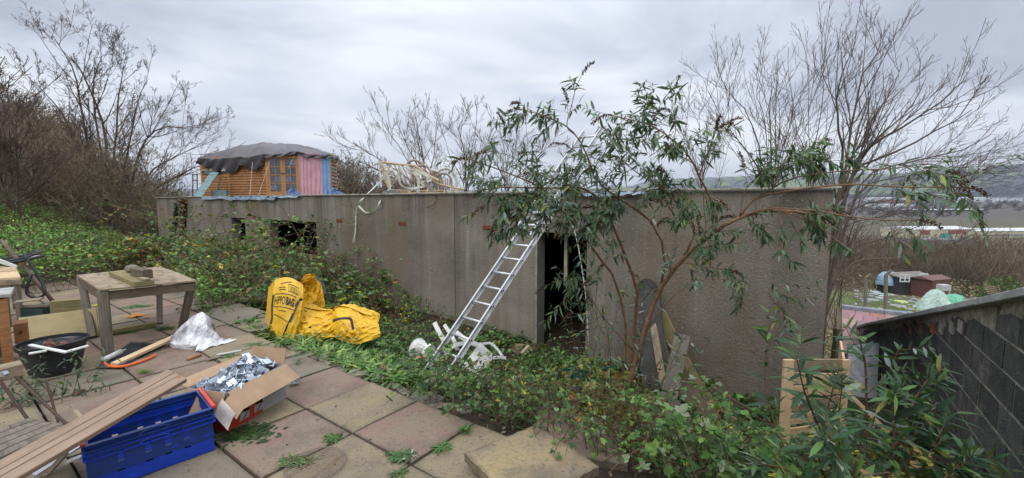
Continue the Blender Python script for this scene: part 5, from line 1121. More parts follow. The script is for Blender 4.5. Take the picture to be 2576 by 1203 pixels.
for (p, q_, w, mt, lab) in (((85, 1195, .04), (205, 1118, .10), .05, 'alu', 'pale metal strip lying under the long plank in the bottom left corner'), ((110, 1200, .07), (165, 1140, .12), .03, 'wood_tan', 'thin splintered batten under the long plank'), ((170, 1160, .05), (206, 1150, .06), .05, 'white_plastic', 'crumpled white foil strip beside the blue crates')):
    tagb(MB().beam(G(*p), G(*q_), w, .012, warp=.002), 'scrap_strip', mt, lab, 'strip', 'scraps under the long plank')

# ------------------------------------------------------------------ blue crates
Rr = hit(541, 1030, .27); Lf = hit(209, 1130, .27); e1 = unit((Rr-Lf)*[1, 1, 0]); e2 = np.array([-e1[1], e1[0], 0]); Lc, Wc = .60, .40
def crate(name, lab, z0, h, mat, ox=0.0, rim_h=.035, nest=False, bars=False, rot=0.0):
    root = thing(name, lab, 'crate', Rr*[1, 1, 0]+[0, 0, z0], group='stacked blue crates')
    E1 = Rz(rot)@e1; E2 = Rz(rot)@e2; Oc = Rr*[1, 1, 0]-E1*(Lc/2)+E2*(Wc/2)+[0, 0, z0]
    def P3(x, y, z): return Oc+E1*x+E2*y+UPZ*z
    mb = MB(); Rc = np.stack([E1, E2, UPZ], 1); Rn = np.stack([E2, E1, UPZ], 1)
    def wallm(axis, sgn, length, off):
        """wall with real openings: columns of small boxes"""
        cell = .03; nx = int(length/cell); nz = int((h-rim_h)/.022)
        holes = set()
        for r_ in (2, 4): 
            for c in range(2, nx-2):
                if (c % 3 != 0) and 3 < r_+1 < nz-2: holes.add((c, r_))
        for c0 in (nx//4, nx//2-1, nx//2+2, 3*nx//4):
            for r_ in range(max(0, nz-5), nz-2): holes.add((c0, r_))
        x0 = -length/2
        for r_ in range(nz):
            c = 0
            while c < nx:
                if (c, r_) in holes: c += 1; continue
                c2 = c
                while c2 < nx and (c2, r_) not in holes: c2 += 1
                xa, xb = x0+c*length/nx, x0+c2*length/nx; za, zb = r_*(h-rim_h)/nz, (r_+1)*(h-rim_h)/nz; tz = .004*(r_ % 4 == 0)
                ctr = P3((xa+xb)/2, sgn*off, (za+zb)/2) if axis == 'x' else P3(sgn*off, (xa+xb)/2, (za+zb)/2)
                mb.box(ctr, ((xb-xa)/2, .0035+tz/2, (zb-za)/2), Rc if axis == 'x' else Rn); c = c2
    wallm('x', -1, Lc-.03, Wc/2-.016); wallm('x', 1, Lc-.03, Wc/2-.016); wallm('y', -1, Wc-.04, Lc/2-.016); wallm('y', 1, Wc-.04, Lc/2-.016)
    mb.build('crate_body', mat, root)
    rb_ = MB(); z1, z2 = h-rim_h, h
    for z in (z1, z2-.004):
        for sg in (-1, 1):
            rb_.box(P3(0, sg*(Wc/2-.012), z+.002), (Lc/2, .014, .0025), Rc); rb_.box(P3(sg*(Lc/2-.012), 0, z+.0021), (Wc/2-.026, .014, .0024), Rn)
    for sg in (-1, 1):
        rb_.box(P3(0, sg*(Wc/2-.020), (z1+z2)/2), (Lc/2-.02, .003, rim_h/2-.003), Rc); rb_.box(P3(sg*(Lc/2-.020), 0, (z1+z2)/2), (Wc/2-.024, .003, rim_h/2-.003), Rn)
        for k in range(9):
            x = -Lc/2+.03+k*(Lc-.06)/8
            if k != 4: rb_.box(P3(x, sg*(Wc/2-.009), (z1+z2)/2), (.0018, .009, rim_h/2-.003), Rc)
        for k in range(6): rb_.box(P3(sg*(Lc/2-.009), -Wc/2+.04+k*(Wc-.08)/5, (z1+z2)/2), (.009, .0018, rim_h/2-.003), Rc)
    rb_.build('rim', mat, root)
    fl = MB(); nx, ny = 14, 9
    for i in range(nx+1): fl.box(P3(-Lc/2+.02+i*(Lc-.04)/nx, 0, .006), (.006, Wc/2-.02, .004), Rc)
    for j in range(ny+1): fl.box(P3(0, -Wc/2+.02+j*(Wc-.04)/ny, .0065), (Lc/2-.02, .006, .0038), Rc)
    if nest: fl.box(P3(0, 0, .003), (Lc/2-.07, Wc/2-.06, .002), Rc)
    fl.build('crate_floor', mat, root)
    if bars:
        for sg in (-1, 1): MB().box(P3(sg*(Lc/2-.004), 0, h+.004), (.010, Wc/2-.01, .009), Rc).build('handle_bar', M['red_plastic'], root)
    for sg in (-1, 1):
        th = np.linspace(0, 2*math.pi, 24, endpoint=False); P = np.array([P3(math.cos(a)*.065, sg*(Wc/2-.001), h-rim_h*.5-.004+math.sin(a)*.014) for a in th]); MB().tube(P, .003, 5, closed=True).build('hand_hold', mat, root)
crate('blue_crate', 'bright blue plastic crate at the bottom of the stack of two', 0.0, .225, M['blue_bright'])
crate('blue_crate', 'darker blue plastic crate with red handle bars nested on top of the other', .085, .195, M['blue_dark'], nest=True, bars=True, rot=.008)

# ------------------------------------------------------------------ cardboard box full of metal brackets
Fb, Rb_ = G(575, 1088, 0), G(719, 1001, 0); b1 = unit(Rb_-Fb); b2 = np.array([-b1[1], b1[0], 0]); Lb, Wb, hb = np.linalg.norm(Rb_-Fb), .33, .285
cb = thing('cardboard_box', 'open red and grey printed cardboard box packed with galvanised brackets', 'box', Fb)
def CB(x, y, z): return Fb+b1*x+b2*y+UPZ*z
M['card'] = flat('card', (.40, .27, .165), .85, scale=8, c2=(.33, .215, .13)); M['card_grey'] = flat('card_grey', (.40, .37, .37), .7, scale=6, c2=(.30, .28, .29)); M['card_red'] = flat('card_red', (.42, .045, .022), .6, scale=6, c2=(.34, .035, .02)); M['card_paper'] = flat('card_paper', (.60, .52, .47), .8, scale=9)
th_ = .004; zr = .155
for nm, mt, z0, z1 in (('lower_wall', 'card_red', 0, zr), ('upper_wall', 'card_grey', zr, hb)):
    mb = MB(); z = (z0+z1)/2; hz_ = (z1-z0)/2; Rb3 = np.stack([b1, b2, UPZ], 1)
    mb.box(CB(0, Wb/2, z), (th_/2, Wb/2, hz_), Rb3); mb.box(CB(Lb, Wb/2, z), (th_/2, Wb/2, hz_), Rb3); mb.box(CB(Lb/2, Wb, z), (Lb/2-.002, th_/2, hz_), Rb3)
    if nm == 'lower_wall': mb.box(CB(Lb*.28, 0, z), (Lb*.28-.002, th_/2, hz_), Rb3)
    else: mb.box(CB(Lb/2, 0, z), (Lb/2-.002, th_/2, hz_), Rb3)
    mb.build(nm, M[mt], cb)
MB().box(CB(Lb*.78, 0, zr/2), (Lb*.22-.002, th_/2, zr/2), Rb3).build('end_wall', M['card_grey'], cb)
mb = MB(); mb.box(CB(Lb/2, Wb/2, hb*.55), (Lb/2-.01, Wb/2-.01, .005), Rb3); mb.build('packing_layer', M['steel_dark'], cb)
# printed pictures on the long side: dark tool outlines on pale panels
mb = MB(); mb2 = MB()
for x0, x1, s_ in ((.09, .17, .02), (.215, .29, .02)):
    mb2.add([CB(x0, -.0035, .03), CB(x1, -.0035, .03), CB(x1+s_, -.0035, .14), CB(x0+s_, -.0035, .14)], [(0, 1, 2, 3)])
    mb.add([CB(x0+.01, -.0045, .09), CB(x1+.005, -.0045, .075), CB(x1+.01, -.0045, .12), CB(x0+.03, -.0045, .135)], [(0, 1, 2, 3)])
    mb.add([CB(x0+.02, -.0045, .035), CB(x0+.035, -.0045, .035), CB(x1-.005, -.0045, .07), CB(x1-.018, -.0045, .07)], [(0, 1, 2, 3)])
mb.add([CB(.075, -.0045, .195), CB(.135, -.0045, .195), CB(.135, -.0045, .202), CB(.075, -.0045, .202)], [(0, 1, 2, 3)]); mb.add([CB(.09, -.0045, .202), CB(.12, -.0045, .202), CB(.115, -.0045, .213), CB(.095, -.0045, .213)], [(0, 1, 2, 3)]); mb.add([CB(.102, -.0045, .213), CB(.108, -.0045, .213), CB(.108, -.0045, .24), CB(.102, -.0045, .24)], [(0, 1, 2, 3)])
mb2.build('printed_panel', M['card_grey'], cb); mb.build('printed_symbol', M['black'], cb)
def flap(p0, p1, out, L, nm, mt='card', curl=.0, n=6):
    P = np.zeros((n, 4, 3)); out = unit(np.array(out, float))
    for i in range(n):
        u = i/(n-1)
        for j in range(4): P[i, j] = p0+(p1-p0)*j/3+out*L*u+UPZ*curl*u*u
    mb = MB(); mb.grid(P); mb.grid(P-np.cross(out, unit(p1-p0))*.004, flip=True); mb.build(nm, M[mt], cb)
flap(CB(0.01, 0, hb), CB(Lb+.01, 0, hb), -b2*.75-UPZ*.55, .17, 'long_flap')
flap(CB(0, 0.0, hb), CB(0, Wb, hb), -b1*.35-UPZ*.9, .16, 'end_flap')
flap(CB(Lb, 0, hb), CB(Lb, Wb, hb), b1*.25+UPZ*.85, .10, 'end_flap', curl=.02)
flap(CB(0, Wb, hb), CB(Lb, Wb, hb), b2*.85+UPZ*.18, .12, 'long_flap')
pf = CB(0.01, 0, hb)-(b2*.75+UPZ*.55)*.03; flap(pf+b1*.0, pf+b1*.0-(b2*.75+UPZ*.55)*.15, -b1*.9-b2*.1-UPZ*.25, .075, 'torn_flap', curl=-.02)
flap(pf-b1*.06, pf-b1*.06-(b2*.7+UPZ*.6)*.15, -b1*.9-UPZ*.45, .075, 'torn_paper', 'card_paper', curl=-.05)
# brackets: one built, the rest copied
br = thing('metal_bracket', 'galvanised angle bracket in the heap filling the cardboard box', 'bracket', CB(.1, .1, .25), group='metal brackets in the cardboard box')
mb = MB(); c0 = CB(.1, .1, .25); mb.box(c0, (.04, .027, .0015)); mb.box(c0+[.04, 0, .027], (.0015, .027, .027)); mb.box(c0+[-.0, .027, .016], (.038, .0015, .016)); plate = mb.build('plate', M['zinc'], br)
hl = MB()
for dx in (-.02, .015): hl.tube([c0+[dx, 0, .0018], c0+[dx, 0, .0024]], .005, 8)
hole = hl.build('screw_hole', M['black'], br)
nb = 0
for k in range(110):
    x, y = rng.uniform(.04, Lb-.04), rng.uniform(.03, Wb-.03); hgt = .235+.055*math.sin(math.pi*x/Lb)*math.sin(math.pi*y/Wb)+.05*(x/Lb)+rng.uniform(-.02, .02)
    o = br if k == 0 else br.copy()
    if k: COL.objects.link(o)
    o.location = Vector(CB(x, y, hgt)); o.rotation_euler = (rng.uniform(-1.2, 1.2), rng.uniform(-1.2, 1.2), rng.uniform(0, 6.28))
    if k:
        for ch in (plate, hole): c2 = ch.copy(); COL.objects.link(c2); c2.parent = o
    o['label'] = 'galvanised angle bracket in the heap filling the cardboard box'
o = br.copy(); COL.objects.link(o); o.location = Vector(G(741, 962, .02)); o.rotation_euler = (0, 0, .4); del o['group']; o['label'] = 'single galvanised bracket lying on the slab right of the cardboard box'
for ch in (plate, hole): c2 = ch.copy(); COL.objects.link(c2); c2.parent = o

# round wire grill
gc = G(795, 1166, .012); gr = thing('wire_grill', 'round rusty wire grill lying flat on the slabs', 'grill', gc); rg = .172
MB().tube(np.array([gc+[math.cos(a)*rg, math.sin(a)*rg, 0] for a in np.linspace(0, 2*math.pi, 48, endpoint=False)]), .0026, 6, closed=True).build('rim', M['rust'], gr, smooth=True)
mb = MB(); da = unit(A+N*.25); db = np.array([-da[1], da[0], 0])
for k in range(-11, 12): o_ = k*rg/12; L = math.sqrt(rg*rg-o_*o_); mb.tube([gc+db*o_-da*L, gc+db*o_+da*L], .0014, 4)
mb.build('wires', M['rust'], gr)
for k in (-.3, .45): L = math.sqrt(rg*rg-(rg*k)**2); MB().tube([gc+da*rg*k-db*L-[0, 0, .003], gc+da*rg*k+db*L-[0, 0, .003]], .0022, 4).build('cross_bar', M['rust'], gr)

# loose slabs by the patio corner
def slabthing(name, lab, cen, ax, L, Wd, th, col, tilt=(0, 0)):
    ax = unit(ax); ay = np.array([-ax[1], ax[0], 0]); n = 15; P = np.zeros((n, n, 3)); ax2 = ax+UPZ*tilt[0]; ay2 = ay+UPZ*tilt[1]
    for i in range(n):
        for j in range(n):
            u, v = i/(n-1)-.5, j/(n-1)-.5; er = min(.5-abs(u), .5-abs(v)); e_ = (hsh(i*1.3, j*2.1, 4)-.5)*.012 if er < .001 else 0
            P[i, j] = cen+ax2*(u*L+e_)+ay2*(v*Wd+e_)+UPZ*(th-(.006 if er < .001 else 0)+(fbm(i*.8, j*.8, 3)-.47)*.004)
    mb = MB().grid(P, col=col); rim = list(P[:, 0])+list(P[-1, 1:])+list(P[-2::-1, -1])+list(P[0, -2:0:-1]); k = len(rim)
    mb.add(rim+[p-UPZ*th for p in rim], [(i, (i+1) % k, k+(i+1) % k, k+i) for i in range(k)], col=np.array(col)*.9)
    return tagb(mb, name, 'paving', lab, 'slab')
cA, cB_, cC = hit(1171, 1141, .10), hit(1342, 1073, .10), hit(1502, 1169, .10)
slabthing('loose_slab', 'thick yellow concrete slab lying loose on the corner of the patio', (cA+cC)/2*[1, 1, 0]+[0, 0, .048], cB_-cA, .56, .56, .052, YEL)
c_ = hit(1400, 1085, .03)+np.array([.16, .06, 0]); slabthing('loose_slab', 'tilted pink slab under the yellow one sinking into the brambles', c_*[1, 1, 0]+[0, 0, -.06], (cC-cA), .60, .60, .05, PINK, (-.12, -.05))
for px, py, w, lab in ((1235, 1000, .30, 'flat yellowish stone half buried in the bank below the ladder'), (1290, 1010, .22, 'broken yellowish stone at the right of the half buried one'), (1305, 880, .2, 'lump of orange sandstone rubble at the doorway'), (1335, 872, .16, 'second lump of orange rubble right of the first at the doorway')):
    p = onground(px, py+6); mb = MB(); n = 9; a_ = np.linspace(0, 2*math.pi, n, endpoint=False); r_ = rng.uniform(.6, 1.1, n)*w/2
    hgt = .03 if py > 950 else .13; mb.slab([(p[0]+math.cos(a)*q_*1.3, p[1]+math.sin(a)*q_*.8) for a, q_ in zip(a_, r_)], p[2]-.03, p[2]+hgt)
    tagb(mb, 'rubble_stone', M.setdefault('sandstone', flat('sandstone', (.36, .26, .14), .9, scale=14, bmp=.02, c2=(.24, .16, .09))), lab, 'stone')
# ------------------------------------------------------------------ aluminium extension ladder
ld = thing('extension_ladder', 'long aluminium extension ladder propped against the flat roof edge', 'ladder', (-1.06, 4.84, -.45))
P0 = np.array([-.89, 5.02, -.22]); stp = np.array([.125, .132, .172]); wd_ = np.array([.276, -.26, 0]); wd_ = wd_/np.linalg.norm(wd_)*.385; ldn = unit(np.cross(stp, wd_)); ldn = ldn if ldn[1] < 0 else -ldn
def rail(name, off, k0, k1, push): 
    a_ = P0+stp*k0+off+ldn*push; b_ = P0+stp*k1+off+ldn*push; x = unit(b_-a_); w = unit(wd_)
    # channel section rail: web and two flanges
    mb = MB(); mb.beam(a_, b_, .004, .075, up=tuple(ldn)); 
    for sg in (-1, 1): mb.beam(a_+ldn*.0355*sg+w*.011, b_+ldn*.0355*sg+w*.011, .024, .004, up=tuple(ldn))
    mb.build(name, M['alu'], ld)
for k0, k1, push, ks in ((-1.6, 12.2, 0, range(-1, 12)), (7.4, 17.0, .082, range(8, 17))):
    wsc = 1.0 if push == 0 else .92; o0 = wd_*(1-wsc)/2
    rail('rail', o0, k0, k1, push); rail('rail', wd_-o0-unit(wd_)*.02, k0, k1, push)
    for k in ks:
        a_ = P0+stp*(k+(.25 if push else 0))+o0+ldn*push; b_ = a_+wd_*wsc
        MB().tube([a_+unit(wd_)*.003, b_-unit(wd_)*.003], .0155, 8).build('rung', M['alu'], ld, smooth=True)
        if not push:
            c_ = b_+unit(wd_)*.002; MB().tube([c_, c_+unit(wd_)*.005], .016, 3).build('rung_end', M['steel_dark'], ld)
for off in (0, 1): p = P0+stp*-1.6+wd_*off; MB().beam(p-stp*.35, p+stp*.15, .03, .08, up=tuple(ldn)).build('foot', M['black_plastic'], ld)
M['strap'] = flat('strap', (.56, .56, .48), .8, scale=9, c2=(.42, .43, .34)); M['rope_white'] = flat('rope_white', (.58, .56, .52), .9, scale=20)
def ribbon(P, w, nrm, mat, name, lab, cat, group=None, parent=None):
    P = np.asarray(P, float); T = unit(np.gradient(P, axis=0)); S = unit(np.cross(T, nrm)); n = len(P); tw = np.sin(np.arange(n)*.35)[:, None]*.5
    S = unit(S+np.array(nrm)[None]*tw); G_ = np.stack([P-S*w/2, P, P+S*w/2], 1)
    mb = MB().grid(G_)
    if parent is not None: return mb.build(name, mat, parent, smooth=True)
    return tag(mb.build(name, mat, smooth=True), lab, cat, group)
# straps hanging from the cane furniture over the roof edge
fw = lambda x, y, o=-.05: W(x, y, o)
ribbon(spline([Yg(985, 425, 11), Yg(945, 468, 10.6), fw(912, 500), fw(897, 520), fw(894, 580, -.06), fw(888, 610, -.08)], 40), .035, (0, -1, 0), M['strap'], 'fabric_strap', 'pale fabric strap hanging straight down the wall from the cane furniture', 'strap')
ribbon(spline([Yg(1000, 445, 11), Yg(975, 480, 10.8), fw(957, 505), fw(945, 525), fw(922, 535), fw(902, 518)], 34), .04, (0, -1, 0), M['strap'], 'fabric_strap', 'pale fabric strap curling back up in a loop on the wall', 'strap')
tagb(MB().tube(spline([fw(1352, 488), fw(1385, 500), fw(1428, 540), fw(1450, 600, -.1), fw(1466, 690, -.15), fw(1475, 760, -.2), fw(1480, 860, -.2)], 50), .009, 6), 'white_rope', 'rope_white', 'thin white rope hanging from the roof edge across the dark doorway', 'rope')
tagb(MB().tube(spline([fw(1092, 487), fw(1098, 500), fw(1092, 515), fw(1075, 523)], 20), .006, 5), 'black_cable', 'black', 'short black cable dangling over the roof edge below the cane furniture', 'cable')

# ------------------------------------------------------------------ bucket and broken plastic chairs
def tilt_frame(axis_top, side): x = unit(axis_top); y = unit(np.cross(x, side)); z = np.cross(x, y); return np.stack([x, y, z], 1)
pb = onground(1060, 908); bk = thing('plastic_bucket', 'white plastic tub with a printed label tipped on its side by the ladder foot', 'bucket', pb)
c0 = Yg(1088, 892, 5.12); c1 = Yg(1044, 876, 5.32); ax = unit(c1-c0); Lb2 = .25; R0, R1 = .105, .135; Fm = tilt_frame(ax, (0, 0, 1))
P = np.zeros((37, 5, 3))
for i, a in enumerate(np.linspace(0, 2*math.pi, 37)):
    for j, (l, r_) in enumerate(((-.12, .0), (-.12, R0), (.12, R1), (.121, R1-.006), (-.11, R0-.006))): P[i, j] = (c0+c1)/2+Fm@np.array([l, math.cos(a)*r_, math.sin(a)*r_])
MB().grid(P).build('tub_body', M['white_plastic'], bk, smooth=False)
MB().tube(np.array([(c0+c1)/2+Fm@np.array([.115, math.cos(a)*(R1+.003), math.sin(a)*(R1+.003)]) for a in np.linspace(0, 2*math.pi, 36, endpoint=False)]), .006, 6, closed=True).build('rim', M['white_plastic'], bk, smooth=True)
# label faces the camera: find that side
cam_dir = unit(O-(c0+c1)/2); loc_ = Fm.T@cam_dir; a0 = math.atan2(loc_[2], loc_[1])
def onb(l, a, d=.0015): r_ = R0+(R1-R0)*(l+.12)/.24+d; return (c0+c1)/2+Fm@np.array([l, math.cos(a)*r_, math.sin(a)*r_])
def patch(l0, l1, a0_, a1_, d): return np.array([[onb(l, a, d) for a in np.linspace(a0_, a1_, 7)] for l in (l0, l1)])
MB().grid(patch(-.085, .035, a0-.75, a0+.55, .0015)).build('label_border', flat('maroon', (.14, .02, .03), .6), bk); lab = MB().grid(patch(-.080, .030, a0-.70, a0+.50, .0025)).build('label', flat('labelw', (.62, .60, .56), .6), bk)
mb = MB()
for k in range(6): l = -.065+k*.015; mb.grid(patch(l, l+.005, a0-.5+.1*(k % 2), a0+.3-.08*(k % 3), .0032))
mb.build('label_print', M['steel_dark'], bk)
ch = thing('plastic_chair', 'broken white plastic garden chair lying on its back behind the ladder', 'chair', onground(1200, 915))
def flatbar(pts, w, th, nm, par, up=(0, 0, 1), n=12):
    P = spline(pts, n); mb = MB()
    for a_, b_ in zip(P[:-1], P[1:]): mb.beam(a_, b_+unit(b_-a_)*.004, w, th, up=up)
    mb.build(nm, M['white_plastic'], par)
D_ = 5.35
flatbar([Yg(1093, 812, 5.6), Yg(1108, 842, 5.5), Yg(1122, 868, 5.45), Yg(1130, 900, 5.4)], .06, .022, 'leg', ch, (0, -1, .2))
flatbar([Yg(1118, 818, 5.8), Yg(1130, 835, 5.7), Yg(1142, 856, 5.6), Yg(1150, 880, 5.6)], .05, .02, 'leg', ch, (0, -1, .2))
flatbar([Yg(1148, 836, 5.55), Yg(1165, 850, 5.5), Yg(1185, 862, 5.45), Yg(1200, 868, 5.4)], .06, .02, 'armrest', ch, (0, -1, .3))
flatbar([Yg(1118, 905, 5.3), Yg(1130, 880, 5.35), Yg(1150, 867, 5.4), Yg(1180, 864, 5.4), Yg(1205, 868, 5.4)], .05, .02, 'armrest', ch, (0, -1, .3))
MB().quad(Yg(1162, 922, 5.25), Yg(1208, 862, 5.6), Yg(1240, 893, 5.6), Yg(1192, 945, 5.2), .014, nu=1).build('seat', M['white_plastic'], ch)
for k in range(5): u = k/4; MB().beam(Yg(1218+u*6-14*u, 905+u*36, 5.3), Yg(1236-u*16, 897+u*38, 5.2), .018, .01, up=(0, -1, 0)).build('back_slat', M['white_plastic'], ch)
flatbar([Yg(1210, 866, 5.8), Yg(1235, 864, 5.8), Yg(1252, 880, 5.6), Yg(1264, 896, 5.4)], .03, .02, 'frame', ch, (0, -1, .2)); flatbar([Yg(1212, 916, 5.2), Yg(1235, 903, 5.25), Yg(1252, 899, 5.3), Yg(1272, 901, 5.3)], .035, .025, 'frame', ch, (0, -1, .2))
flatbar([Yg(1208, 935, 5.2), Yg(1218, 925, 5.2), Yg(1228, 905, 5.2)], .04, .02, 'frame', ch, (0, -1, .2)); flatbar([Yg(1200, 940, 5.1), Yg(1220, 936, 5.1), Yg(1230, 928, 5.15)], .03, .02, 'frame', ch, (0, -1, .2))
tagb(MB().beam(Yg(1312, 890, 5.6), Yg(1330, 870, 5.7), .05, .03), 'timber_stub', 'wood_tan', 'short pale timber stub poking from the weeds left of the doorway', 'timber')
gcr = thing('green_crate', 'green plastic crate buried in the weeds below the doorway', 'crate', Yg(1400, 990, 4.4)); M['green_plastic'] = flat('green_plastic', (.015, .13, .10), .45, scale=5)
MB().quad(Yg(1393, 985, 4.3), Yg(1403, 935, 4.35), Yg(1425, 925, 4.7), Yg(1415, 975, 4.7), .012).build('end_panel', M['green_plastic'], gcr); MB().quad(Yg(1415, 990, 4.7), Yg(1425, 928, 4.75), Yg(1500, 935, 4.9), Yg(1490, 995, 4.9), .012).build('back_panel', M['green_plastic'], gcr)
MB().quad(Yg(1393, 988, 4.3), Yg(1415, 995, 4.7), Yg(1490, 1000, 4.9), Yg(1470, 1010, 4.4), .012).build('base', M['green_plastic'], gcr)
n = 14; P = np.zeros((n, n, 3)); c_ = Yg(1440, 985, 4.3)
for i in range(n):
    for j in range(n): a, r_ = 2*math.pi*i/(n-1), j/(n-1); P[i, j] = c_+np.array([math.cos(a)*r_*.17, math.sin(a)*r_*.12, .12*(1-r_*r_)+.03*fbm(i*.9, j*.7, 3)-.05])
tagb(MB().grid(P), 'bin_bag', 'black_plastic', 'crumpled dark bin bag in front of the green crate', 'bag', smooth=True)

# ------------------------------------------------------------------ yellow rubbish bag
M['yellow'] = flat('yellow', (.70, .42, .015), .5, scale=3, c2=(.60, .33, .012), bmp=.02, bscale=9, spec=.5); M['band'] = flat('band', (.035, .035, .045), .7, scale=20); M['ink'] = flat('ink', (.02, .018, .015), .6)
yb = thing('rubbish_bag', 'big bright yellow HIPPO BAG rubbish sack collapsed in the brambles', 'bag', onground(790, 840)+[0, 0, -.1])
def bil(c, u, v): return (c[0]*(1-u)+c[1]*u)*(1-v)+(c[3]*(1-u)+c[2]*u)*v
def crumple(u, v, k, a=.02): return (fbm(u*4+k, v*4, k, 3)-.45)*a*1.8-abs(vnoise(u*5+v*3+k, v*4-u*3, k+2)-.5)*a*2.6-abs(vnoise(u*11-v*5+k, v*9+u*6, k+5)-.5)*a*1.1
FB = [Yg(680, 842, 5.0), Yg(735, 862, 4.95), Yg(762, 716, 5.25), Yg(693, 702, 5.3)]     # front panel (bl, br, tr, tl)
camn = unit(O-sum(FB)/4)
def front(u, v):
    p = bil(FB, u, v); bul = .10*math.sin(math.pi*min(1, max(0, v*.9+.05)))*math.sin(math.pi*(u*.9+.05)); back = -.28*max(0, v-.82)**1.3*3
    side = np.array([.05*math.sin(v*3)*(u-.2), 0, 0]); return p+camn*(bul+back+crumple(u, v, 1, .012))+side+UPZ*.06*math.sin(math.pi*u)*v
n = 40; mb = MB(); P = np.array([[front(u, v) for v in np.linspace(0, 1, n)] for u in np.linspace(0, 1, n)]); mb.grid(P, flip=True)
def panel(c4_, k, bulge, a=.03, n=24, nrm=None):
    c4_ = [np.asarray(p, float) for p in c4_]; nn_ = unit(O-sum(c4_)/4) if nrm is None else nrm
    return np.array([[bil(c4_, u, v)+nn_*(bulge*math.sin(math.pi*u)*math.sin(math.pi*v)+crumple(u, v, k, a)*min(1, 8*min(u, v, 1-u, 1-v)+.15)) for v in np.linspace(0, 1, n)] for u in np.linspace(0, 1, n)])
E0_ = front(1, 0); E1_ = front(1, 1); S0_ = front(0, 0); S1_ = front(0, 1)
mb.grid(panel([E0_, Yg(765, 850, 5.1), Yg(766, 745, 5.45), E1_], 3, .05))                       # right side of the upright part
mb.grid(panel([Yg(668, 800, 5.35), S0_, S1_, Yg(676, 722, 5.6)], 4, .04))                         # left side
mb.grid(panel([S1_, E1_, Yg(778, 728, 5.75), Yg(705, 702, 5.8)], 5, .05))                       # crumpled top
mb.grid(panel([Yg(752, 768, 5.9), Yg(812, 775, 5.8), Yg(806, 705, 5.9), Yg(752, 708, 6.0)], 6, -.08, .05))  # raised rear flap
mb.grid(panel([Yg(752, 712, 5.95), Yg(808, 706, 5.9), Yg(786, 688, 5.85), Yg(768, 690, 5.9)], 7, .05, .03))
mb.grid(panel([Yg(796, 775, 5.75), Yg(818, 772, 5.6), Yg(812, 724, 5.7), Yg(798, 700, 5.8)], 8, .03))
topc = spline([Yg(750, 768, 5.45), Yg(790, 778, 5.40), Yg(832, 780, 5.30), Yg(850, 770, 5.32), Yg(880, 774, 5.30), Yg(915, 789, 5.22), Yg(946, 797, 5.18)], 70)
botc = spline([Yg(745, 856, 5.0), Yg(790, 858, 4.98), Yg(835, 848, 5.02), Yg(862, 858, 4.90), Yg(900, 866, 4.86), Yg(956, 850, 4.90)], 70); P = np.zeros((70, 30, 3))
for i in range(70):
    for j in range(30):
        u, v = i/69, j/29; f_ = .13*math.sin(math.pi*v)*(.5+.5*abs(math.sin(u*6.2+.5+v*.9)))-.10*math.exp(-((u-.47+.10*v)/.06)**2)*math.sin(math.pi*v); P[i, j] = botc[i]*(1-v)+topc[i]*v+camn*(f_+crumple(u*2.2, v*1.3, 21, .045))
mb.grid(P); back = topc+N*(.35*np.minimum(1, (1-np.linspace(0, 1, 70))*4))[:, None]-UPZ*.12; P = np.array([[topc[i]*(1-v)+back[i]*v+UPZ*(.05*math.sin(math.pi*v)+crumple(i/30, v, 5, .04)*math.sin(math.pi*v)) for v in np.linspace(0, 1, 10)] for i in range(70)]); mb.grid(P)
mb.build('sack', M['yellow'], yb, smooth=False)
# woven straps
def strapf(pts, w=.045): 
    P = np.array([front(u, v)+camn*.006 for u, v in pts]); return P
ribbon(spline(strapf([(.99, .72), (.92, .71), (.83, .60), (.74, .40), (.64, .20), (.57, .05)]), 26), .028, camn, M['band'], 'webbing_strap', None, None, parent=yb)
ribbon(spline(strapf([(.03, .70), (.02, .60), (.03, .45), (.05, .30), (.02, .18)]), 20), .035, camn, M['band'], 'webbing_strap', None, None, parent=yb)
ribbon(spline([Yg(795, 697, 5.7), Yg(806, 708, 5.62), Yg(812, 716, 5.58), Yg(817, 740, 5.5)], 14), .035, camn, M['band'], 'webbing_strap', None, None, parent=yb)
ribbon(spline([Yg(838, 808, 4.93), Yg(855, 802, 4.92), Yg(880, 802, 4.90), Yg(886, 815, 4.88), Yg(888, 830, 4.86)], 20), .03, camn, M['band'], 'webbing_strap', None, None, parent=yb)
# printing wrapped on the front panel
def text_mesh(s, u0, v0, u1, hgt_v, bold=0.0):
    cu = bpy.data.curves.new('t', 'FONT'); cu.body = s; cu.size = 1; cu.offset = bold; cu.resolution_u = 3; ob = bpy.data.objects.new('t', cu); me = bpy.data.meshes.new_from_object(ob)
    v = np.array([x.co for x in me.vertices]); f = [tuple(p.vertices) for p in me.polygons]; bpy.data.objects.remove(ob); bpy.data.curves.remove(cu); bpy.data.meshes.remove(me)
    mn = v.min(0); mx = v.max(0); q_ = (v-mn)/(mx-mn+1e-9)
    return np.array([front(u0+(u1-u0)*a, v0+hgt_v*b+.0*a)+camn*.007 for a, b, _ in q_]), f
mb = MB()
for s, u0, v0, u1, h_, bo in (('HIPPO', .08, .53, .42, .14, .0), ('BAG', .47, .53, .74, .14, .035)):
    v_, f_ = text_mesh(s, u0, v0, u1, h_, bo); mb.add(v_, f_)
def line(u0, v0, u1, v1, w=.012):
    k = 10; uu = np.linspace(u0, u1, k); vv = np.linspace(v0, v1, k); d = np.array([u1-u0, (v1-v0)]); d = d/np.linalg.norm(d); px_, py_ = -d[1]*w*.6, d[0]*w
    mb.grid(np.array([[front(u+px_*s_, v+py_*s_)+camn*.007 for s_ in (-.5, .5)] for u, v in zip(uu, vv)]))
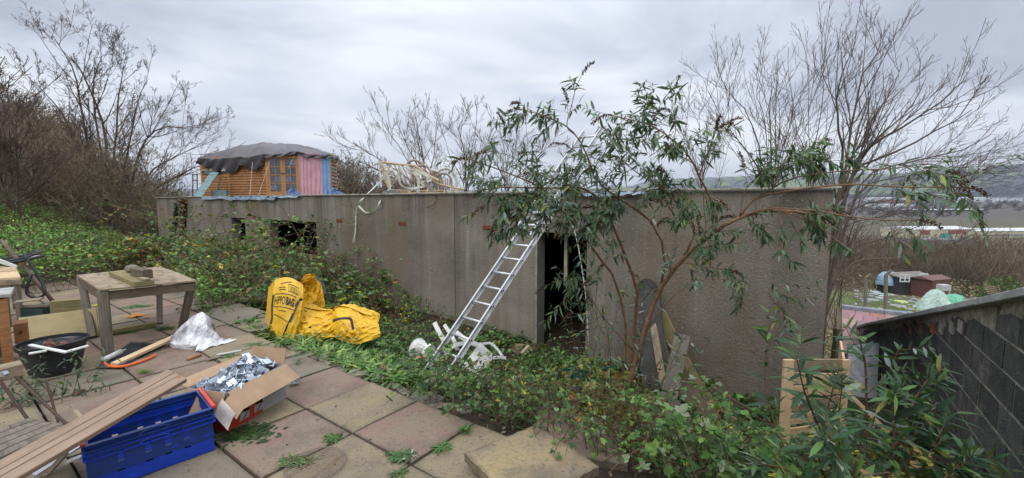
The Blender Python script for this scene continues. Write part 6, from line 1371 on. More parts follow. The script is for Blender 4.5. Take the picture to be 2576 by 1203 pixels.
for a_ in ((.05, .49, .78, .49), (.78, .49, .78, .71), (.78, .71, .05, .71), (.05, .71, .05, .49), (.445, .49, .445, .71), (.18, .78, .42, .78), (.18, .82, .40, .82), (.25, .43, .50, .43), (.50, .76, .84, .76), (.84, .76, .84, .88), (.84, .88, .50, .88), (.50, .88, .50, .76), (.10, .36, .60, .28), (.22, .88, .60, .93)): line(*a_)
for k in range(4): line(.54, .78+k*.022, .80, .78+k*.022, .006)
mb.build('printed_lettering', M['ink'], yb)

# ------------------------------------------------------------------ timber leaning on the right of the wall
def lean(p, q_, w, th, mat, lab, name='leaning_plank', warp=.0, up=None): tagb(MB().beam(p, q_, w, th, up=tuple(N) if up is None else up, warp=warp), name, mat, lab, 'plank')
lean(Yg(1800, 1065, 5.0)*1, W(1662, 792, -.04), .17, .03, 'wood_moss', 'long mossy board leaning furthest right along the concrete wall', warp=.004)
lean(Yg(1700, 1030, 5.05), W(1650, 800, -.10), .13, .035, 'wood_dark', 'dark split board leaning at the left of the timber heap')
lean(Yg(1668, 960, 5.1), W(1640, 798, -.16), .09, .03, 'wood_tan', 'rough brown splintered board leaning beside the mossy board')
lean(Yg(1680, 1010, 4.6), Yg(1718, 842, 4.95), .18, .028, 'wood_grey', 'short grey board full of nail holes standing in front of the leaning timber')
lean(Yg(1792, 1062, 4.75), Yg(1700, 935, 5.0), .24, .03, 'wood_dark', 'wide cracked brown board low down in the timber heap', up=(0, -1, .3))
lean(Yg(1840, 1060, 4.8), Yg(1775, 985, 5.1), .05, .04, 'wood_moss', 'thick mossy stump end at the bottom of the leaning boards')
lean(Yg(1960, 1078, 4.75), Yg(1790, 980, 5.15), .08, .025, 'wood_dark', 'dark board lying almost flat along the foot of the wall')
lean(Yg(1875, 1075, 4.6), Yg(1830, 1042, 4.75), .035, .03, 'wood_tan', 'small reddish stick by the foot of the mossy board')
dw = W(1630, 700, -.06); db2 = Yg(1650, 985, 5.3)
P = []; n = 12
mb = MB(); sdir = A*.17
pts_ = [db2-sdir, db2+sdir, dw+sdir*1.0-UPZ*.22]+[dw-UPZ*.22+np.array([0, 0, .22])*math.sin(a)+sdir*math.cos(a) for a in np.linspace(.3, math.pi-.3, 6)]+[dw-sdir-UPZ*.22]
k = len(pts_); mb.add(pts_+[p-N*.02 for p in pts_], [tuple(range(k-1, -1, -1)), tuple(range(k, 2*k))]+[(i, (i+1) % k, k+(i+1) % k, k+i) for i in range(k)])
tagb(mb, 'arched_board', flat('slateboard', (.085, .078, .07), .8, scale=5, c2=(.05, .045, .04)), 'tall dark board with a rounded top leaning on the wall behind the buddleia', 'board')
lg = thing('cut_log', 'short cut log with pale peeling bark standing in the brambles below the leaning boards', 'log', Yg(1700, 1130, 4.0)); a_ = Yg(1705, 1110, 4.0); b_ = Yg(1685, 1010, 4.2)
MB().tube([a_, (a_+b_)/2, b_], [.11, .10, .10], 16).build('log_body', M['bark_grey'], lg, smooth=False)
mb = MB(); MBp = np.array([[a_+(b_-a_)*(.1+.7*v)+np.array([math.cos(t_), math.sin(t_), 0])*(.108+.012*math.sin(9*v)) for t_ in np.linspace(-1.4, -.9, 4)] for v in np.linspace(0, 1, 8)]); mb.grid(MBp); mb.build('peeling_bark', flat('birch', (.50, .48, .45), .8, scale=12, c2=(.22, .2, .18)), lg)
MB().tube([b_, b_+unit(b_-a_)*.003], .085, 16).build('cut_face', flat('cutwood', (.12, .09, .07), .9, scale=20), lg)
tagb(MB().quad(Yg(1850, 1085, 4.6), Yg(1962, 1080, 4.7), Yg(1962, 1060, 5.0), Yg(1845, 1045, 5.05), .03), 'corrugated_offcut', flat('paleblue', (.24, .34, .36), .6, scale=5), 'pale blue sheet lying at the foot of the wall left of the timber bin', 'sheet')
tagb(MB().beam(Yg(1850, 1098, 4.55), Yg(1965, 1092, 4.65), .03, .06), 'timber_rail', 'wood_dark', 'dark rail along the front of the pale blue sheet', 'timber')
for px, py, c_ in ((1560, 905, 0), ):
    tagb(MB().tube([Yg(1518, 927, 4.2), Yg(1562, 919, 4.5)], .006, 6), 'cane_stick', 'green_plastic', 'thin turquoise plastic cane poking out left of the leaning boards', 'cane')

# timber bin right
bn = thing('timber_bin', 'new pine slatted bin with nailed corner posts standing at the end of the wall', 'bin', Yg(2040, 1150, 3.7))
pA, pB, pC, pD = Yg(1984, 905, 3.55), Yg(1984, 1135, 3.55), Yg(2128, 905, 3.85), Yg(2128, 1135, 3.85)
pB = pA*[1, 1, 0]+[0, 0, pA[2]-.95]; pD = pC*[1, 1, 0]+[0, 0, pC[2]-1.0]
MB().beam(pB, pA, .085, .03, up=(0, -1, 0)).build('corner_post', M['wood_pine'], bn); MB().beam(pD, pC, .07, .03, up=(0, -1, 0)).build('corner_post', M['wood_pine'], bn)
for k in range(7):
    z = .06+k*.125; a_ = pA-[0, 0, z]+np.array([.0, .035, 0]); b_ = pC-[0, 0, z-.0]+np.array([.02, .035, 0]); MB().beam(a_+rng.normal(0, .006, 3), b_+rng.normal(0, .008, 3), .02, .10, warp=.004).build('slat', M['wood_pine' if k % 3 else 'wood_tan'], bn)
for k in range(7):
    z = .06+k*.125; a_ = pC-[0, 0, z]+np.array([.02, .05, 0]); MB().beam(a_, a_+N*.6, .02, .115).build('side_slat', M['wood_pine'], bn)
tagb(MB().beam(Yg(2105, 960, 3.3), Yg(2230, 1085, 3.2), .06, .03), 'sawn_batten', 'wood_pine', 'pine batten lying between the timber bin and the block wall', 'batten')
mb = MB(); a_ = Yg(2160, 900, 6.5); mb.quad(Yg(2133, 870, 7.5), Yg(2210, 865, 7.8), Yg(2200, 1060, 6.0), Yg(2128, 1060, 5.8), .05); tagb(mb, 'concrete_path', flat('path', (.30, .30, .31), .9, scale=5), 'grey sloping concrete path slab leading down to the outhouse', 'path')
bx_ = Yg(2103, 905, 7.0); MB_ = MB().beam(bx_-[0, 0, 1.0], bx_+[0, 0, .55], .10, .10, up=(0, 1, 0)); tagb(MB_, 'fence_post', 'wood_dark', 'dark timber post between the building corner and the outhouse', 'post')

# ------------------------------------------------------------------ rooftop shack
RZ = 1.76
sk = thing('timber_shack', 'makeshift round shack of orange planks with glazed doors and a brown tarpaulin roof', 'shack', Yg(690, 496, 19.5)*[1, 1, 0]+[0, 0, RZ])
cor = [(516, 19.8), (583, 19.0), (678, 18.3), (758, 18.3), (836, 18.9), (849, 20.2)]
C = [np.array([(x-1288)/FV*d, d, RZ]) for x, d in cor]; ctr = np.array([(685-1288)/FV*20.6, 20.9, RZ]); tops = [400, 400, 392, 384, 388, 392]
TT = [np.array([c[0], c[1], EYE+(505-t_)/FV*c[1]]) for c, t_ in zip(C, tops)]
def facepl(i, z0, z1, rows, mats, nm='cladding_board', inset=0.0, u0=0, u1=1):
    a_, b_ = C[i], C[i+1]; a_, b_ = a_*(1-u0)+b_*u0, a_*(1-u1)+b_*u1; d = unit(b_-a_); nrm = np.array([d[1], -d[0], 0]); hh_ = (z1-z0)/rows
    for r_ in range(rows):
        z = z0+hh_*(r_+.5); p = a_+nrm*(inset+.012)+UPZ*(z-a_[2]); q_ = b_+nrm*(inset+.012)+UPZ*(z-b_[2])
        MB().beam(p+d*rng.uniform(0, .04), q_-d*rng.uniform(0, .04), .03, hh_*.94, up=(nrm[0]*-.30, nrm[1]*-.30, 1)).build(nm, M[mats[r_ % len(mats)]], sk)
zt0 = TT[0][2]; zt1 = TT[2][2]
for i, c in enumerate(C): MB().beam(c-[0, 0, .03], TT[i]-[0, 0, .02], .09, .09, up=(0, 1, 0)).build('post', M['wood_varnish'], sk)
facepl(0, RZ, RZ+1.0, 9, ['wood_orange']); facepl(0, RZ+1.18, zt0, 4, ['wood_tan', 'wood_orange'], u1=.98)
MB().beam(C[0]*.9+C[1]*.1+[0, 0, 1.12], C[0]*.45+C[1]*.55+[0, 0, 1.12], .05, .14).build('green_board', M['wood_green'], sk)
facepl(1, RZ, RZ+1.35, 12, ['wood_orange']); facepl(1, RZ+1.36, RZ+1.72, 2, ['wood_orange']); facepl(1, RZ+1.73, TT[1][2]-.05, 3, ['wood_tan', 'wood_moss', 'wood_tan'])
# inner wall so the shack is closed
mb = MB()
for i in (0, 1): d = unit(C[i+1]-C[i]); nrm = np.array([d[1], -d[0], 0]); mb.quad(C[i]-nrm*.02, C[i+1]-nrm*.02, TT[i+1]-nrm*.02, TT[i]-nrm*.02, .02)
mb.build('lining', M['wood_dark'], sk)
bk1, bk2 = ctr+np.array([1.6, 2.2, 0]), ctr+np.array([-1.8, 2.0, 0]); hgt = zt1-RZ; mb = MB()
for a_, b_ in ((C[5], bk1), (bk1, bk2), (bk2, C[0])): mb.quad(a_, b_, b_+[0, 0, hgt-.1], a_+[0, 0, hgt-.1], .04)
mb.build('rear_wall', M['wood_dark'], sk)
for k in range(12):      # right end cladding
    z = .08+k*.16; MB().beam(C[4]+[.02, 0, z], C[5]+[.02, 0, z], .03, .14, up=(-.25, 0, 1)).build('cladding_board', M['wood_tan' if k % 3 else 'wood_orange'], sk)
# glazed double door on face 2
a_, b_ = C[2], C[3]; d = unit(b_-a_); nrm = np.array([d[1], -d[0], 0]); Ld = np.linalg.norm(b_-a_); zd = TT[2][2]-RZ-.04
MB().quad(a_-nrm*.6+UPZ*0, b_-nrm*.6, b_-nrm*.6+UPZ*zd, a_-nrm*.6+UPZ*zd, .02).build('inner_screen', M['wood_dark'], sk)
for lf in (0, 1):
    x0, x1 = Ld*(.03+.475*lf), Ld*(.03+.475*(lf+1)-.005); root = MB(); 
    for p, q_, w, h in (((x0+.05, 0), (x0+.05, zd), .10, .05), ((x1-.05, 0), (x1-.05, zd), .10, .05)): root.beam(a_+d*p[0]+UPZ*p[1], a_+d*q_[0]+UPZ*q_[1], w, h, up=tuple(nrm))
    root.beam(a_+d*(x0+.1)+UPZ*.12, a_+d*(x1-.1)+UPZ*.12, .045, .22); root.beam(a_+d*(x0+.1)+UPZ*(zd-.06), a_+d*(x1-.1)+UPZ*(zd-.06), .045, .10)
    xm = (x0+x1)/2; root.beam(a_+d*xm+UPZ*.2, a_+d*xm+UPZ*(zd-.1), .03, .035, up=tuple(nrm))
    for r_ in range(1, 4): z = .23+(zd-.34)*r_/4; root.beam(a_+d*(x0+.1)+UPZ*z, a_+d*(x1-.1)+UPZ*z, .035, .03)
    dd = root.build('door', M['wood_varnish'], sk)
    for r_ in range(4):
        for c in (0, 1):
            xa, xb = (x0+.1, xm-.012) if c == 0 else (xm+.012, x1-.1); za, zb = .23+(zd-.34)*r_/4+.012, .23+(zd-.34)*(r_+1)/4-.012
            MB().quad(a_+d*xa+UPZ*za, a_+d*xb+UPZ*za, a_+d*xb+UPZ*zb, a_+d*xa+UPZ*zb, .006).build('pane', M['glass'], dd)
            if (lf, r_, c) in ((1, 3, 1), (0, 1, 1), (1, 1, 0), (0, 0, 0)):
                p = a_+d*(xa+xb)/2+UPZ*(za+zb)/2+nrm*.006
                for rr2 in (.10, .055): MB().tube(np.array([p+d*math.cos(t_)*rr2+UPZ*math.sin(t_)*rr2 for t_ in np.linspace(0, 2*math.pi, 18, endpoint=False)]), .009, 5, closed=True).build('bullseye', M['polythene'], dd)
    hx = x1-.05 if lf == 0 else x0+.05; MB().tube([a_+d*hx+UPZ*1.0+nrm*.03, a_+d*hx+UPZ*1.0+nrm*.07], .025, 8).build('handle', M['steel_dark'], dd)
# curtains on face 3
def curtain(i, u0, u1, col, nm, folds, sag=.0, zb=0.0):
    a_, b_ = C[i], C[i+1]; d = b_-a_; dn = unit(d); nrm = np.array([dn[1], -dn[0], 0]); n, m_ = 50, 16; P = np.zeros((n, m_, 3))
    for k in range(n):
        u = u0+(u1-u0)*k/(n-1); tp = TT[i]*(1-u)+TT[i+1]*u
        for j in range(m_):
            v = j/(m_-1); gather = 1-.12*v*(1-v)*4*math.sin(k*.12); z = tp[2]-.04-(tp[2]-.04-RZ-zb)*v
            P[k, j] = a_+d*(u0+(u-u0)*gather)+nrm*(.06+(.006+.014*v)*math.sin(u*folds+v*1.5+2*fbm(u*6, v*2, 3)))+UPZ*(z-a_[2])
    MB().grid(P).build(nm, flat(nm, col, .85, scale=3, c2=tuple(x*.8 for x in col)), sk, smooth=True)
curtain(3, .0, .72, (.66, .36, .39), 'pink_curtain', 55); curtain(3, .70, 1.0, (.24, .38, .60), 'blue_curtain', 60)
curtain(0, .78, 1.0, (.45, .48, .46), 'white_cloth', 25, zb=1.15)
# tarpaulin roof with draped skirt
M['tarp'] = flat('tarp', (.105, .085, .085), .42, scale=3, c2=(.065, .055, .055), bmp=.02, bscale=7, spec=.6)
ring = [TT[0]+[-.12, 0, .02], TT[1]+[0, -.1, .0], TT[2]+[0, -.12, .02], TT[3]+[0, -.12, .0], TT[4]+[.05, -.1, -.08], TT[5]+[.1, 0, -.05], bk1+[.1, .1, hgt-.1], bk2+[-.1, .1, hgt-.1]]
ring = np.array(ring+[ring[0]]); apx = np.array([(705-1288)/FV*20.2, 20.2, EYE+(505-366)/FV*20.2]); n = 121; mb = MB(); P = np.zeros((n, 14, 3))
for k in range(n):
    u = k/(n-1)*8; i = min(7, int(u)); f_ = u-i; e = ring[i]*(1-f_)+ring[i+1]*f_; sagm = .06*math.sin(f_*math.pi)
    for j in range(14):
        v = j/13
        p = apx*(1-v)+e*v; P[k, j] = p+UPZ*((apx[2]-e[2])*(v-v**2.4)*.85-sagm*v+.12*(fbm(u*5, v*6, 8)-.45)*min(1, v*4)+.04*(vnoise(u*14, v*9, 3)-.5))+UPZ*.012*math.sin(u*11+v*6)+UPZ*(.10*math.exp(-((k/(n-1)-.15)/.10)**2)*math.sin(v*math.pi))
mb.grid(P)
S = np.zeros((n, 7, 3))
for k in range(n):
    u = k/(n-1)*8; i = min(7, int(u)); f_ = u-i; dl_ = .30 if u < .3 else (.42+.20*math.sin(f_*math.pi*2+.6)**2 if u < 2 else (.13 if u < 5.2 else .25)); dl_ *= .55+.9*fbm(u*7, 1, 4)
    base = P[k, -1]; o_ = unit((base-ctr)*[1, 1, 0])
    for j in range(7): v = j/6; S[k, j] = base+o_*(.03+.07*math.sin(u*17+v*3)*v+.05*v*math.sin(u*41-v*5)+.03*v)-UPZ*dl_*v
tp_ = mb.build('tarpaulin', M['tarp'], sk, smooth=True); M['tarp_dark'] = flat('tarp_dark', (.045, .037, .038), .38, scale=4, c2=(.028, .024, .025), bmp=.02, bscale=9, spec=.6); MB().grid(S).build('draped_edge', M['tarp_dark'], tp_, smooth=True)
rp = [Yg(700, 422, 18.1), Yg(640, 498, 17.2)]
for (p, q_) in (((725, 425, 18.0), (742, 388, 18.2)), ((635, 408, 18.3), (628, 500, 17.0)), ((679, 405, 18.1), (648, 498, 17.0))): MB().tube([Yg(*p), Yg(*q_)], .008, 4).build('guy_rope', M['rope_white'], sk)
# things on the roof near the shack
gb = thing('green_ramp_board', 'faded green tongue and groove board leaning against the left side of the shack', 'board', Yg(515, 495, 17.0)*[1, 1, 0]+[0, 0, RZ])
MB().quad(Yg(486, 494, 16.6), Yg(508, 496, 16.6), Yg(550, 435, 18.4), Yg(530, 434, 18.6), .03).build('board', M['wood_green'], gb)
for u in (.25, .6, .9): a_ = Yg(486, 494, 16.6)*(1-u)+Yg(530, 434, 18.6)*u; b_ = Yg(508, 496, 16.6)*(1-u)+Yg(550, 435, 18.4)*u; MB().beam(a_-[0, .02, 0], b_-[0, .02, 0], .05, .02).build('batten', M['steel_dark'], gb)
fr = thing('metal_rack', 'small dark metal frame standing on the roof left of the shack', 'frame', Yg(500, 495, 18)*[1, 1, 0]+[0, 0, RZ])
for x in (485, 496): MB().tube([Yg(x, 497, 18), Yg(x, 437, 18)], .02, 6).build('upright', M['steel_dark'], fr)
for y in (440, 455): MB().tube([Yg(483, y, 18), Yg(498, y, 18)], .018, 6).build('cross_bar', M['steel_dark'], fr)
lp_ = MB().beam(Yg(546, 494, 17.6), Yg(556, 440, 18.6), .06, .04, up=(0, -1, 0)); tagb(lp_, 'leaning_post', 'wood_dark', 'brown post leaning against the left planked side of the shack', 'post')
tr = thing('plant_trough', 'small green trough with seedlings on the roof in front of the shack', 'trough', Yg(554, 492, 17)*[1, 1, 0]+[0, 0, RZ]); p = Yg(554, 492, 17.5)*[1, 1, 0]+[0, 0, RZ]; MB().box(p+[0, 0, .13], (.30, .1, .13)).build('planter', M['wood_green'], tr)
lb = MB(); n = 60; leaves(lb, p+[.1, 0, .26]+rng.normal(0, 1, (n, 3))*[.12, .05, .05], rdir(n), rdir(n), .08, .04, palette(n, [(.08, .14, .04)], [1]), 'lance'); lb.build('seedlings', M['leaf'], tr)
M['blue_tarp'] = flat('blue_tarp', (.10, .17, .33), .4, scale=6, c2=(.06, .10, .20), bmp=.03, bscale=9)
for px, w, h, dep, lab in ((738, .32, .28, 17.2, 'heap of crumpled blue tarpaulin in front of the glazed doors'), (842, .40, .30, 17.6, 'heap of crumpled blue tarpaulin at the right corner of the shack')):
    c_ = Yg(px, 492, dep)*[1, 1, 0]+[0, 0, RZ]; P = blob(c_, w, w*.6, h, lambda a, v: ((1-v)**.6*(1+.25*math.sin(a*3+v*4)+.12*math.sin(a*9)), v*(1+.3*math.sin(a*2))), 40, 16)
    P += (rng.random(P.shape)-.5)*.02; tagb(MB().grid(P), 'blue_tarpaulin', 'blue_tarp', lab, 'tarpaulin', 'crumpled blue tarpaulins on the roof', smooth=False)
# black sheet flapping on the roof edge, heaped
tagb(MB().add([W(958, 486, .05), W(1010, 486, .1), W(985, 478, .3), W(968, 480, .25)], [(0, 1, 2, 3)]), 'roofing_felt', 'black_plastic', 'curled black roofing felt at the roof edge left of the cane furniture', 'felt')

# ------------------------------------------------------------------ heap of cane furniture
M['cane'] = flat('cane', (.58, .46, .28), .55, scale=6, c2=(.42, .28, .14)); M['cane_dark'] = flat('cane_dark', (.22, .13, .09), .55, scale=6, c2=(.45, .38, .34))
so_ = thing('cane_sofa', 'broken bamboo and cane sofa tipped on the roof edge and draped with pale straps', 'sofa', Yg(1030, 490, 10.5)*[1, 1, 0]+[0, 0, RZ]); ds = 10.4
def ct_(pts, r_, nm, par, mat='cane', n=16, dep=ds): 
    P = spline([Yg(x, y, dep+(z[0] if z else 0)) for x, y, *z in pts], n) if len(pts) > 2 else [Yg(x, y, dep+(z[0] if z else 0)) for x, y, *z in pts]
    MB().tube(P, r_*1.35, 7).build(nm, M[mat], par, smooth=True)
ct_([(956, 408), (1045, 418)], .022, 'top_rail', so_); ct_([(1045, 418), (1075, 440), (1105, 455, -.1)], .022, 'arm_rail', so_)
for k in range(9):
    x = 960+k*10; ct_([(x, 409+k*.9), (x+34-k*.6, 478)], .013, 'back_spindle', so_, 'cane_dark' if k % 2 else 'cane')
ct_([(957, 410), (968, 445), (985, 489)], .026, 'frame_post', so_); ct_([(985, 478), (1060, 482)], .018, 'seat_rail', so_, 'cane_dark')
for y in (482, 487, 492): ct_([(990, y), (1120, y-2)], .016, 'base_rail', so_)
for x in (990, 1030, 1075, 1118): ct_([(x, 479), (x, 497)], .02, 'leg', so_)
ct_([(1075, 440), (1100, 462), (1140, 472), (1168, 476, -.2)], .018, 'arm_rail', so_)
MB().beam(Yg(1068, 458, 10.1), Yg(1098, 492, 9.7), .10, .03, up=(0, -1, 0)).build('slat', M['wood_grey'], so_); MB().beam(Yg(1138, 468, 10.1), Yg(1142, 492, 10.0), .07, .03, up=(0, -1, 0)).build('slat', M['wood_tan'], so_)
ar = thing('cane_armchair', 'upturned cane armchair with looped bentwood arms in the middle of the roof heap', 'armchair', Yg(1060, 480, 11)*[1, 1, 0]+[0, 0, RZ])
def loop(cx, cy, rx, ry, r_, nm, par, a0=0, a1=6.2, tilt=0, dep=11.0, mat='cane_dark'):
    ct_([(cx+rx*math.cos(a)*math.cos(tilt)-ry*math.sin(a)*math.sin(tilt), cy-rx*math.cos(a)*math.sin(tilt)-ry*math.sin(a)*math.cos(tilt)) for a in np.linspace(a0, a1, 12)], r_, nm, par, mat, 30, dep)
loop(1050, 437, 24, 36, .024, 'arm_hoop', ar, 0.2, 2.4, .5); loop(1062, 450, 26, 34, .024, 'arm_hoop', ar, -.3, 3.4, 0, 10.8); loop(1062, 452, 19, 25, .016, 'arm_hoop', ar, -.3, 3.4, 0, 10.8); loop(1066, 455, 8, 7, .014, 'scroll', ar, dep=10.8)
for k in range(4): ct_([(1045+k*7, 424), (1052+k*7, 480)], .012, 'spindle', ar, 'cane', dep=11)
ct_([(1040, 485), (1090, 485)], .018, 'seat_rail', ar, dep=11)
for x in (1044, 1086): ct_([(x, 470), (x, 499)], .02, 'leg', ar, dep=11)
ar2 = thing('cane_armchair', 'second cane armchair with wooden back slats at the right end of the roof heap', 'armchair', Yg(1120, 480, 11)*[1, 1, 0]+[0, 0, RZ])
loop(1118, 462, 30, 38, .026, 'arm_hoop', ar2, -.2, 2.3, -.2, 10.6, 'strap'); loop(1114, 462, 22, 26, .022, 'arm_hoop', ar2, -.2, 2.6, -.2, 10.9); 
for k in range(5): ct_([(1108+k*6, 446+abs(k-2)*3), (1112+k*4, 486)], .014, 'spindle', ar2, 'cane_dark', dep=10.9)
for k in range(2): MB().beam(Yg(1092+k*13, 434, 11.2), Yg(1098+k*12, 486, 11.0), .11, .025, up=(0, -1, 0)).build('back_slat', M['wood_grey'], ar2)
ct_([(1080, 427), (1120, 437)], .03, 'top_rail', ar2, 'strap', dep=11.2)
ct_([(1088, 488), (1150, 484)], .018, 'seat_rail', ar2, dep=11)
for x in (1094, 1146): ct_([(x, 474), (x, 499)], .02, 'leg', ar2, dep=11)
for k, (pts, lab) in enumerate((([(1005, 414), (1003, 440), (1010, 466), (1035, 474), (1070, 468)], 'pale strap looping across the front of the cane sofa'), ([(1040, 430), (1052, 450), (1052, 475), (1050, 497)], 'pale strap hanging in the middle of the cane sofa'),
        ([(1046, 426), (1070, 440), (1085, 452), (1060, 460), (1078, 470)], 'knot of pale straps tied round the cane sofa arm'), ([(976, 440), (980, 470), (984, 497)], 'pale strap hanging down the left leg of the cane sofa'), ([(962, 410), (956, 428), (970, 432), (966, 452)], 'short pale strap at the left corner of the cane sofa'), ([(1125, 478), (1134, 488), (1140, 482), (1144, 495)], 'pale strap end at the right foot of the furniture heap'), ([(1020, 414), (1034, 430), (1055, 440)], 'wide pale strap across the sofa top rail'))):
    ribbon(spline([Yg(x, y, 10.15) for x, y in pts], 26), .075 if k in (1, 3, 6) else .05, (0, -1, 0), M['strap'], 'fabric_strap', lab, 'strap')

# ------------------------------------------------------------------ valley
def vbox(px0, px1, pyb, pyt, dep, depth, mat, nm, lab, cat, roof=None, slope=0.0, group=None, doors=None, win=None):
    a_ = Yg(px0, pyb, dep); b_ = Yg(px1, pyb, dep*1.02); z0 = min(gz(a_[0], a_[1]), gz(b_[0], b_[1]), a_[2])-.5; z1 = Yg(px0, pyt, dep)[2]; z2 = z1
    root = thing(nm, lab, cat, [(a_[0]+b_[0])/2, (a_[1]+b_[1])/2, z0], group=group); d = unit((b_-a_)*[1, 1, 0]); bkd = np.array([-d[1], d[0], 0])*depth
    c4_ = [a_, b_, b_+bkd, a_+bkd]; MB().slab([(p[0], p[1]) for p in c4_], z0, z1).build('wall', mat, root)
    rh = abs(z1-a_[2])*.22+.1; mb = MB(); m1 = (c4_[0]+c4_[3])/2; m2 = (c4_[1]+c4_[2])/2; e = d*.3; f0 = bkd*.02
    pts_ = [c4_[0]-e-f0, c4_[1]+e-f0, c4_[2]+e+f0, c4_[3]-e+f0]; v = [np.array([p[0], p[1], z1+.01]) for p in pts_]+[np.array([m1[0]-e[0], m1[1]-e[1], z1+rh]), np.array([m2[0]+e[0], m2[1]+e[1], z1+rh])]
    mb.add(v, [(0, 1, 5, 4), (2, 3, 4, 5), (1, 2, 5), (3, 0, 4), (3, 2, 1, 0)]); mb.build('roof', roof or mat, root)
    for nmx, lst in (('door', doors), ('window', win)):
        for (u0, u1, v0, v1, mt) in (lst or []):
            zb = a_[2]; H_ = z1-zb; p = a_+(b_-a_)*u0; q_ = a_+(b_-a_)*u1; off = np.array([d[1], -d[0], 0])*.04
            MB().quad(p*[1, 1, 0]+off+[0, 0, zb+H_*v0], q_*[1, 1, 0]+off+[0, 0, zb+H_*v0], q_*[1, 1, 0]+off+[0, 0, zb+H_*v1], p*[1, 1, 0]+off+[0, 0, zb+H_*v1], .06).build(nmx, mt, root)
    return root
WH = flat('shed_white', (.62, .63, .64), .6, scale=.1, var=.1); CR = flat('shed_cream', (.56, .50, .36), .7, scale=.1, var=.1); GYR = flat('shed_grey', (.22, .25, .30), .6, scale=.1); RB = flat('shed_red', (.32, .10, .07), .8, scale=.1); BLR = flat('shed_blue', (.20, .28, .42), .5, scale=.1); TQ = flat('shed_teal', (.08, .38, .32), .5)
gI = 'industrial units across the valley'
vbox(2300, 2450, 602, 578, 300, 25, CR, 'industrial_unit', 'long cream and orange industrial unit behind the brown trees', 'unit', WH, group=gI, doors=[(.42, .62, 0, .6, TQ), (.1, .25, .45, .9, RB), (.55, .85, .5, .9, RB)])
vbox(2455, 2640, 600, 582, 305, 30, CR, 'industrial_unit', 'cream industrial unit cut by the right edge of the view', 'unit', WH, group=gI, win=[(.1, .9, .3, .5, GYR)])
vbox(2310, 2440, 614, 605, 270, 10, GYR, 'industrial_unit', 'low grey roofed unit in front of the cream ones', 'unit', GYR, group=gI)
vbox(2290, 2485, 534, 528, 820, 40, flat('shedbrown', (.10, .085, .09), .8), 'industrial_unit', 'long low dark warehouse with a white roof in the middle of the valley', 'unit', WH, group=gI)
for k, (x0, x1, yb, yt, dep, wm, rm, lab) in enumerate(((2205, 2290, 505, 498, 1400, WH, WH, 'pale warehouse furthest left in the far row'), (2255, 2335, 512, 503, 1250, RB, BLR, 'red brick works with a blue roof in the far row'), (2330, 2420, 508, 500, 1350, WH, BLR, 'white works with a blue roof in the middle of the far row'),
       (2345, 2440, 516, 509, 1150, GYR, GYR, 'grey roofed shed in front of the far row'), (2425, 2500, 506, 498, 1450, WH, WH, 'white warehouse towards the right of the far row'), (2500, 2620, 506, 499, 1420, WH, GYR, 'white warehouse at the right edge of the far row'), (2230, 2300, 522, 515, 1050, WH, WH, 'row of white vans and a shed left of the dark warehouse'))):
    vbox(x0, x1, yb, yt, dep, 50, wm, 'industrial_unit', lab, 'unit', rm, group=gI)
# allotment
sd = vbox(2262, 2335, 727, 698, 60, 3, flat('darkshed', (.045, .042, .045), .8), 'garden_shed', 'dark open fronted allotment shed with a white glazed door', 'shed', flat('feltroof', (.22, .20, .17), .9))
p = Yg(2312, 729, 59.6); dx = np.array([.77, .05, 0]); 
mb = MB(); dW, dH = 1.15, 2.3
for x in (0, .5, 1): mb.box(p+[x*dW-.1, 0, dH/2], (.07, .04, dH/2))
for z in np.linspace(0, 1, 5): mb.box(p+[dW/2-.1, -.02, z*dH], (dW/2, .04, .07))
mb.build('door', WH, sd); mb = MB(); p = Yg(2264, 712, 59.6)
for x in (0, .5, 1): mb.box(p+[x*1.3, 0, .7], (.07, .04, .55))
for z in (0, .5, 1): mb.box(p+[.65, -.02, .2+z*1.0], (.7, .04, .07))
mb.build('window', WH, sd)
vbox(2344, 2388, 735, 706, 58, 2.5, flat('redshed', (.15, .065, .05), .8), 'garden_shed', 'small brownish red timber shed on the allotment', 'shed', flat('redroof', (.19, .10, .08), .8))
c_ = Yg(2235, 712, 62); P = blob(c_+[0, 0, -.2], 1.6, 1.3, 1.9, lambda a, v: (math.cos(v*1.5)**.6*(1+.05*math.sin(a*5)), math.sin(v*1.5)), 24, 10); tagb(MB().grid(P), 'blue_dome_tent', flat('tentblue', (.30, .48, .62), .6, scale=1), 'pale blue domed cover beside the dark allotment shed', 'tent', smooth=True)
tk = thing('water_tank', 'small pale metal tank on legs in front of the red shed', 'tank', Yg(2370, 742, 52)); p = Yg(2372, 742, 52); MB().box(p+[0, 0, .95], (.55, .4, .35)).build('tank_body', M['alu'], tk)
for x in (-.45, .45):
    for y_ in (-.3, .3): MB().box(p+[x, y_, .3], (.05, .05, .32)).build('leg', M['alu'], tk)
c_ = Yg(2375, 772, 44); 
for dx_, cl, lab, w in ((-1.0, (.42, .55, .47), 'pale translucent sheet over the left half of the allotment heap', 1.7), (.9, (.16, .46, .30), 'mint green netting over the right half of the allotment heap', 1.9)):
    P = blob(c_+[dx_, 0, -.3], w, 1.5, 2.2 if dx_ < 0 else 1.7, lambda a, v: ((1-v)**.55*(1+.12*math.sin(a*4+v*3)+.06*math.sin(a*9)), v), 40, 14); P += (rng.random(P.shape)-.5)*.09
    tagb(MB().grid(P), 'covered_heap', flat('heap'+lab[:4], cl, .6, scale=1.5, c2=tuple(x*.75 for x in cl)), lab, 'heap')
cols_ = [(.55, .56, .58), (.12, .36, .50), (.42, .50, .08), (.55, .30, .14), (.35, .35, .36), (.60, .60, .58), (.10, .10, .11), (.30, .24, .15), (.16, .4, .3)]
mb = MB(); spots = []
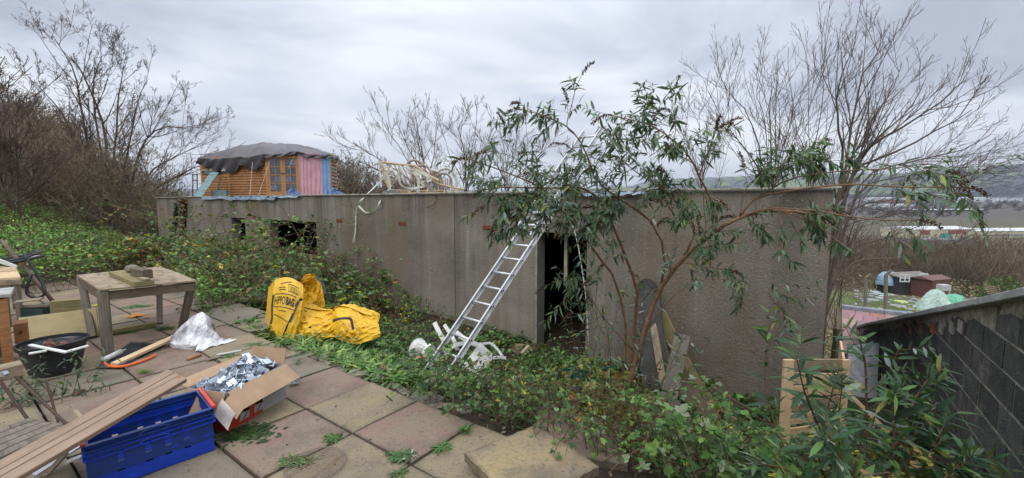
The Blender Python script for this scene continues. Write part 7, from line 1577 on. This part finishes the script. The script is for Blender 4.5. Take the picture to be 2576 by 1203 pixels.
for k in range(520):
    px, py = rng.uniform(2150, 2570), rng.uniform(722, 800); p = onground(px, py); s_ = rng.uniform(.12, .42)*(2.8 if k % 14 == 0 else 1); n = 6; a_ = np.linspace(0, 6.28, n, endpoint=False)+rng.random(); q_ = [(p[0]+math.cos(a)*s_*rng.uniform(.5, 1), p[1]+math.sin(a)*s_*rng.uniform(.5, 1)) for a in a_]
    mb.slab(q_, p[2]-.2, p[2]+rng.uniform(.03, .16), col=(np.array(cols_[rng.integers(len(cols_))])*.7+.07)*rng.uniform(.5, 1.1))
mm_, t, b = new_mat('debris'); t.links.new(attr(t), b.inputs['Base Color']); b.inputs['Roughness'].default_value = .7; tag(mb.build('allotment_debris', mm_), 'colourful scatter of sheets and rubbish over the allotment', 'debris', kind='stuff')
for px, pyt, pyb, dep, lab in ((2229, 690, 800, 22, 'tall concrete fence post with a cranked top beyond the outhouse'), (2178, 700, 800, 23, 'plain concrete fence post left of the cranked one')):
    p0_, p1_ = Yg(px, pyb, dep), Yg(px, pyt, dep); fp = thing('concrete_post', lab, 'post', p0_); MB().beam(p0_-[0, 0, .6], p1_, .13, .13, up=(0, 1, 0)).build('shaft', M['cement'], fp)
    if 'cranked' in lab: MB().beam(p1_, p1_+[.2, -.1, .25], .10, .10, up=(0, 1, 0)).build('cranked_arm', M['cement'], fp)
pt = thing('wooden_pallet', 'tilted pale pallet lying at the edge of the allotment trees', 'pallet', Yg(2500, 745, 45)); p = Yg(2495, 738, 45)
for k in range(5): MB().beam(p+[-.9+.1*k, 0, .9-.22*k], p+[.9+.1*k, .2, .55-.22*k], .05, .12).build('slat', M['wood_tan'], pt)
for x in (-.7, .7): MB().beam(p+[x, .05, .95-x*.2], p+[x+.35, .05, -.2-x*.2], .08, .08, up=(0, -1, 0)).build('bearer', M['wood_tan'], pt)
# valley woodland: single brown trees too many and too dim to tell apart
mb = MB(); lb = MB(); pts = []
for _ in range(5200):
    dep = rng.choice([rng.uniform(30, 60), rng.uniform(68, 90), rng.uniform(90, 150)], p=[.08, .42, .5]); px = rng.uniform(2080, 2640); x = (px-1288)/FV*dep
    if dep < 60 and not (px < 2190): continue
    pts.append((x, dep))
    if len(pts) > 165: break
for x, y in pts:
    v_ = vars_[rng.integers(5)]; far_ = max(1, y/30); g_ = gp(x, y, -.2); sc_ = min(rng.uniform(1.1, 3.0), (EYE-.094*y-g_[2])/4.4); Ro = Rz(rng.uniform(0, 6.28)); cc = np.array([(1.5, 1.35, 1.15), (1.3, 1.25, 1.0), (1.9, 1.7, 1.45)][rng.integers(3)])
    for lv, (P, q) in enumerate(v_[:3 if y > 60 else 4]): mb.tubes((P*sc_*[1, 1, 1.1])@Ro.T+g_, q*far_*.9, 3, col=cc)
tag(mb.build('valley_woodland', M['bark_twig']), 'brown leafless woodland filling the valley beyond the allotment', 'woodland', kind='stuff')
P = []; n = 26000; px = rng.uniform(2070, 2600, n); dep = rng.choice([0, 1], n, p=[.6, .4]); dep = np.where(dep == 0, rng.uniform(16, 50, n), rng.uniform(62, 125, n)); x = (px-1288)/FV*dep; z = gz(x, dep); hmax = np.where(dep < 50, .5, 2.5)
okk = ~((dep > 36) & (dep < 62)) ; x, dep, z, hmax = x[okk], dep[okk], z[okk], hmax[okk]; n = len(x)
leaves(lb, np.stack([x, dep, z+hmax*rng.random(n)**1.5], 1), rdir(n), rdir(n), .0075*dep+.05, .0035*dep+.03, palette(n, [(.24, .19, .12), (.30, .24, .17), (.17, .16, .08), (.14, .18, .07), (.36, .31, .20)], [4, 3, 3, 1, 1]), 'kite')
tag(lb.build('valley_scrub', M['dry_leaf']), 'dead bracken and scrub covering the slope below the building', 'scrub', kind='stuff')
ev = thing('evergreen_shrub', 'dense bright green evergreen shrub right of the allotment above the coping', 'shrub', gp(*Yg(2520, 770, 46)[:2])); p = gp(*Yg(2520, 745, 46)[:2]); n = 1500; q_ = rdir(n)*rng.random((n, 1))**.4*[1.9, 1.9, 2.3]+[0, 0, 2.2]
lb = MB(); leaves(lb, p+q_, rdir(n), rdir(n), .30, .17, palette(n, [(.045, .085, .02), (.08, .13, .03), (.13, .19, .05)], [3, 3, 1]), 'kite'); lb.build('crown', M['leaf'], ev); MB().tube([p, p+[0, 0, 2.2]], .12, 6).build('trunk', M['bark_grey'], ev)
# dark tree belts and single trees on the far hills
mb = MB()
def puff(x, y, r_, h, col): 
    z = float(gz(x, y)); n = 5
    n = 34; q_ = rdir(n)*rng.random((n, 1))**.33*[r_*.6, r_*.6, h*.5]; leaves(mb, q_+[x, y, z+h*.5], rdir(n), rdir(n), r_*.45, r_*.32, palette(n, [col], [1]), 'kite')
for k in range(420): px = rng.uniform(2080, 2640); dep = rng.uniform(1720, 1860); puff((px-1288)/FV*dep, dep, 18, rng.uniform(12, 22), (.030, .042, .035))
for k in range(160): px = rng.uniform(2100, 2620); dep = rng.uniform(600, 1500); puff((px-1288)/FV*dep, dep, 8, rng.uniform(6, 12), (.06, .055, .045))
for k in range(120): px = rng.uniform(2470, 2640); dep = rng.uniform(2650, 2850); puff((px-1288)/FV*dep, dep, 20, rng.uniform(16, 34), (.03, .045, .04))
for k in range(500): px = rng.uniform(900, 2600); dep = rng.uniform(1950, 2700); x_, y_ = (px-1288)/FV*dep, dep; puff(x_, y_, 22, rng.uniform(12, 22), (.045, .05, .045))
mm_, t, b = new_mat('far_trees'); t.links.new(attr(t), b.inputs['Base Color']); b.inputs['Roughness'].default_value = .95; tag(mb.build('distant_woods', mm_), 'dark belts of woodland on the far valley side', 'woods', kind='stuff')

# ------------------------------------------------------------------ haze over the valley
hzm = bpy.data.materials.new('haze'); hzm.use_nodes = True; t = hzm.node_tree; t.nodes.remove(t.nodes['Principled BSDF']); pv = t.nodes.new('ShaderNodeVolumePrincipled'); pv.inputs['Color'].default_value = (.80, .87, 1.0, 1); pv.inputs['Density'].default_value = .00013; pv.inputs['Anisotropy'].default_value = .2
t.links.new(pv.outputs[0], t.nodes['Material Output'].inputs['Volume'])
mb = MB().box((0, 0, 95), (9300, 9300, 195)); tag(mb.build('haze', hzm), 'thin bluish haze lying over the valley', 'haze', kind='stuff')
